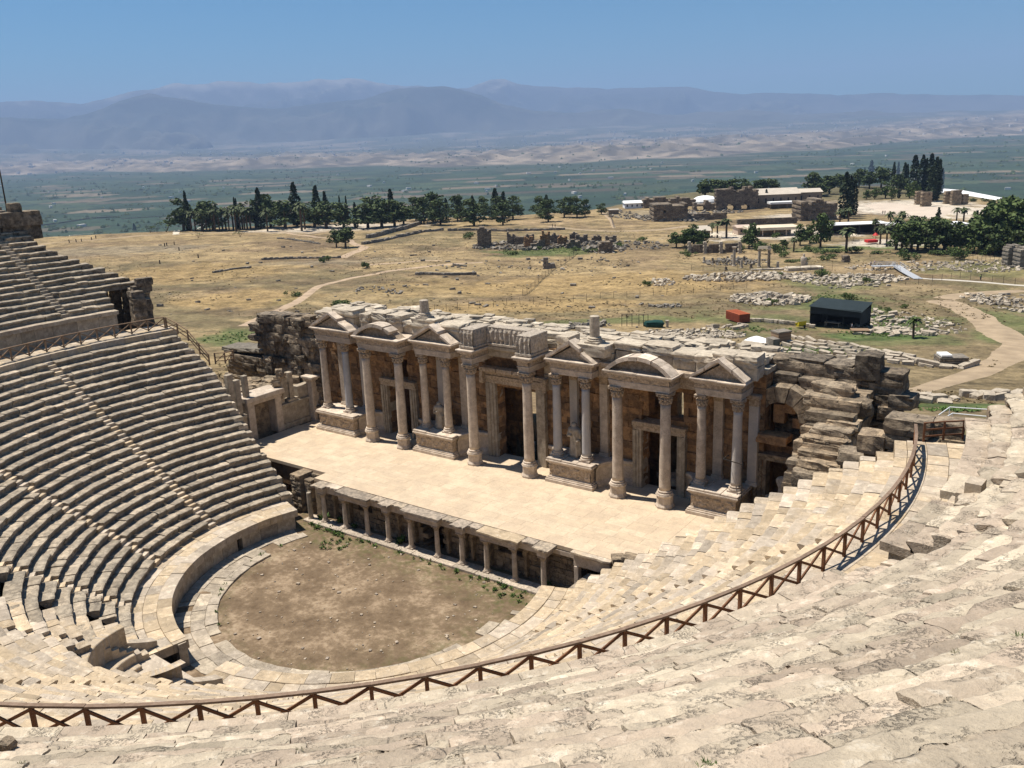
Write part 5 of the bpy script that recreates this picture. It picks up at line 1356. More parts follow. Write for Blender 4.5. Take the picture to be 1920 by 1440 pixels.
for (x, y, z_, sx, sy, sz) in ((33.1, -4.9, 14.45, 2.4, 1.7, .95), (35.0, -4.2, 14.4, 1.6, 1.6, .9), (32.6, -5.0, 13.5, 1.5, 1.5, .9), (34.1, -4.9, 13.5, 1.4, 1.5, .9), (33.0, -5.0, 12.6, 1.9, 1.5, .9), (35.3, -4.4, 13.5, 1.3, 1.4, .9), (31.2, -5.2, 13.2, 1.5, 1.5, 1.15), (31.6, -4.6, 12.2, 1.6, 1.8, .9), (32.8, -4.6, 11.5, 3.0, 2.4, 1.4), (35.0, -3.6, 11.7, 3.0, 3.0, 1.6)):
    rock(mb, (x, y, z_), (sx, sy, sz), rgv.normal(0, .04), int(x*11+z_), .13, .08, 5, float(rgv.normal(1, .1)))
mb.build('wall_blocks', MT['ruin_warm'], ew)
# pale broken fragments by the right doorway
loose('marble_fragment', 'pale broken marble fragment heaped beside the right hand stage doorway', 'stone block', 'marble fragments by the right doorway',
      [(22.7, 1.3, 4.3, .9, .9, 1.5, .3), (23.0, 1.9, 5.0, .7, .8, .8, 1.0), (23.5, 1.2, 4.4, .9, .7, .9, .7), (24.1, 1.0, 4.7, .8, .7, .6, .1), (23.9, .4, 4.4, 1.2, .8, .7, .5), (24.9, .3, 5.2, 1.0, .8, .6, .9)], MT['relief'])
mb = MB()
for k in range(26): rock(mb, (rgv.uniform(22.6, 27), rgv.uniform(-3.6, .6), rgv.uniform(3.7, 4.4)+(k % 3)*.25), (rgv.uniform(.6, 1.4), rgv.uniform(.5, 1), rgv.uniform(.4, .7)), rgv.uniform(0, 3), k, .2, .12, 3, float(rgv.normal(1, .12)))
mb.build('fallen_rubble', MT['ruin_warm'], vr)
def torso(x, y, z):
    mb = MB()
    zz = np.linspace(0, 1, 26); A = np.linspace(0, 2*math.pi, 25)
    w = np.interp(zz, [0, .15, .4, .6, .75, .85, .95, 1], [.22, .25, .24, .22, .30, .33, .20, .02]); d = np.interp(zz, [0, .4, .7, .9, 1], [.17, .18, .2, .14, .01])
    P = np.zeros((26, 25, 3))
    for j, a in enumerate(A):
        f = 1+.10*np.cos(a*6+zz*4); P[:, j] = np.stack([w*f*math.cos(a)*1.5+.12*np.sin(zz*3), d*f*math.sin(a)*1.5+0*zz, zz*2.05], 1)
    grid(mb, P.reshape(26, 25, 3)+np.array([x, y, z]))
    tube(mb, (x+.35, y, z+1.6), (x+.85, y-.1, z+1.62), .13, .10, 10); tube(mb, (x+.85, y-.1, z+1.62), (x+1.2, y-.1, z+1.8), .10, .07, 10)
    tag(mb.build('statue', MT['relief'], None, smooth=True, loc=(x, y, z)), 'broken headless marble figure with one raised arm standing by the right hand doorway', 'statue')
torso(23.6, 1.9, 5.0)

# ------------------------------------------------------------------ timber railings
def railing(name, label, az0, az1, nb, mats, zf=14.4, R=35.1, hgt=1.1):
    a0, a1 = az0*D2R, az1*D2R; am = (a0+a1)/2
    root = thing(name, (R*math.cos(am), YO+R*math.sin(am), zf), label, 'railing')
    az = np.linspace(a0, a1, nb+1); rgw = np.random.default_rng(nb)
    P = pol(np.full(nb+1, R), az, np.full(nb+1, zf))
    for i in range(nb+1):
        mb = MB(); ti = float(rgw.normal(1, .12)); r_ = np.array([math.cos(az[i]), math.sin(az[i]), 0])
        obox(mb, P[i]+np.array([0, 0, hgt/2-.1]), (.11, .12, hgt+.15), az[i], ti); mb.build('post', mats[0], root)
    k = 0
    while k < nb:                                                   # handrail planks two or three bays long
        n = min(int(rgw.integers(1, 4)), nb-k); mb = MB()
        for i in range(k, k+n):
            dz = rgw.normal(0, .006)
            beam(mb, P[i]+[0, 0, hgt+.03+dz], P[i+1]+[0, 0, hgt+.03+dz], .155, .075, float(rgw.normal(1, .1)))
        mb.build('handrail', mats[1], root); k += n
    for i in range(nb):
        for s in (0, 1):
            mb = MB(); o = np.array([math.cos(az[i]), math.sin(az[i]), 0])*(.035 if s else -.035)
            lo_, hi_ = .10, hgt-.08
            beam(mb, P[i]+o+[0, 0, hi_ if s else lo_], P[i+1]+o+[0, 0, lo_ if s else hi_], .055, .10, float(rgw.normal(1, .12))); mb.build('brace', mats[0], root)
    return root
railing('timber_railing', 'long brown timber railing with crossed braces curving along the near walkway edge', 292, 374.6, 30, (MT['wood'], MT['wood_top']))
railing('timber_railing', 'far timber railing with crossed braces along the walkway on the left side', 165.8, 192, 10, (MT['wood_old'], MT['wood_old']))
def fence_line(name, label, pts, mats, rails=(1.06, .68, .3), hgt=1.1, braces=False, every=1):
    pts = np.array(pts, float); root = thing(name, pts.mean(0)*[1, 1, 0]+[0, 0, pts[:, 2].min()], label, 'railing')
    for i, p in enumerate(pts):
        mb = MB(); obox(mb, p+[0, 0, hgt/2], (.11, .11, hgt), 0.3, float(rg.normal(1, .1))); mb.build('post', mats, root)
    for i in range(len(pts)-1):
        for r_ in rails:
            mb = MB(); beam(mb, pts[i]+[0, 0, r_], pts[i+1]+[0, 0, r_], .08 if r_ > 1 else .05, .07 if r_ > 1 else .08, float(rg.normal(1, .1))); mb.build('rail', mats, root)
        if braces:
            mb = MB(); beam(mb, pts[i]+[0, 0, .15], pts[i+1]+[0, 0, 1.0], .05, .07); mb.build('brace', mats, root)
    return root
fence_line('timber_railing', 'short brown timber railing with level rails closing the right end of the walkway', [(34.3, -7.35, 14.4), (35.15, -6.6, 14.4), (36.0, -5.95, 14.4)], MT['wood'])
fence_line('timber_railing', 'timber railing running down the far left end of the lower seats', [(-33.95, -8.1, 14.4), (-32.4, -8.0, 13.95), (-31.0, -7.9, 13.4), (-29.6, -7.8, 12.2), (-28.6, -7.6, 11.2)], MT['wood_old'], braces=True)
fence_line('timber_railing', 'small weathered timber barrier at the foot of the far left railing', [(-28.5, -7.0, 11.2), (-28.5, -5.9, 11.0), (-28.5, -4.9, 11.0)], MT['wood_old'], braces=True)
MT['white_metal'] = plain('white painted pipe', (0.72, 0.72, 0.70), 0.5, 0.05)
def pipe_rail(label, pts):
    root = thing('metal_handrail', pts[0], label, 'handrail')
    for a, b in zip(pts[:-1], pts[1:]):
        mb = MB(); tube(mb, a, b, .035, None, 8); mb.build('rail', MT['white_metal'], root)
    for p in pts:
        mb = MB(); tube(mb, p, (p[0], p[1], hz(p[0], p[1])-.2), .03, None, 6); mb.build('post', MT['white_metal'], root)
pipe_rail('white metal handrail going down beyond the right end of the walkway, farther of two', [(33.2, 1.5, 13.0), (33.6, 4.5, 13.0), (36.2, 5.2, 13.0)])
pipe_rail('white metal handrail going down beyond the right end of the walkway, nearer of two', [(33.6, 1.2, 13.0), (34.0, 3.2, 13.0), (36.6, 3.6, 13.0)])
# stone seat and broken column at the left corner of the orchestra
ch = thing('stone_throne', (-13.6, -12.6, .1), 'carved stone armchair at the left corner of the orchestra', 'stone chair')
mb = MB(); dressed(mb, -14.1, -13.0, -13.1, -12.1, .1, .65, .05); mb.build('seat', MT['wall_face'], ch)
mb = MB(); dressed(mb, -14.15, -13.85, -13.15, -12.05, .65, 1.75, .08, 1, 3, .03); mb.build('backrest', MT['wall_face'], ch)
for y in (-13.15, -12.25):
    mb = MB(); dressed(mb, -13.85, -13.05, y, y+.2, .65, 1.15, .06, 1, 3, .02); mb.build('armrest', MT['wall_face'], ch)
mb = MB(); lathe(mb, [(.25, 0), (.25, .1), (.2, .16), (.2, 2.35), (.18, 2.42)], (-12.75, -10.6, .2), 14)
tag(mb.build('column_stump', MT['wall_face'], None, loc=(-12.75, -10.6, .2)), 'slim broken column standing at the left corner of the low colonnade', 'column stump')
mb = MB(); tube(mb, (21.35, .05, 3.7), (21.35, .05, 9.3), .035); beam(mb, (19.9, .0, 8.3), (21.45, .05, 8.1), .04, .06); beam(mb, (19.9, .0, 8.3), (20.0, .9, 8.3), .04, .06)
tag(mb.build('iron_brace', plain('dark iron', (.05, .045, .04), .6), None, loc=(21.35, .05, 3.7)), 'thin dark iron pole clamped to the blue grey column at the facade right end', 'pole')
# a few dry herbs growing between the nearest seats, and stones on the walkway edge
def seat_point(px, py):
    d = ray(px, py); t = np.linspace(3, 60, 6000); Q = CAM + t[:, None]*d
    R = np.hypot(Q[:, 0], Q[:, 1]-YO); i = np.clip(np.floor((R-38.4)/.8), -1, NU-1); zs = 16.53+.488*(i+1)
    zs = np.where(R < 37.6, 14.4, zs); k = int(np.argmax(Q[:, 2] < zs)); return Q[k]
for k, (px, py, s) in enumerate([(1325, 1434, .12), (1912, 1198, .16), (1020, 1300, .07), (960, 1338, .08), (560, 1408, .08), (1790, 1222, .08), (1690, 1205, .06), (40, 1432, .12)]):
    P_ = seat_point(px, py); mb = MB(); rg_ = np.random.default_rng(k)
    pts = [P_ + [rg_.normal(0, s*.5), rg_.normal(0, s*.5), 0] for _ in range(6)]
    leaf_tufts(mb, pts, s*.55, rg_, 12, 1.0, .07)
    tag(mb.build('herb_tuft', MT['sprig'] if k not in (0, 1) else MT['weed'], None, loc=P_), 'small dry herb tuft growing from a joint between the nearest seat stones', 'plant', 'herb tufts among the near seats')
P_ = seat_point(15, 1405); mb = MB(); rock(mb, P_+[0, 0, .08], (.34, .3, .3), .4, 8, .2, .15, 5, .8); tag(mb.build('stone_lump', MT['ruin'], None, loc=P_), 'dark broken stone lump on a seat at the lower left corner', 'stone')
# ------------------------------------------------------------------ vegetation kit
MT['leaf_pine'] = leafmat('pine needles', (0.042, 0.064, 0.022), (0.125, 0.155, 0.052))
MT['leaf_cyp'] = leafmat('cypress foliage', (0.018, 0.030, 0.015), (0.058, 0.078, 0.032))
MT['leaf_broad'] = leafmat('broad leaves', (0.045, 0.072, 0.02), (0.135, 0.175, 0.055))
MT['leaf_light'] = leafmat('light leaves', (0.055, 0.085, 0.022), (0.13, 0.165, 0.05))
MT['leaf_palm'] = leafmat('palm fronds', (0.045, 0.060, 0.022), (0.12, 0.135, 0.06))
MT['bark'] = plain('bark', (0.10, 0.07, 0.045), 0.95, .3, 2.0)
rt = np.random.default_rng(81)
def leaves(mb, C, size, rng, up=.3):
    C = np.asarray(C); n = len(C); nrm = rng.normal(0, 1, (n, 3)); nrm[:, 2] += up; nrm /= np.linalg.norm(nrm, axis=1, keepdims=True)
    a = np.cross(nrm, rng.normal(0, 1, (n, 3))); a /= np.linalg.norm(a, axis=1, keepdims=True); b = np.cross(nrm, a)
    s = size*rng.uniform(.5, 1.3, (n, 1))
    v = np.stack([C-a*s*.6-b*s*.35, C+a*s*.1-b*s*.6, C+a*s*.7+b*s*.1, C-a*s*.1+b*s*.6], 1).reshape(-1, 3)
    mb.add(v, (np.arange(n)*4)[:, None]+np.arange(4), tint=np.repeat(rng.uniform(.7, 1.35, n), 4))
def clumps(rng, cen, rad, n):
    d = rng.normal(0, 1, (n, 3)); d /= np.linalg.norm(d, axis=1, keepdims=True)
    return np.array(cen) + d*np.array(rad)*(rng.uniform(.35, 1, (n, 1))**.5)
def proto(kind, seed):
    """unit height tree around the origin: list of (part name, MB, material)"""
    r = np.random.default_rng(seed); tr, cr = MB(), MB(); mat = 'leaf_broad'
    if kind == 'cypress':
        tube(tr, (0, 0, 0), (0, 0, .3), .022, .014, 6)
        z = r.uniform(.03, 1, 700); w = np.interp(z, [0, .12, .4, .75, 1.0], [.05, .10, .115, .075, .008])*(1+.18*np.sin(z*21+seed)); a = r.uniform(0, 6.283, 700); q = r.uniform(.55, 1, 700)
        leaves(cr, np.stack([w*q*np.cos(a), w*q*np.sin(a), z], 1), .045, r, .8); mat = 'leaf_cyp'
    elif kind == 'stone_pine':
        tube(tr, (0, 0, 0), (.02, .01, .48), .030, .022, 7)
        for k in range(5):
            a = k*1.26+r.uniform(0, .6); tube(tr, (.02, .01, .42), (.25*math.cos(a), .25*math.sin(a), .66), .016, .007, 5)
        for k in range(16):
            a = r.uniform(0, 6.283); q = r.uniform(0, .34); c = (q*math.cos(a), q*math.sin(a), .78-.45*q*q+r.normal(0, .03))
            leaves(cr, clumps(r, c, (.15, .15, .10), 75), .042, r, .5)
        mat = 'leaf_pine'
    elif kind == 'pine':
        tube(tr, (0, 0, 0), (.01, 0, .8), .026, .008, 7)
        for k in range(24):
            z = r.uniform(.16, .95); q = r.uniform(.3, 1)*np.interp(z, [.15, .4, .7, 1], [.24, .32, .24, .05]); a = r.uniform(0, 6.283)
            tube(tr, (0, 0, z-.06), (q*.8*math.cos(a), q*.8*math.sin(a), z), .009, .004, 4)
            leaves(cr, clumps(r, (q*math.cos(a), q*math.sin(a), z), (.13, .13, .085), 60), .042, r, .5)
        mat = 'leaf_pine'
    elif kind == 'conifer':
        tube(tr, (0, 0, 0), (0, 0, .9), .022, .006, 6)
        for k in range(24):
            z = .14+.82*k/23; q = (1-z)*.26+.03; 
            for j in range(4):
                a = r.uniform(0, 6.283); leaves(cr, clumps(r, (q*.7*math.cos(a), q*.7*math.sin(a), z-.02), (q*.6, q*.6, .035), 14), .04, r, .6)
        mat = 'leaf_cyp'
    elif kind == 'palm':
        tube(tr, (0, 0, 0), (.01, 0, .74), .032, .026, 8)
        for k in range(46):                                           # hanging dead skirt and green fronds
            a = r.uniform(0, 6.283); el = r.uniform(-.9, 1.2); L = r.uniform(.19, .28)*(1 if el > -.3 else .7)
            d0 = np.array([math.cos(a)*math.cos(el), math.sin(a)*math.cos(el), math.sin(el)]); side = np.array([-math.sin(a), math.cos(a), 0])
            p0 = np.array([.01, 0, .75]); p1 = p0+d0*L*.6; p2 = p1+(d0*.45+np.array([0, 0, -.45]))*L
            for w0, w1, qa, qb in ((.008, .045, p0, p1), (.045, .01, p1, p2)):
                cr.add([qa-side*w0, qa+side*w0, qb+side*w1, qb-side*w1], [[0, 1, 2, 3]], tint=float(r.uniform(.75, 1.35)))
        mat = 'leaf_palm'
    elif kind == 'shrub':
        for k in range(4): tube(tr, (0, 0, 0), (r.normal(0, .2), r.normal(0, .2), .5), .02, .008, 4)
        for k in range(12): leaves(cr, clumps(r, (r.normal(0, .32), r.normal(0, .32), r.uniform(.25, .75)), (.28, .28, .22), 55), .09, r, .4)
    elif kind == 'thin':
        for k in range(8): tube(tr, (0, 0, 0), (r.normal(0, .3), r.normal(0, .3), r.uniform(.6, 1)), .012, .004, 4)
        for k in range(9): leaves(cr, clumps(r, (r.normal(0, .28), r.normal(0, .28), r.uniform(.5, .9)), (.15, .15, .1), 14), .06, r, .4)
    else:                                                             # broadleaf
        tube(tr, (0, 0, 0), (.01, 0, .4), .035, .022, 7)
        for k in range(6):
            a = k*1.05+r.uniform(0, .5); tube(tr, (.01, 0, .34), (.2*math.cos(a), .2*math.sin(a), .62), .016, .006, 5)
        for k in range(24 if kind != 'bushy' else 34):
            a = r.uniform(0, 6.283); q = r.uniform(0, .3); z = r.uniform(.20 if kind != 'bushy' else .30, .90)
            leaves(cr, clumps(r, (q*math.cos(a)*(1.25-z*.6), q*math.sin(a)*(1.25-z*.6), z), (.13, .13, .10), 62), .05, r, .4)
    return tr, cr, mat
PROTO = {}
def tree(kind, P, hgt, wid, label, cat, group, name, mat=None, seed=0, wr=1.0):
    """wid: factor on the crown's width"""
    key = (kind, seed % 3, mat)
    if key not in PROTO:
        tr, cr, m = proto(kind, 100+seed % 3*7+len(kind))
        a = tr.build('trunk' if kind not in ('shrub', 'thin') else 'stems', MT['bark'], None); b = cr.build('crown' if kind not in ('shrub', 'thin') else 'foliage', MT[mat or m], None)
        PROTO[key] = (a.data, b.data, a.name, b.name); bpy.data.objects.remove(a); bpy.data.objects.remove(b)
    da, db, na, nb = PROTO[key]
    root = thing(name, P, label, cat, group)
    root.scale = (hgt*wid, hgt*wid, hgt); root.rotation_euler[2] = rt.uniform(0, 6.28)
    for d_, n_ in ((da, na.split('.')[0]), (db, nb.split('.')[0])):
        o = bpy.data.objects.new(n_, d_); COL.objects.link(o); o.parent = root
    return root
def plant_list(items, kind, label, cat, group, name, mat=None, wid=1.0):
    """items: (px of the foot, py of the foot, height in photo pixels)"""
    for k, it in enumerate(items):
        px, py, hp = it[:3]; P = G(px, py)
        while px < 1150 and dist(P) > 548 and py < 432: py += 2; hp += 2; P = G(px, py)
        w = it[3] if len(it) > 3 else 1.0
        tree(kind, P-np.array([0, 0, .1]), hp*mpp(P)*.97, wid*w*rt.uniform(.92, 1.08), it[4] if len(it) > 4 else label, cat, group, name, mat, k)
# trees on the terrace edge, left
plant_list([(350, 430, 38), (360, 431, 40), (367, 427, 36), (380, 434, 42), (388, 434, 38), (401, 433, 42), (404, 434, 46), (412, 421, 32), (430, 433, 40), (443, 434, 52), (451, 431, 46), (459, 431, 48), (464, 431, 46), (470, 428, 44), (502, 434, 46), (424, 425, 38), (438, 425, 44), (455, 424, 48), (566, 433, 60), (572, 430, 55), (394, 424, 34), (418, 428, 40)], 'palm', 'tall slim palm in the left grove beside the white road', 'palm', 'palms of the left grove', 'palm_tree', wid=1.05)
plant_list([(345, 414, 40), (380, 418, 40, 1.2), (400, 420, 44, 1.2), (480, 426, 50, 1.1), (508, 424, 62, 1.1), (535, 428, 54, 1.35), (590, 426, 48, 1.3), (612, 428, 52, 1.4), (645, 428, 50, 1.3), (690, 428, 48, 1.4), (716, 426, 56, 1.3), (740, 424, 50, 1.3), (757, 420, 42, 1.2), (700, 414, 50, 1.1)], 'broad', 'dark green rounded tree in the grove on the left terrace edge', 'tree', 'trees of the left grove', 'broadleaf_tree', 'leaf_pine', 1.3)
plant_list([(490, 404, 48), (557, 408, 63), (597, 410, 60), (613, 408, 48), (668, 428, 48), (735, 405, 50), (355, 425, 62, .6), (352, 427, 46, .55), (448, 408, 34, .5), (445, 405, 32, .5), (640, 408, 40, .5), (652, 406, 38, .5)], 'cypress', 'dark pointed cypress rising from the left grove', 'cypress', 'cypresses of the left grove', 'cypress_tree', wid=1.15)
plant_list([(795, 420, 50), (812, 416, 58), (826, 422, 48, 1.2), (858, 414, 48), (889, 424, 54, 1.3), (930, 410, 42), (943, 422, 42, 1.3), (962, 412, 46, 1.2), (1015, 408, 40, 1.1), (1028, 416, 42, 1.3), (1058, 408, 40, 1.2), (1082, 408, 40, 1.1), (1097, 406, 32), (1128, 402, 22, 1.2), (908, 410, 42), (780, 414, 44, 1.1)], 'pine', 'green pine on the terrace edge beyond the middle of the field', 'tree', 'pines of the middle terrace edge', 'pine_tree', wid=1.35)
plant_list([(814, 405, 40), (862, 402, 34), (930, 404, 52, 1.1), (945, 402, 44), (1025, 400, 36), (1070, 400, 32), (887, 402, 36), (838, 402, 32)], 'conifer', 'dark pointed conifer among the pines on the terrace edge', 'conifer', 'conifers of the middle terrace edge', 'conifer_tree')
tree('bushy', G(648, 465), 38*mpp(G(648, 465)), 1.7, 'umbrella shaped pine standing alone beside the dirt path on the left', 'tree', None, 'stone_pine', 'leaf_pine', 1)
tree('bushy', G(631, 464), 33*mpp(G(631, 464)), 1.35, 'smaller pine merging with the lone umbrella pine by the path', 'tree', None, 'stone_pine', 'leaf_pine', 2)
plant_list([(253, 434, 15, 1.0)], 'conifer', 'small dark conifer standing alone in the left field', 'conifer', None, 'conifer_tree')
plant_list([(312, 435, 20, 1.5), (295, 434, 14, 1.2), (282, 436, 13, 1.2), (372, 446, 11, 1.5), (450, 444, 12, 1.6)], 'thin', 'grey green bush near the white road on the left', 'bush', 'bushes by the left road', 'bush', 'leaf_broad')
plant_list([(688, 502, 15, 1.1), (645, 575, 22, 1.2), (616, 489, 12), (606, 492, 12), (555, 556, 14, 1.2), (880, 448, 16), (1055, 452, 10)], 'shrub', 'green shrub growing in the dry field behind the stage', 'shrub', 'shrubs in the dry field', 'shrub')
plant_list([(1268, 464, 30, 1.3), (1290, 466, 40, 1.2), (1310, 466, 34, 1.3), (1404, 466, 36, 1.0), (1470, 466, 18, 1.3), (1690, 474, 52, 1.3), (1708, 472, 56, 1.3), (1755, 472, 60, 1.3), (1800, 474, 46, 1.3), (1825, 474, 54, 1.3), (1850, 474, 86, 1.15), (1915, 476, 92, 1.2), (1895, 470, 92, 1.15), (1872, 472, 80, 1.2), (1940, 476, 98, 1.2)], 'bushy', 'rounded mid green tree filling the pool garden on the right', 'tree', 'rounded trees of the pool garden', 'broadleaf_tree', 'leaf_broad', 1.1)
# right: behind and around the old bath buildings
plant_list([(1322, 372, 36, 1.5), (1345, 370, 34, 1.5), (1370, 368, 32, 1.5), (1395, 368, 32, 1.5), (1425, 366, 30, 1.5), (1446, 364, 28, 1.4), (1525, 366, 42, 1.1), (1555, 364, 34, 1.3), (1575, 360, 32, 1.3), (1540, 368, 24, 1.4), (1610, 352, 34, 1.2), (1652, 352, 36, 1.3), (1630, 354, 30, 1.3), (1685, 362, 34, 1.2)], 'bushy', 'rounded dark pine behind the old bath buildings on the right', 'tree', 'pines behind the bath', 'stone_pine', 'leaf_pine', 1.15)
plant_list([(1612, 346, 28), (1632, 342, 38, 1.1), (1620, 342, 26, .7), (1674, 350, 42, .8), (1682, 348, 40, .6), (1694, 356, 46), (1699, 352, 40, .8), (1712, 360, 62, 1.1), (1726, 362, 64), (1733, 362, 58, .8), (1742, 362, 66), (1752, 364, 62, 1.1), (1758, 366, 60, .8), (1744, 378, 60), (1754, 376, 56), (1583, 410, 80, 1.2), (1600, 404, 62, .9), (1592, 406, 70), (1685, 372, 40, .7), (1436, 388, 32, 1.0), (1765, 360, 40, .7)], 'cypress', 'dark cypress on the right terrace near the white travertine', 'cypress', 'cypresses on the right terrace', 'cypress_tree', wid=1.15)
plant_list([(1660, 372, 30, 1.2), (1672, 376, 26), (1705, 372, 28, 1.1), (1715, 374, 32), (1640, 374, 22, 1.2), (1625, 374, 18, 1.2)], 'broad', 'light green tree among the cypresses on the right terrace', 'tree', 'light trees on the right terrace', 'broadleaf_tree', 'leaf_light')
plant_list([(1300, 462, 42, 1.2), (1318, 462, 34, 1.2), (1410, 462, 46, 1.0), (1500, 460, 40), (1518, 456, 36), (1538, 464, 66, .95), (1284, 462, 26, 1.2)], 'broad', 'leafy green tree in the garden of the pool below the bath', 'tree', 'garden trees by the pool', 'broadleaf_tree', 'leaf_broad')
plant_list([(1345, 446, 36, 1.2), (1362, 446, 40, 1.2), (1335, 444, 30), (1488, 472, 30, 1.2), (1586, 474, 52, 1.1), (1590, 428, 42), (1574, 425, 36), (1680, 468, 64, 1.1), (1668, 432, 38), (1690, 436, 42), (1708, 436, 34), (1650, 458, 38), (1662, 462, 40), (1793, 418, 30), (1806, 420, 32, 1.1), (1640, 440, 32), (1700, 462, 40), (1558, 440, 30)], 'palm', 'fan palm in the pool garden on the right', 'palm', 'palms of the pool garden', 'palm_tree', wid=1.25)
plant_list([(1720, 470, 60, 1.2), (1745, 474, 64, 1.3), (1770, 470, 58, 1.2), (1790, 474, 54, 1.2), (1735, 466, 58, 1.1), (1815, 470, 44, 1.3), (1845, 470, 84, 1.1), (1865, 466, 90, 1.1), (1885, 462, 76, 1.2), (1905, 460, 78, 1.3), (1920, 470, 88, 1.2), (1860, 478, 56, 1.3), (1830, 462, 52, 1.2), (1890, 480, 48, 1.3), (1935, 466, 70, 1.3), (1875, 474, 60, 1.3)], 'broad', 'big dark green tree massed at the right edge below the travertine', 'tree', 'big trees at the right edge', 'broadleaf_tree', 'leaf_pine', 1.05)
plant_list([(1758, 425, 34, .9), (1700, 466, 30, .9)], 'conifer', 'dark conifer top standing behind the garden trees on the right', 'conifer', 'conifers in the pool garden', 'conifer_tree')
plant_list([(1340, 472, 16, 1.4), (1282, 476, 9, 1.8), (1382, 472, 18, 1.2), (1420, 470, 20), (1460, 474, 24, 1.2), (1471, 482, 13, 1.2), (1520, 472, 12, 1.8), (1485, 492, 10, 1.6), (1510, 490, 10, 1.6), (1545, 488, 10, 1.6), (1570, 474, 12, 1.4), (1605, 474, 14, 1.6), (1703, 488, 22, 1.1), (1762, 478, 14, 1.6), (1790, 480, 18, 1.2), (1800, 486, 26, 1.1), (1845, 478, 22, 1.2), (1560, 484, 10, 1.6), (1540, 476, 12, 1.5), (1648, 476, 10, 1.8), (1455, 446, 12), (1432, 464, 14)], 'shrub', 'low green shrub along the front of the pool garden', 'shrub', 'shrubs of the pool garden', 'shrub')
plant_list([(1712, 634, 44, 1.0, 'bright green young palm growing among the white blocks on the right')], 'palm', '', 'palm', None, 'palm_tree', 'leaf_light', 1.5)
plant_list([(1595, 562, 16, 1.1), (1665, 584, 12), (1697, 578, 10), (1625, 528, 12), (1640, 530, 10), (1545, 520, 18, 1.2), (1216, 536, 14), (1690, 760, 12), (1462, 518, 10), (1450, 570, 14, 1.2), (1290, 480, 9, 1.6), (1206, 452, 10, 1.6), (1160, 462, 9, 1.6), (960, 478, 12, 1.4), (1010, 468, 8, 1.6), (1080, 470, 9, 1.6), (1110, 472, 10, 1.4)], 'shrub', 'green shrub growing among the scattered blocks', 'shrub', 'shrubs among the scattered blocks', 'shrub', 'leaf_light')
rgt = np.random.default_rng(91)
mb = MB(); pts = []
for (px, py, rx, ry, n) in ((1500, 660, 130, 10, 170), (1590, 690, 60, 8, 130), (1650, 625, 60, 10, 140), (1560, 560, 50, 16, 130), (1660, 600, 40, 16, 80), (1430, 620, 70, 8, 60), (440, 632, 50, 16, 90), (1050, 470, 110, 8, 260), (1790, 770, 60, 10, 60), (930, 462, 30, 6, 40)):
    P0 = G(px, py); m = mpp(P0)
    for _ in range(n):
        q = rgt.normal(0, .5, 2); lat, dep = q[0]*rx*m, q[1]*ry*m*dist(P0)/max(CAM[2]-P0[2], 5)
        x = P0[0]-math.sin(FANG)*lat+math.cos(FANG)*dep; y = P0[1]+math.cos(FANG)*lat+math.sin(FANG)*dep
        pts.append((x, y, hz(x, y)))
leaf_tufts(mb, pts, .5, rgt, 9, .6, .22)
struct(mb.build('green_grass', MT['weed']), 'stuff')
MT['scrub'] = leafmat('brown dry scrub', (0.11, 0.082, 0.04), (0.25, 0.185, 0.09))
mb = MB(); q = rgt.random((14000, 2)); pa = rgt.uniform(-.52, .5, 14000)+FANG; pr_ = 105*np.exp(rgt.random(14000)*1.45)
sx, sy = CAM[0]+pr_*np.cos(pa), CAM[1]+pr_*np.sin(pa); kk = (vn2(sx, sy, 1/22., 15)+.6*vn2(sx, sy, 1/6., 16) > .12) & (sy > 16)
leaf_tufts(mb, np.c_[sx, sy, h(sx, sy, False)][kk], .5, rgt, 6, .55, .3)
struct(mb.build('dry_scrub', MT['scrub']), 'stuff')
# trees and hedges of the plain, far off
mb = MB(); n = 4200; a = rgt.uniform(-.62, .55, n); r = 1500*np.exp(rgt.uniform(0, 1.9, n))
x = CAM[0]+r*np.cos(a+FANG); y = CAM[1]+r*np.sin(a+FANG); dn = vn2(x, y, 1/420., 3); k = (dn > .12) | (rgt.random(n) < .08); x, y = x[k], y[k]; z = h(x, y, False)
O = np.array([[1, 0, 0], [0, 1, 0], [-1, 0, 0], [0, -1, 0], [0, 0, 1], [0, 0, -.3]], float); OT = np.array([[0, 1, 4], [1, 2, 4], [2, 3, 4], [3, 0, 4], [1, 0, 5], [2, 1, 5], [3, 2, 5], [0, 3, 5]])
for xx, yy, zz in zip(x, y, z):
    s = rgt.uniform(2.0, 4.0)*(1+math.hypot(xx-CAM[0], yy-CAM[1])/6000)
    for _ in range(rgt.integers(1, 4)): mb.add(O*np.array([s*rgt.uniform(.8, 1.6), s*rgt.uniform(.8, 1.6), s*rgt.uniform(.9, 1.5)])+[xx+rgt.normal(0, s), yy+rgt.normal(0, s), zz+s*.3], t=OT, tint=float(rgt.uniform(.7, 1.2)))
struct(mb.build('valley_trees', MT['leaf_pine']), 'stuff')
mb = MB()
for _ in range(520):
    a_ = rgt.uniform(-.62, .5); r_ = rgt.uniform(9500, 15500); x_, y_ = CAM[0]+r_*math.cos(a_+FANG), CAM[1]+r_*math.sin(a_+FANG); s = rgt.uniform(14, 40)
    obox(mb, (x_, y_, hz(x_, y_)+7), (s, s*.6, rgt.uniform(10, 26)), rgt.uniform(0, 3))
for _ in range(60):
    a_ = rgt.uniform(-.62, .5); r_ = rgt.uniform(2200, 5600); x_, y_ = CAM[0]+r_*math.cos(a_+FANG), CAM[1]+r_*math.sin(a_+FANG); s = rgt.uniform(9, 24)
    obox(mb, (x_, y_, hz(x_, y_)+3), (s, s*.5, 7), rgt.uniform(0, 3))
struct(mb.build('distant_town', plain('far white walls', (.62, .58, .52), .9, .1)), 'stuff')
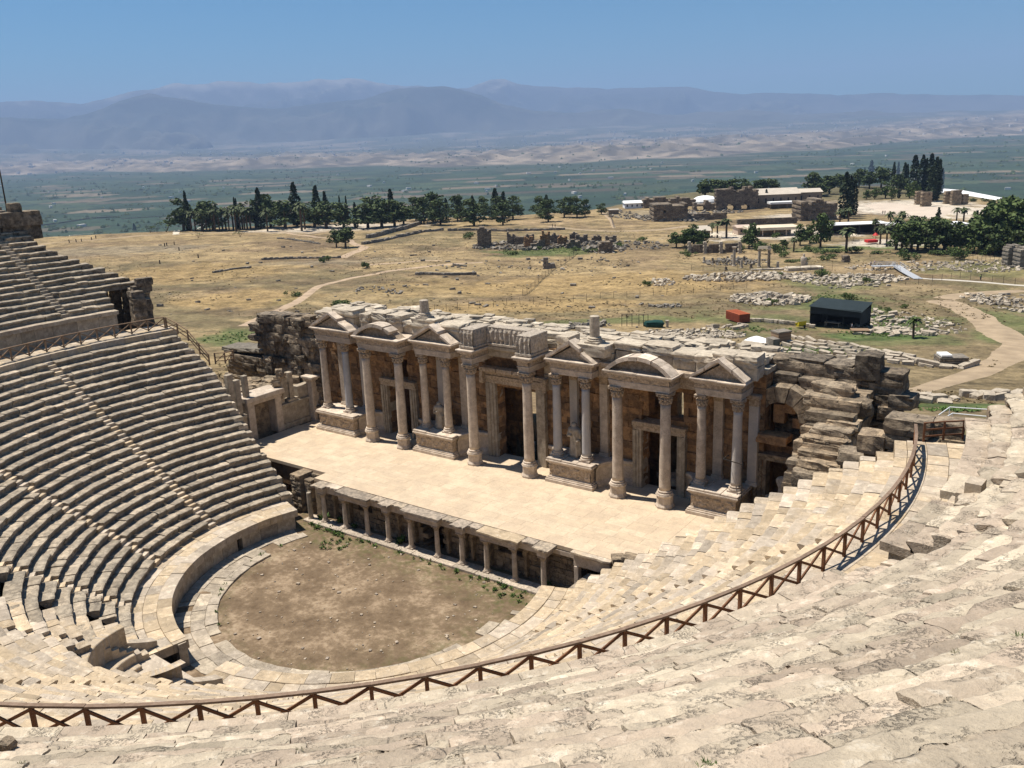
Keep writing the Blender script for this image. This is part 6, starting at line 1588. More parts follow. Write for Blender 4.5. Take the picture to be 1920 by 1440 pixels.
# ------------------------------------------------------------------ things scattered over the plateau
rb = np.random.default_rng(101)
VX, VY = -math.sin(FANG), math.cos(FANG)                            # unit vector to the left of the view
def right_of(P, m): return np.array([P[0]-VX*m, P[1]-VY*m])
AX = math.atan2(-VY, -VX)                                            # heading of "to the right"
BLK = []
for k in range(10):
    mb = MB(); rock(mb, (0, 0, .5), (1, 1, 1), 0, k*13+1, .10+.02*(k % 4), .08, 4, 1.0); o = mb.build('stone_block', MT['block'], None); BLK.append(o.data); bpy.data.objects.remove(o)
BLKG = []
for k in range(6):
    mb = MB(); rock(mb, (0, 0, .5), (1, 1, 1), 0, k*17+5, .22, .16, 4, 1.0); o = mb.build('field_stone', MT['block_grey'], None); BLKG.append(o.data); bpy.data.objects.remove(o)
def put_block(x, y, s, a, label, group, name='stone_block', data=None, lift=0.0, cat='stone block'):
    o = bpy.data.objects.new(name, (data or BLK)[int(rb.integers(len(data or BLK)))]); COL.objects.link(o)
    o.location = (x, y, hz(x, y)-.12+lift); o.scale = tuple(float(v) for v in s); o.rotation_euler = (rb.normal(0, .10), rb.normal(0, .10), a)
    return tag(o, label, cat, group)
def in_ellipse(px, py, rx, ry, n):
    P0 = G(px, py); m = mpp(P0); fd = dist(P0)/max(CAM[2]-P0[2], 5); out = []
    for _ in range(n):
        t, q = rb.uniform(0, 6.283), math.sqrt(rb.random()); lat, dep = q*math.cos(t)*rx*m, -q*math.sin(t)*ry*m*fd
        out.append((P0[0]-VX*lat+math.cos(FANG)*dep, P0[1]-VY*lat+math.sin(FANG)*dep))
    return out
# blocks laid out right behind the stage building
for (px, py, rx, ry, n, lab, grp, smin, smax) in (
   (1290, 630, 95, 13, 78, 'pale marble block in the crowded field of blocks right behind the stage building', 'blocks behind the stage building', .6, 1.5),
   (1380, 648, 60, 10, 26, 'pale marble block at the near right edge of the crowded block field', 'blocks at the right edge of the block field', .6, 1.5),
   (1360, 614, 36, 8, 20, 'white squared block in the small stack before the red container', 'blocks before the red container', .7, 1.8),
   (1650, 592, 40, 14, 26, 'white weathered block on the bank right of the black shed', 'blocks right of the black shed', .7, 1.8),
   (1690, 625, 75, 12, 34, 'white weathered block around the young palm', 'blocks around the young palm', .8, 2.0),
   (1735, 752, 55, 9, 16, 'white broken block on the grass just beyond the right end of the seats', 'blocks beyond the right end of the seats', .8, 2.0),
   (1850, 745, 60, 10, 14, 'large pale block at the edge of the upper seats on the right', 'blocks at the edge of the upper seats', 1.0, 2.2),
   (1890, 560, 45, 10, 16, 'pale rubble block on the low mound at the right edge', 'blocks on the right mound', .7, 1.8),
   (1600, 535, 60, 10, 22, 'white block lying in the grass left of the dirt road', 'blocks left of the dirt road', .7, 1.7)):
    for (x, y) in in_ellipse(px, py, rx, ry, n):
        s = rb.uniform(smin, smax); put_block(x, y, (s, s*rb.uniform(.4, .75), s*rb.uniform(.3, .6)), AX+rb.normal(0, .6), lab, grp)
# the orderly rows of architectural blocks
c0, c1 = G(1470, 640), G(1790, 690)
for r_ in range(5):
    a_, b_ = G(1478+r_*-8, 632+r_*8), G(1700+r_*22, 668+r_*6)
    n = 11
    for k in range(n):
        f = (k+.5)/n+rb.normal(0, .008); x, y = a_[0]+(b_[0]-a_[0])*f, a_[1]+(b_[1]-a_[1])*f
        L = math.hypot(b_[0]-a_[0], b_[1]-a_[1])/n*.86
        put_block(x, y, (L*rb.uniform(.8, 1.05), rb.uniform(.7, 1.0), rb.uniform(.5, .8)), math.atan2(b_[1]-a_[1], b_[0]-a_[0])+rb.normal(0, .05), 'cream architectural block laid in orderly rows on the grass behind the right ruin', 'architectural blocks in rows')
mb = MB(); A_, B_ = G(1735, 686), G(1798, 692)
for (q0, q1, lab) in (((1715, 684), (1795, 690), 'long moulded white cornice beam lying before the rows of blocks'), ((1800, 692), (1832, 684), 'short moulded cornice end at the right tip of the block rows'), ((1590, 680), (1640, 676), 'white angled cornice piece on the grass behind the dark ruin blocks')):
    a_, b_ = G(*q0), G(*q1); c = (a_+b_)/2; L = math.hypot(b_[0]-a_[0], b_[1]-a_[1]); put_block(c[0], c[1], (L, 1.0, .9), math.atan2(b_[1]-a_[1], b_[0]-a_[0]), lab, None, 'cornice_beam')
# heaps of smaller stones: too many to count
mb = MB()
for (px, py, rx, ry, n, s0, s1, hh) in ((1440, 562, 70, 13, 430, .4, 1.4, 1.6), (1400, 520, 115, 9, 520, .4, 1.3, .9), (1590, 525, 100, 12, 420, .4, 1.3, .6), (1240, 530, 24, 7, 90, .4, 1.0, .8), (1290, 628, 105, 15, 460, .3, .8, .2), (1690, 610, 90, 26, 330, .3, .9, .2), (1890, 570, 50, 22, 240, .4, 1.1, .6), (1700, 500, 110, 8, 200, .4, 1.1, .3), (1840, 500, 70, 10, 160, .4, 1.2, .3)):
    P0 = G(px, py)
    for (x, y) in in_ellipse(px, py, rx, ry, n):
        m = mpp(P0); q = min(1, math.hypot((x-P0[0]), (y-P0[1]))/(rx*m*1.2)); s = s0+(s1*1.25-s0)*rb.random()**2
        rock(mb, (x, y, hz(x, y)+hh*(1-q)*rb.random()+.1*s), (s, s*rb.uniform(.5, .9), s*rb.uniform(.3, .7)), rb.uniform(0, 3), int(rb.integers(9999)), .2, .16, 2, float(np.clip(rb.normal(.95, .2), .5, 1.35)), rb.normal(0, .35))
struct(mb.build('rubble', MT['block'], None), 'stuff')
mb = MB()
for (px, py, rx, ry, n, s0, s1, hh) in ((1260, 408, 70, 8, 420, .6, 2.0, 1.4), (1380, 492, 60, 6, 160, .4, 1.2, .5), (1170, 405, 30, 10, 110, .5, 1.5, .5), (930, 462, 45, 7, 150, .5, 1.6, 1.2), (1030, 462, 95, 6, 260, .5, 1.7, 1.0), (1130, 468, 40, 8, 150, .5, 1.6, 1.4), (1190, 460, 60, 9, 110, .5, 1.3, .3), (1330, 398, 60, 6, 160, .6, 1.6, .8), (900, 400, 0, 0, 0, 1, 1, 1), (470, 655, 40, 12, 60, .5, 1.2, .3), (1090, 612, 60, 6, 90, .4, 1.1, .4), (720, 545, 60, 12, 50, .4, 1.0, .1), (1000, 500, 200, 20, 90, .4, 1.0, .1), (1250, 575, 30, 5, 60, .4, 1.0, .5)):
    if not n: continue
    P0 = G(px, py)
    for (x, y) in in_ellipse(px, py, rx, ry, n):
        if y < 12: continue
        s = s0+(s1*1.25-s0)*rb.random()**2; q = min(1, math.hypot((x-P0[0]), (y-P0[1]))/(rx*mpp(P0)*1.2))
        rock(mb, (x, y, hz(x, y)+hh*(1-q)*rb.random()+.1*s), (s, s*rb.uniform(.5, .9), s*rb.uniform(.4, .8)), rb.uniform(0, 3), int(rb.integers(9999)), .2, .16, 2, float(np.clip(rb.normal(.95, .2), .5, 1.35)), rb.normal(0, .35))
struct(mb.build('rubble', MT['block_grey'], None), 'stuff')
# dark stones lying in the dry field
for k in range(110):
    px, py = rb.uniform(300, 1250), rb.uniform(455, 615)
    if px < 480 and py > 590 or (880 < px < 1150 and 440 < py < 480): continue
    P = G(px, py)
    if P[1] < 14: continue
    s = rb.uniform(.5, 1.5); put_block(P[0], P[1], (s*1.2, s*.7, s*rb.uniform(.35, .6)), rb.uniform(0, 3), 'dark field stone lying in the dry grass behind the stage', 'stones in the dry grass', 'field_stone', BLKG, 0, 'stone')
# low rows of stones and old wall lines across the field
def wall_line(pts, label, hgt, wid, group=None, mat='block_grey', seed=0, name='stone_wall', top=.5):
    r_ = np.random.default_rng(seed+5); mb = MB(); Q = [G(*p) for p in pts]
    for a, b in zip(Q[:-1], Q[1:]):
        L = math.hypot(b[0]-a[0], b[1]-a[1]); n = max(1, int(L/(wid*1.1))); an = math.atan2(b[1]-a[1], b[0]-a[0])
        for k in range(n):
            f = (k+.5)/n; x, y = a[0]+(b[0]-a[0])*f+r_.normal(0, wid*.1), a[1]+(b[1]-a[1])*f+r_.normal(0, wid*.1); hh = hgt*r_.uniform(1-top, 1)
            lev = max(1, int(round(hh/.8)))
            for j in range(lev): rock(mb, (x, y, hz(x, y)+hh*(j+.5)/lev), (wid*1.25, wid*r_.uniform(.7, 1), hh/lev*1.05), an+r_.normal(0, .1), int(r_.integers(9999)), .18, .12, 2 if hgt < 2 else 3, float(np.clip(r_.normal(1, .16), .6, 1.4)))
    return tag(mb.build(name, MT[mat], None, loc=tuple(Q[0])), label, 'wall', group)
wall_line([(72, 424), (120, 418), (170, 410), (225, 407)], 'long low brown wall along the plateau edge at the far left', 3.6, 2.2, None, 'ruin', 1, top=.15)
wall_line([(228, 411), (300, 406), (330, 405)], 'lower continuation of the edge wall running to the palms', 2.0, 2.0, None, 'ruin', 2, top=.2)
wall_line([(690, 447), (720, 440), (760, 430), (790, 420)], 'grey stone retaining wall below the gravel road', 2.2, 1.8, None, 'block_grey', 3, top=.2)
wall_line([(680, 459), (740, 447), (790, 436), (830, 432)], 'broken line of rubble below the retaining wall', 1.6, 1.5, None, 'block_grey', 4)
wall_line([(840, 433), (890, 432), (960, 434), (1060, 431)], 'low dark stone line bordering the field before the terrace pines', 1.5, 1.4, None, 'block_grey', 5)
wall_line([(520, 448), (560, 452), (600, 458)], 'faint line of stones crossing the left field', .9, 1.0, None, 'block_grey', 6)
wall_line([(490, 487), (560, 485), (640, 484)], 'row of dark stones in the left field below the lone pine', 1.0, 1.0, None, 'block_grey', 7)
wall_line([(780, 515), (835, 516), (892, 515)], 'low straight stone kerb in the field behind the facade', .9, 1.3, None, 'block_grey', 8, top=.2)
wall_line([(850, 498), (875, 500)], 'small ring of stones beside the field path', .8, 1.0, None, 'block_grey', 9)
wall_line([(400, 512), (440, 505), (470, 502)], 'short line of stones in the left dry grass', .8, 1.0, None, 'block_grey', 10)
# ruin walls
def ruin_box(px0, px1, py_top, py_foot, label, mat='ruin', depth=4.0, jag=.25, bs=1.2, name='ruined_wall', cat='ruin', group=None, holes=(), seed=0, turn=0.0):
    """wall whose foot runs between two photo columns; built of courses, jagged on top; holes in fractions (x0, x1, z0, z1)"""
    P = G((px0+px1)/2, py_foot); m = mpp(P); Wd, Hh = (px1-px0)*m, (py_foot-py_top)*m*1.02; r_ = np.random.default_rng(seed+int(px0))
    mb = MB(); nz = max(2, int(round(Hh/(bs*.62)))); nx = max(2, int(round(Wd/bs))); nd = 2 if depth > 2*bs else 1
    prof = 1-jag*np.abs(vn(np.stack([np.arange(nx)*.45+px0, np.zeros(nx), np.zeros(nx)], 1), 1.0, seed))
    for i in range(nx):
        for k in range(nz):
            f, z = (i+.5)/nx, (k+.5)/nz
            if z > prof[i]: continue
            if any(a < f < b and c < z < d for a, b, c, d in holes): continue
            for j in range(nd):
                lx, ly = (f-.5)*Wd+(.5 if k % 2 else 0)*bs*.4, (j-(nd-1)/2)*depth/nd
                v = rz(np.array([[lx, ly, 0]]), AX+turn)[0]
                rock(mb, (P[0]+v[0], P[1]+v[1], P[2]-.3+z*Hh), (Wd/nx*1.06, depth/nd*1.03, Hh/nz*1.06), AX+turn, int(r_.integers(9999)), .10, .08, 2, float(np.clip(r_.normal(1, .18), .55, 1.4)))
    return tag(mb.build(name, MT[mat], None, loc=tuple(P)), label, cat, group)
ruin_box(896, 921, 423, 464, 'tall narrow rubble tower standing at the left of the ruined fountain', 'ruin', 5, .3, .9, seed=1)
grp = 'wall stubs of the ruined fountain'
for k, (a, b, t, f, mt_) in enumerate([(954, 968, 437, 460, 'ruin'), (968, 978, 442, 460, 'ruin'), (980, 998, 441, 452, 'ruin'), (986, 996, 444, 464, 'brown'), (998, 1018, 452, 466, 'ruin'), (1016, 1028, 433, 465, 'brown'), (1030, 1046, 439, 456, 'ruin'), (1049, 1060, 443, 461, 'brown'), (1065, 1084, 451, 465, 'ruin'), (1071, 1082, 437, 452, 'ruin'), (1082, 1098, 440, 456, 'ruin'), (1112, 1124, 443, 452, 'ruin'), (1138, 1152, 444, 454, 'ruin')]):
    ruin_box(a-3, b+3, t-3, f, 'squat dark wall stub among the ruined fountain in mid field', mt_, 2.6, .38, .8, seed=k+20, group=grp)
ruin_box(1122, 1147, 449, 473, 'broken rubble pier at the right end of the ruined fountain', 'ruin', 5, .35, 1.1, seed=40)
ruin_box(1018, 1027, 482, 504, 'upright half of a broken stone monument in mid field', 'block_grey', 2, .05, 1.2, seed=41); ruin_box(1027, 1040, 492, 503, 'low half of a broken stone monument in mid field', 'block_grey', 2, .05, 1.2, seed=42)
ruin_box(1222, 1283, 382, 413, 'brown roofless square bath room with a plain front wall', 'ruin', 14, .12, 1.6, seed=43, holes=((.28, .36, .5, .7),))
ruin_box(1206, 1300, 369, 388, 'dark crumbled bath walls rising behind the square room', 'ruin', 8, .4, 1.7, seed=44)
ruin_box(1342, 1416, 353, 393, 'large dark bath ruin wall with two arched openings at its foot', 'ruin', 6, .22, 1.6, seed=45, holes=((.24, .46, 0, .24), (.62, .78, 0, .24), (.28, .42, .24, .3), (.65, .75, .24, .3)))
ruin_box(1300, 1345, 376, 395, 'collapsed bath wall with a low arch left of the large ruin wall', 'ruin', 6, .4, 1.6, seed=46, holes=((.1, .45, 0, .5),))
ruin_box(1494, 1556, 375, 411, 'dark windowless bath block right of the museum', 'ruin', 14, .18, 1.7, seed=47)
ruin_box(1285, 1360, 400, 412, 'long low dark wall before the bath ruins', 'ruin', 2, .15, 1.5, seed=48); ruin_box(1384, 1490, 409, 420, 'long dark retaining wall below the museum court', 'ruin', 2, .08, 1.5, seed=49)
ruin_box(1294, 1388, 457, 474, 'dark stone wall with pale piers fronting the pool garden', 'ruin', 1.4, .12, 1.2, seed=50, holes=((.62, .66, .3, 1),))
for k, px in enumerate((1292, 1321, 1351, 1386)): ruin_box(px-2.5, px+2.5, 453, 475, 'pale square pier set in the dark garden wall', 'block', 1.4, .02, 1.1, 'stone_pier', 'pier', 'piers in the garden wall', seed=60+k)
for k, (a, b, t, f) in enumerate(((1716, 1727, 361, 383), (1727, 1743, 363, 387), (1770, 1784, 361, 382), (1783, 1798, 360, 384), (1803, 1812, 366, 383))):
    ruin_box(a, b, t, f, ('brown stone pylon of the ruined gate by the cypresses' if k < 2 else 'brown stone pylon of the ruined gate on the white terrace'), 'ruin_warm', 2.4, .06, 1.4, 'stone_pylon', 'pylon', 'pylons by the cypresses' if k < 2 else 'pylons on the white terrace', seed=70+k)
ruin_box(1884, 1908, 463, 497, 'rough tan rubble pier at the right edge before the big trees', 'block_grey', 3.5, .2, 1.0, seed=80); ruin_box(1906, 1935, 467, 500, 'second rubble pier cut by the right edge of the view', 'block_grey', 4, .2, 1.0, seed=81)
ruin_box(1580, 1590, 479, 491, 'small dark pedestal near the colonnade ruin', 'ruin', 2.5, .1, 1.2, seed=82)
# modern buildings
MT['roof'] = plain('pale sheet roof', (.52, .45, .36), .8, .10, .3); MT['roof2'] = plain('cream flat roof', (.62, .52, .38), .9, .08, .2); MT['white'] = plain('white canvas', (.80, .79, .76), .7, .04); MT['wallstone'] = stone('coursed tan wall', (.30, .24, .17), (.26, .21, .155), (.13, .105, .08), .5, .5, .4); MT['darkglass'] = plain('dark opening', (.03, .03, .03), .5, .1); MT['plaster'] = plain('pinkish plaster', (.52, .40, .31), .9, .1)
def house(px0, px1, py_roof, py_eave, py_foot, depth, label, wall, roof, gable=True, nwin=0, name='building', cat='building', over=.6, open_front=False):
    P = G((px0+px1)/2, py_foot); m = mpp(P); Wd = (px1-px0)*m; He = (py_foot-py_eave)*m; Hr = max((py_eave-py_roof)*m - depth*.08, .3)
    root = thing(name, P, label, cat); mb = MB()
    def loc(lx, ly, lz): return rz(np.array([[lx, ly, lz]]), AX, P)[0]
    def bx(mb, x0, x1, y0, y1, z0, z1): mb.add(np.array([loc(x, y, z) for z in (z0, z1) for x, y in ((x0, y0), (x1, y0), (x1, y1), (x0, y1))]), BOXQ)
    if open_front:
        n = max(3, int(Wd/5)); bx(mb, -Wd/2, Wd/2, depth-.3, depth, -.5, He)
        for k in range(n+1): x = -Wd/2+Wd*k/n; bx(mb, x-.18, x+.18, 0, .36, -.5, He-.01)
    else: bx(mb, -Wd/2, Wd/2, 0, depth, -.8, He)
    mb.build('wall', MT[wall], root); mb = MB()
    if gable:
        v = [loc(x, y, z) for x in (-Wd/2-over, Wd/2+over) for y, z in ((-over, He-.05), (depth/2, He+Hr), (depth+over, He-.05), (depth/2, He-.06))]
        mb.add(np.array(v), [[0, 4, 5, 1], [1, 5, 6, 2], [0, 3, 7, 4], [3, 2, 6, 7]], [[0, 1, 3], [1, 2, 3], [4, 7, 5], [5, 7, 6]])
    else: bx(mb, -Wd/2-over, Wd/2+over, -over, depth+over, He, He+Hr)
    mb.build('roof', MT[roof], root)
    for k in range(nwin):
        mb = MB(); x = -Wd/2+Wd*(k+.5)/nwin; bx(mb, x-.45, x+.45, -.04, .2, He*.35, He*.72); mb.build('window', MT['darkglass'], root)
    return root
house(1417, 1496, 353, 366, 388, 16, 'long stone museum hall with a pale ribbed roof', 'wallstone', 'roof', True, 6)
house(1496, 1539, 354, 362, 382, 12, 'lower right wing of the museum with pale roof', 'wallstone', 'roof', True, 3)
house(1172, 1208, 375, 381, 391, 10, 'low white building at the left of the bath ruins', 'white', 'white', True, 4)
house(1446, 1490, 378, 383, 391, 6, 'white awning over a terrace beside the museum cypress', 'wallstone', 'white', False, 0, 'awning', 'awning', .3, True)
house(1410, 1494, 424, 432, 444, 10, 'long open pool pavilion with a flat cream roof', 'plaster', 'roof2', False, 0, 'pavilion', 'pavilion', .8, True)
house(1384, 1409, 421, 427, 440, 9, 'pinkish small pool building left of the cream roofed pavilion', 'plaster', 'plaster', True, 2)
house(1306, 1331, 423, 433, 446, 7, 'small kiosk with pale hipped roof among the garden trees', 'wallstone', 'roof', True, 2, 'kiosk', 'kiosk')
house(1562, 1660, 419, 423, 440, 9, 'dark open pool bar under a thin white flat roof', 'darkglass', 'white', False, 0, 'pavilion', 'pavilion', .6, True)
house(1665, 1700, 419, 424, 438, 8, 'short white roof among the palms right of the pool bar', 'darkglass', 'white', False, 0, 'pavilion', 'pavilion', .6, True)
house(1786, 1812, 419, 428, 440, 9, 'white canvas awning showing between the big trees on the right', 'darkglass', 'white', False, 0, 'awning', 'awning', .6, True)
house(1143, 1160, 392, 395, 402, 5, 'tiny dark hut with pale roof at the fence corner', 'ruin', 'roof', False, 0, 'hut', 'hut', .4)
P = G(1322, 380); m = mpp(P); mb = MB(); lathe(mb, [(8.5, 0), (8.5, 1.2), (7.6, 2.6), (5.2, 3.9), (2.2, 4.5), (.2, 4.6)], (P[0], P[1], P[2]), 20); tag(mb.build('tent', MT['white'], None, loc=tuple(P)), 'white domed tent roof between the bath ruins', 'tent')
MT['red'] = plain('red plastic', (.55, .035, .03), .5, .1)
P = G(1633, 457); m = mpp(P); mb = MB(); 
for a in range(2): obox(mb, (P[0], P[1], P[2]+(5-.8*a)*m*1.0), (18*m-a*2*m, 3.0-a, 4*m), AX+.1)
tag(mb.build('red_awning', MT['red'], None, loc=tuple(P)), 'long red awning in the pool garden under the palms', 'awning')
P = G(1641, 450); mb = MB(); lathe(mb, [(5.2*m, 8*m), (5.0*m, 8.4*m), (2.6*m, 11*m), (.1, 13*m)], tuple(P), 6); tube(mb, P, P+[0, 0, 8.5*m], .06); tag(mb.build('parasol', MT['red'], None, loc=tuple(P)), 'pointed red parasol right of the long red awning', 'parasol')
for px, py in ((1600, 452), (1690, 446), (1340, 450)):
    P = G(px, py); mb = MB(); tube(mb, P, P+[0, 0, 2.6], .04); o = thing('parasol', P, 'cream garden parasol among the palms by the pool', 'parasol', 'cream parasols in the pool garden'); mb.build('pole', MT['bark'], o); mb = MB(); lathe(mb, [(1.9, 2.2), (1.85, 2.3), (.9, 2.75), (.05, 3.0)], tuple(P), 8); mb.build('canopy', MT['roof2'], o)
# colonnade ruin with statue
def col_at(px, py_top, py_foot, r, label, group=None, mat='block', cap=True, name='column'):
    P = G(px, py_foot); hgt = (py_foot-py_top)*mpp(P)*1.02; root = thing(name, P, label, 'column', group); mb = MB(); lathe(mb, [(r*1.3, -.2), (r*1.3, .3), (r, .45), (r*.86, hgt*(.93 if cap else 1))], tuple(P), 12); mb.build('shaft', MT[mat], root)
    if cap: mb = MB(); lathe(mb, [(r*.9, hgt*.9), (r*1.4, hgt*.97), (r*1.5, hgt)], tuple(P), 10); mb.build('capital', MT['relief'], root)
    return P, hgt
col_at(1376, 465, 499, .55, 'tall single white column of the colonnade ruin'); pa, ha = col_at(1423, 469, 501, .5, 'white column under the lintel of the colonnade ruin'); pb, hb_ = col_at(1441, 469, 503, .5, 'dark column under the lintel of the colonnade ruin', None, 'ruin')
mb = MB(); beam(mb, pa+[0, 0, ha+.45], pb+[0, 0, hb_+.45], 1.1, .9); tag(mb.build('lintel', MT['block'], None, loc=tuple((pa+pb)/2+[0, 0, ha])), 'stone lintel laid across two standing columns', 'lintel')
for k, (px, t, f) in enumerate(((1390, 488, 503), (1395, 481, 490), (1384, 481, 486), (1408, 495, 503), (1372, 478, 484), (1361, 500, 507), (1458, 491, 503), (1364, 481, 487), (1320, 482, 492), (1336, 484, 492))): col_at(px, t, f, .45, 'short broken column stub in the colonnade ruin', 'column stubs of the colonnade', 'ruin' if k % 2 else 'block', False, 'column_stub')
ruin_box(1474, 1536, 499, 506, 'low pale stone platform of the statue', 'block', 4, 0, 1.6, 'stone_platform', 'platform', seed=90); ruin_box(1408, 1475, 502, 506, 'long white kerb in front of the two joined columns', 'block', 1.5, 0, 1.6, 'stone_platform', 'platform', seed=91)
P = G(1506, 503); m = mpp(P); mb = MB(); lathe(mb, [(4*m, 0), (4.2*m, 8*m), (5*m, 12*m), (5.4*m, 18*m), (4.2*m, 20*m), (1.4*m, 21*m), (2*m, 23*m), (1.6*m, 25*m), (.2*m, 26*m)], tuple(P), 14); tag(mb.build('statue', MT['relief'], None, smooth=True, loc=tuple(P)), 'white torso statue standing on the low pale platform', 'statue')
P = G(1512, 503); mb = MB(); lathe(mb, [(1.2*m, 0), (1*m, 5*m), (2.4*m, 7*m), (2.2*m, 10*m), (.3*m, 11*m)], tuple(P), 10); tag(mb.build('statue', MT['relief'], None, smooth=True, loc=tuple(P)), 'small white pedestal figure right of the torso statue', 'statue')
# travertine
def pad(name, poly, mat, lift=.12):
    c = np.mean([G(*p) for p in poly], 0); Q = np.array([G(*p) for p in poly]); mb = MB(); rings = []
    for f in np.linspace(0, 1, 9):
        q = c + (Q-c)*f; n = len(q); qq = np.concatenate([np.linspace(q[i], q[(i+1) % n], 6)[:-1] for i in range(n)]); rings.append(qq)
    P_ = np.array(rings); P_ = np.concatenate([P_, P_[:, :1]], 1); P_[..., 2] = h(P_[..., 0], P_[..., 1], False)+lift+.4*vn2(P_[..., 0], P_[..., 1], 1/18., 3)*0
    P_[-1, :, 2] -= .5; grid(mb, P_, flip=True); return struct(mb.build(name, mat, smooth=True))
MT['trav'] = plain('white travertine', (.86, .83, .80), .8, .05, .05, bump=.2)
pad('travertine_terrace', [(1758, 348), (1800, 351), (1850, 360), (1925, 374), (1960, 384), (1930, 374+10), (1870, 379), (1820, 374), (1765, 372)], MT['trav'])
pad('forecourt', [(1612, 384), (1660, 380), (1720, 386), (1790, 388), (1800, 396), (1760, 412), (1700, 408), (1640, 396)], plain('pale forecourt', (.52, .43, .34), 1, .1, .1))
P = G(1888, 378); mb = MB(); tube(mb, P, P+[0, 0, 3.0], .06); lathe(mb, [(2.2, 2.6), (2.6, 3.4), (2.3, 4.6), (1.2, 5.4), (.1, 5.6)], tuple(P), 10); tag(mb.build('sunshade', plain('black canvas', (.03, .03, .035), .8), None, loc=tuple(P)), 'round dark sunshade standing on the white travertine', 'sunshade')
for px in (1822, 1827, 1846, 1861, 1880, 1895): P = G(px, 378 if px < 1850 else 380); tree('shrub', P, 2.4, 1.2, 'small dark shrub along the near edge of the white travertine', 'shrub', 'shrubs along the travertine', 'shrub', 'leaf_pine', px)
# container, shed, crate and other works equipment
MT['rust'] = plain('rust red sheet', (.42, .115, .05), .7, .14, 2.0); MT['rustside'] = plain('rust red side', (.30, .075, .04), .7, .2, 2.0)
P = G(1396, 606); m = mpp(P); ct = thing('shipping_container', P, 'rust red steel box container standing in the dry grass', 'container'); ct.rotation_euler[2] = AX+.30
def child(name, mbf, mat, par):
    mb = MB(); mbf(mb); o = mb.build(name, MT[mat], None); o.parent = par; return o
cw, cd, chh = 22*m, 46*m, 16*m
def cbody(mb):
    box(mb, -cw/2, cw/2, 0, cd, .15, chh)
    n = 22
    for k in range(n): y = cd*(k+.5)/n; box(mb, cw/2, cw/2+.05, y-cd/n*.28, y+cd/n*.28, .3, chh-.2); box(mb, -cw/2-.05, -cw/2, y-cd/n*.28, y+cd/n*.28, .3, chh-.2)
child('body', cbody, 'rustside', ct); child('roof', lambda mb: (box(mb, -cw/2-.04, cw/2+.04, -.04, cd+.04, chh, chh+.08), [box(mb, -cw/2+.2, cw/2-.2, cd*(k+.2)/16, cd*(k+.6)/16, chh+.08, chh+.11) for k in range(16)]), 'rust', ct)
for sx in (-1, 1): child('door', lambda mb: (box(mb, min(0, sx*cw/2)+.03, max(0, sx*cw/2)-.03, -.06, 0, .25, chh-.1), tube(mb, (sx*cw*.2, -.1, .3), (sx*cw*.2, -.1, chh-.2), .03, None, 6)), 'rustside', ct)
MT['net'] = plain('black shade net', (.028, .034, .036), .9, .2, .6); MT['netroof'] = plain('dark green shade net', (.024, .034, .037), .9, .15, .6)
a_, b_ = G(1518, 612), G(1612, 620); sh = thing('shade_shed', (a_+b_)/2, 'black shade net shed with an open front in the block yard', 'shed'); an = math.atan2(b_[1]-a_[1], b_[0]-a_[0]); sh.rotation_euler[2] = an
L = math.hypot(b_[0]-a_[0], b_[1]-a_[1]); Hs = 37*mpp(a_); Dp = 6.0
child('roof', lambda mb: mb.add([[-L/2-.3, -.3, Hs-.2], [L/2+.3, -.3, Hs-.5], [L/2+.3, Dp, Hs+.5], [-L/2-.3, Dp, Hs+.6], [-L/2-.3, -.3, Hs-.14], [L/2+.3, -.3, Hs-.44], [L/2+.3, Dp, Hs+.56], [-L/2-.3, Dp, Hs+.66]], BOXQ), 'netroof', sh)
child('side_net', lambda mb: (box(mb, -L/2, L/2, Dp-.05, Dp, -.3, Hs+.4), box(mb, -L/2-.03, -L/2, 0, Dp, -.3, Hs-.2), box(mb, L/2, L/2+.03, 0, Dp*.9, Hs*.25, Hs-.4), box(mb, -L/2, L/2, -.05, 0, Hs*.62, Hs-.25)), 'net', sh)
for x in (-L/2, -L/6, L/6, L/2): child('post', lambda mb: tube(mb, (x, 0, -.3), (x, 0, Hs-.25), .06, None, 6), 'net', sh)
child('work_table', lambda mb: (box(mb, -L*.25, L*.05, 1.2, 2.4, .8, .9), [box(mb, x, x+.1, y, y+.1, 0, .8) for x in (-L*.24, L*.03) for y in (1.25, 2.2)]), 'block', sh)
P = G(1504, 616); m = mpp(P); mb = MB(); v = np.array([[-.9, 0, .5], [.9, 0, .5], [.6, 1.2, .3], [-.6, 1.2, .3], [-1, -.1, 1.5], [1, -.1, 1.5], [.8, 1.3, 1.1], [-.8, 1.3, 1.1]]); mb.add(rz(v, AX+.4, P), BOXQ); yb = thing('wheelbarrow', P, 'yellow site barrow beside the black shed', 'barrow'); mb.build('tray', plain('yellow paint', (.70, .55, .03), .5, .1), yb)
mb = MB(); tube(mb, P+[.3, .3, .35], P+[.5, .3, .35], .35, None, 12); mb.build('wheel', MT['net'], yb); mb = MB(); beam(mb, P+[-1.4, -.6, .9], P+[.3, .5, .4], .06, .06); beam(mb, P+[-1.0, -1.1, .9], P+[.7, 0, .4], .06, .06); mb.build('handle', MT['net'], yb)
P = G(1464, 640); m = mpp(P); cr_ = thing('wooden_crate', P, 'square brown wooden crate with a pale lid in the block yard', 'crate'); cs = 27*m; cr_.rotation_euler[2] = AX+.35
child('box', lambda mb: [box(mb, -cs/2+.002*k, cs/2-.002*k, -cs*.4, cs*.4, cs*.66*k/6+.01, cs*.66*(k+1)/6-.01, 1+.1*(-1)**k) for k in range(6)], 'wood_old', cr_); child('lid', lambda mb: box(mb, -cs/2-.1, cs/2+.1, -cs*.4-.1, cs*.4+.1, cs*.66, cs*.74), 'block_grey', cr_)
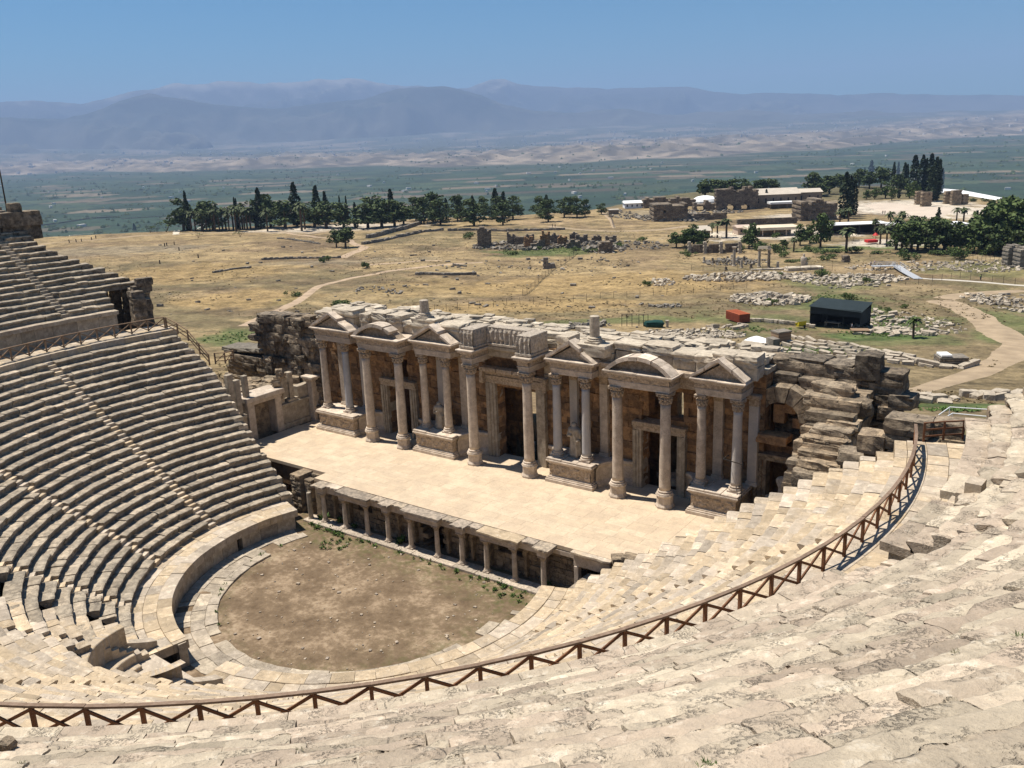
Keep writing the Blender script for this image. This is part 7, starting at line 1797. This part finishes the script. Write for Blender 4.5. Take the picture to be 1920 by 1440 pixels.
P = G(1449, 648); mb = MB(); mm = mpp(P); obox(mb, P+[0, 0, 7*mm], (14*mm, 2.2, 14*mm), AX+.3); tag(mb.build('pale_panel', MT['block_grey'], None, loc=tuple(P)), 'pale grey panel leaning at the left of the wooden crate', 'panel')
pad('white_sheet', [(1392, 640), (1418, 632), (1446, 640), (1440, 650), (1405, 652)], MT['white'], .3)
o = bpy.data.objects['white_sheet']; del o['kind']; tag(o, 'flat white sheet spread on the ground before the wooden crate', 'sheet')
P = G(1782, 686); m = mpp(P); pl = thing('pallet_stack', P, 'stack of dark boards topped by a white board at the end of the block rows', 'stack'); 
for k in range(4):
    mb = MB(); obox(mb, P+[0, 0, 6*m+k*3.4*m], (46*m, 2.6, 2.6*m), AX-.1, 1); mb.build('board', MT['block_grey' if k % 2 else 'ruin'], pl)
mb = MB(); w_ = right_of(P, -12*m); obox(mb, (w_[0], w_[1], P[2]+20.5*m), (17*m, 2.2, 3*m), AX-.1); mb.build('white_board', MT['white'], pl)
wall_line([(1402, 603), (1470, 608), (1530, 616)], 'low straight concrete kerb between the container and the black shed', .8, .9, None, 'block', 15, 'low_wall', .05)
P = G(1226, 613); mb = MB(); rock(mb, P+[0, 0, .5], (33*mpp(P), 2.6, 1.5), AX, 5, .5, .1, 5); tag(mb.build('tarpaulin', plain('dark green tarpaulin', (.012, .045, .035), .6, .2), None, loc=tuple(P)), 'dark green tarpaulin heap behind the block field', 'tarpaulin')
P = G(1251, 614); mm = mpp(P); mb = MB(); lathe(mb, [(2.6*mm, 0), (2.4*mm, 11*mm), (3.6*mm, 12*mm), (3.6*mm, 13.5*mm)], tuple(P), 10); tag(mb.build('column_stump', MT['relief'], None, loc=tuple(P)), 'small white column stump with a cap among the far blocks', 'column stump')
P = G(1612, 626); mb = MB(); obox(mb, P+[0, 0, .8], (30*mpp(P), 2.2, .16), AX-.2); obox(mb, P+[-.6, .3, .4], (.2, .2, .8), AX); obox(mb, P+[.8, -.3, .4], (.2, .2, .8), AX); tag(mb.build('plank_trailer', MT['wood_old'], None, loc=tuple(P)), 'flat plank trailer in front of the right end of the black shed', 'trailer')
for k, (px0, px1, py) in enumerate(((1166, 1185, 612), (1198, 1215, 612))):
    a_, b_ = G(px0, py), G(px1, py); mb = MB()
    for f in (0, .5, 1): q = a_+(b_-a_)*f; tube(mb, q, q+[0, 0, 2.6], .06, None, 6)
    for z in (1.2, 2.5): tube(mb, a_+[0, 0, z], b_+[0, 0, z], .04, None, 6)
    tag(mb.build('drying_rack', MT['net'], None, loc=tuple(a_)), ('left' if k == 0 else 'right')+' thin dark metal rack standing behind the facade roof', 'rack')
# fences
MT['post'] = plain('dark fence post', (.07, .055, .045), .8, .2)
def wire_fence(pts, label, step_px, hgt, net=False, group=None):
    Q = [G(*p) for p in pts]; root = thing('wire_fence', Q[0], label, 'fence', group); allp = []
    for a, b, pa_, pb_ in zip(Q[:-1], Q[1:], pts[:-1], pts[1:]):
        n = max(1, int(round(math.hypot(pb_[0]-pa_[0], pb_[1]-pa_[1])/step_px)))
        for k in range(n): f = k/n; x, y = a[0]+(b[0]-a[0])*f, a[1]+(b[1]-a[1])*f; allp.append(np.array([x, y, hz(x, y)]))
    allp.append(Q[-1])
    for p in allp:
        mb = MB(); tube(mb, p-[0, 0, .2], p+[rb.normal(0, .05), rb.normal(0, .05), hgt], .055, .05, 5); mb.build('post', MT['post'], root)
    mb = MB()
    for a, b in zip(allp[:-1], allp[1:]):
        for z in ((hgt*.95, hgt*.5) if not net else np.linspace(.1, hgt*.95, 9)): tube(mb, a+[0, 0, z], b+[0, 0, z], .012 if not net else .022, None, 4, cap=False)
    mb.build('wire', MT['post'], root)
wire_fence([(815, 585), (900, 578), (1000, 570), (1100, 566)], 'wire fence on thin posts crossing the grass behind the facade', 23, 1.9)
wire_fence([(1100, 562), (1200, 556), (1300, 550), (1400, 540)], 'right part of the wire fence running to the rubble heap', 24, 1.7)
wire_fence([(980, 555), (1010, 530), (1034, 508), (1060, 492), (1082, 474)], 'dark netted fence climbing diagonally to the ruined fountain', 9, 1.9, True)
wire_fence([(1297, 508), (1360, 508), (1430, 507), (1500, 508), (1560, 508)], 'wire fence in front of the colonnade ruin', 22, 2.0)
wire_fence([(1620, 516), (1660, 520), (1698, 534), (1722, 534), (1748, 528), (1800, 522), (1860, 530), (1925, 536)], 'wire fence along the paved walk on the right', 20, 1.9)
wire_fence([(1800, 492), (1840, 490), (1880, 494), (1925, 504)], 'green wire fence before the big trees on the right', 8, 1.8)
wire_fence([(1140, 402), (1147, 414), (1151, 427)], 'fence beside the narrow path left of the bath', 6, 2.4, True)
for k, (px, py) in enumerate(((130, 455), (143, 454), (153, 453), (172, 450), (180, 447), (309, 462), (313, 461), (327, 459), (336, 470), (300, 495), (372, 484))):
    P = G(px, py); mb = MB(); obox(mb, P+[0, 0, .7], (.35, .35, 1.8), rb.uniform(0, 1)); tag(mb.build('marker_post', MT['post'], None, loc=tuple(P)), 'short dark post standing in the left field', 'post', 'posts in the left field')
P = G(300, 432); base = CAM + ray(17, 418)*150; mb = MB(); top = CAM + ray(-1, 318)*149
tube(mb, base-[0, 0, 6], top, .16, .09, 8); tag(mb.build('lamp_pole', MT['post'], None, loc=tuple(base)), 'slim dark leaning pole behind the seats at the left edge', 'pole')
# metal foot bridge with railings
MT['steel'] = plain('galvanised steel', (.50, .50, .50), .5, .08, 2.0, .3)
A1, B1, C1 = G(1634, 505), G(1680, 504), G(1695, 512); D1 = G(1722, 524)
br = thing('metal_walkway', A1, 'galvanised metal visitor walkway with ramp near the right hand fence', 'walkway')
mb = MB()
for a, b in ((A1, B1), (B1, C1), (C1, D1)): beam(mb, a+[0, 0, 1.0 if a is not C1 else .6], b+[0, 0, 1.0 if b is B1 else (.6 if b is C1 else .15)], 2.4, .15)
mb.build('deck', MT['steel'], br)
for s in (-1, 1):
    mb = MB()
    for a, b, za, zb in ((A1, B1, 1.0, 1.0), (B1, C1, 1.0, .6)):
        d = b-a; n_ = np.array([-d[1], d[0], 0])/np.linalg.norm(d[:2])*1.15*s
        for z in (.5, 1.1): tube(mb, a+n_+[0, 0, za+z], b+n_+[0, 0, zb+z], .05, None, 6)
        for f in (0, .33, .66, 1): q = a+d*f+n_+[0, 0, za+(zb-za)*f]; tube(mb, q, q+[0, 0, 1.1], .05, None, 6)
    mb.build('railing', MT['steel'], br)
# ------------------------------------------------------------------ people (small and far)
SKM = {}
def cloth(c):
    k = tuple(c)
    if k not in SKM: SKM[k] = plain('cloth', c, .9, .15, 6.0)
    return SKM[k]
SKIN = plain('skin', (.42, .26, .18), .7, .08)
def person(P, heading, shirt, trousers, hair, label, hgt=1.72, stride=.16, group=None):
    root = thing('person', P, label, 'person', group); root.rotation_euler[2] = heading; s = hgt/1.75
    def skin(name, V, E, Rr, mat, roots=0):
        me = bpy.data.meshes.new(name); me.from_pydata([tuple(np.array(v)*s) for v in V], E, []); o = bpy.data.objects.new(name, me); COL.objects.link(o)
        md = o.modifiers.new('skin', 'SKIN'); md.use_smooth_shade = True; sv = me.skin_vertices[0].data if len(me.skin_vertices) else None
        if sv is None:
            me.attributes.new('skin_radius', 'FLOAT_VECTOR', 'POINT'); sv = me.skin_vertices[0].data
        for i, r in enumerate(Rr): sv[i].radius = (r[0]*s, r[1]*s) if not np.isscalar(r) else (r*s, r*s); sv[i].use_root = (i == roots)
        sb = o.modifiers.new('sub', 'SUBSURF'); sb.levels = 1; sb.render_levels = 1
        me.materials.append(mat); o.parent = root; return o
    st = stride
    V = [(0, 0, .95), (0, 0, 1.15), (0, 0, 1.38), (0, 0, 1.50), (0, .02, 1.58), (0, .03, 1.68), (0, .02, 1.75),
         (.10, 0, .90), (.11, st, .50), (.11, st*.9, .08), (.11, st+.13, .03), (-.10, 0, .90), (-.11, -st*.5, .50), (-.11, -st*1.4, .09), (-.11, -st*1.1, .03),
         (.19, 0, 1.40), (.25, -.04, 1.13), (.25, .08, .90), (.25, .12, .80), (-.19, 0, 1.40), (-.25, .02, 1.13), (-.25, .12, .92), (-.25, .16, .82)]
    E = [(0, 1), (1, 2), (2, 3), (3, 4), (4, 5), (5, 6), (0, 7), (7, 8), (8, 9), (9, 10), (0, 11), (11, 12), (12, 13), (13, 14), (2, 15), (15, 16), (16, 17), (17, 18), (2, 19), (19, 20), (20, 21), (21, 22)]
    Rr = [(.13, .10), (.13, .10), (.15, .11), .055, .075, .095, .06, .085, .06, .04, .035, .085, .06, .04, .035, .055, .042, .035, .03, .055, .042, .035, .03]
    skin('body', V, E, Rr, SKIN)
    skin('shirt', [V[0], V[1], V[2], (0, 0, 1.45), V[15], V[16], V[19], V[20]], [(0, 1), (1, 2), (2, 3), (2, 4), (4, 5), (2, 6), (6, 7)], [(.16, .125), (.155, .12), (.17, .125), .07, .075, .06, .075, .06], cloth(shirt))
    skin('trousers', [V[0], V[7], V[8], V[9], V[11], V[12], V[13]], [(0, 1), (1, 2), (2, 3), (0, 4), (4, 5), (5, 6)], [(.155, .12), .105, .08, .06, .105, .08, .06], cloth(trousers))
    mb = MB(); Pq, Qq = CG[4]; v = Pq/np.linalg.norm(Pq, axis=1, keepdims=True)*np.array([.105, .12, .09])*s; mb.add(v+np.array([0, 0, 1.71*s]), Qq); o = mb.build('hair', cloth(hair), None, smooth=True); o.parent = root
    return root
DK = (.03, .025, .02)
person(G(1632, 506)+[0, 0, 1.1], AX, (.75, .72, .68), (.10, .07, .06), DK, 'person in a white top standing on the metal walkway, left of two'); person(G(1639, 504)+[0, 0, 1.1], AX+2, (.65, .50, .50), (.08, .08, .10), DK, 'person in a pink top standing on the metal walkway, right of two')
person(G(1597, 621), AX+1.2, (.34, .36, .42), (.05, .06, .10), DK, 'person in grey shirt standing at the front of the black shed', stride=.05)
person(G(1036, 427), AX+.5, (.20, .18, .16), (.08, .08, .10), DK, 'person in dark clothes walking on the pale road, left of a pair', 2.0); person(G(1041, 427), AX+.5, (.30, .26, .22), (.06, .06, .08), DK, 'person in brown clothes walking on the pale road, right of a pair', 2.0)
person(G(1655, 402), AX, (.06, .06, .07), (.05, .05, .06), DK, 'dark clothed person crossing the pale forecourt, left of a pair', 2.0); person(G(1659, 402), AX, (.10, .05, .05), (.05, .05, .06), DK, 'dark red clothed person crossing the pale forecourt, right of a pair', 2.0)
person(G(1838, 526), AX+3.1, (.20, .45, .08), (.05, .05, .06), DK, 'person in a bright green shirt walking along the paved walk')
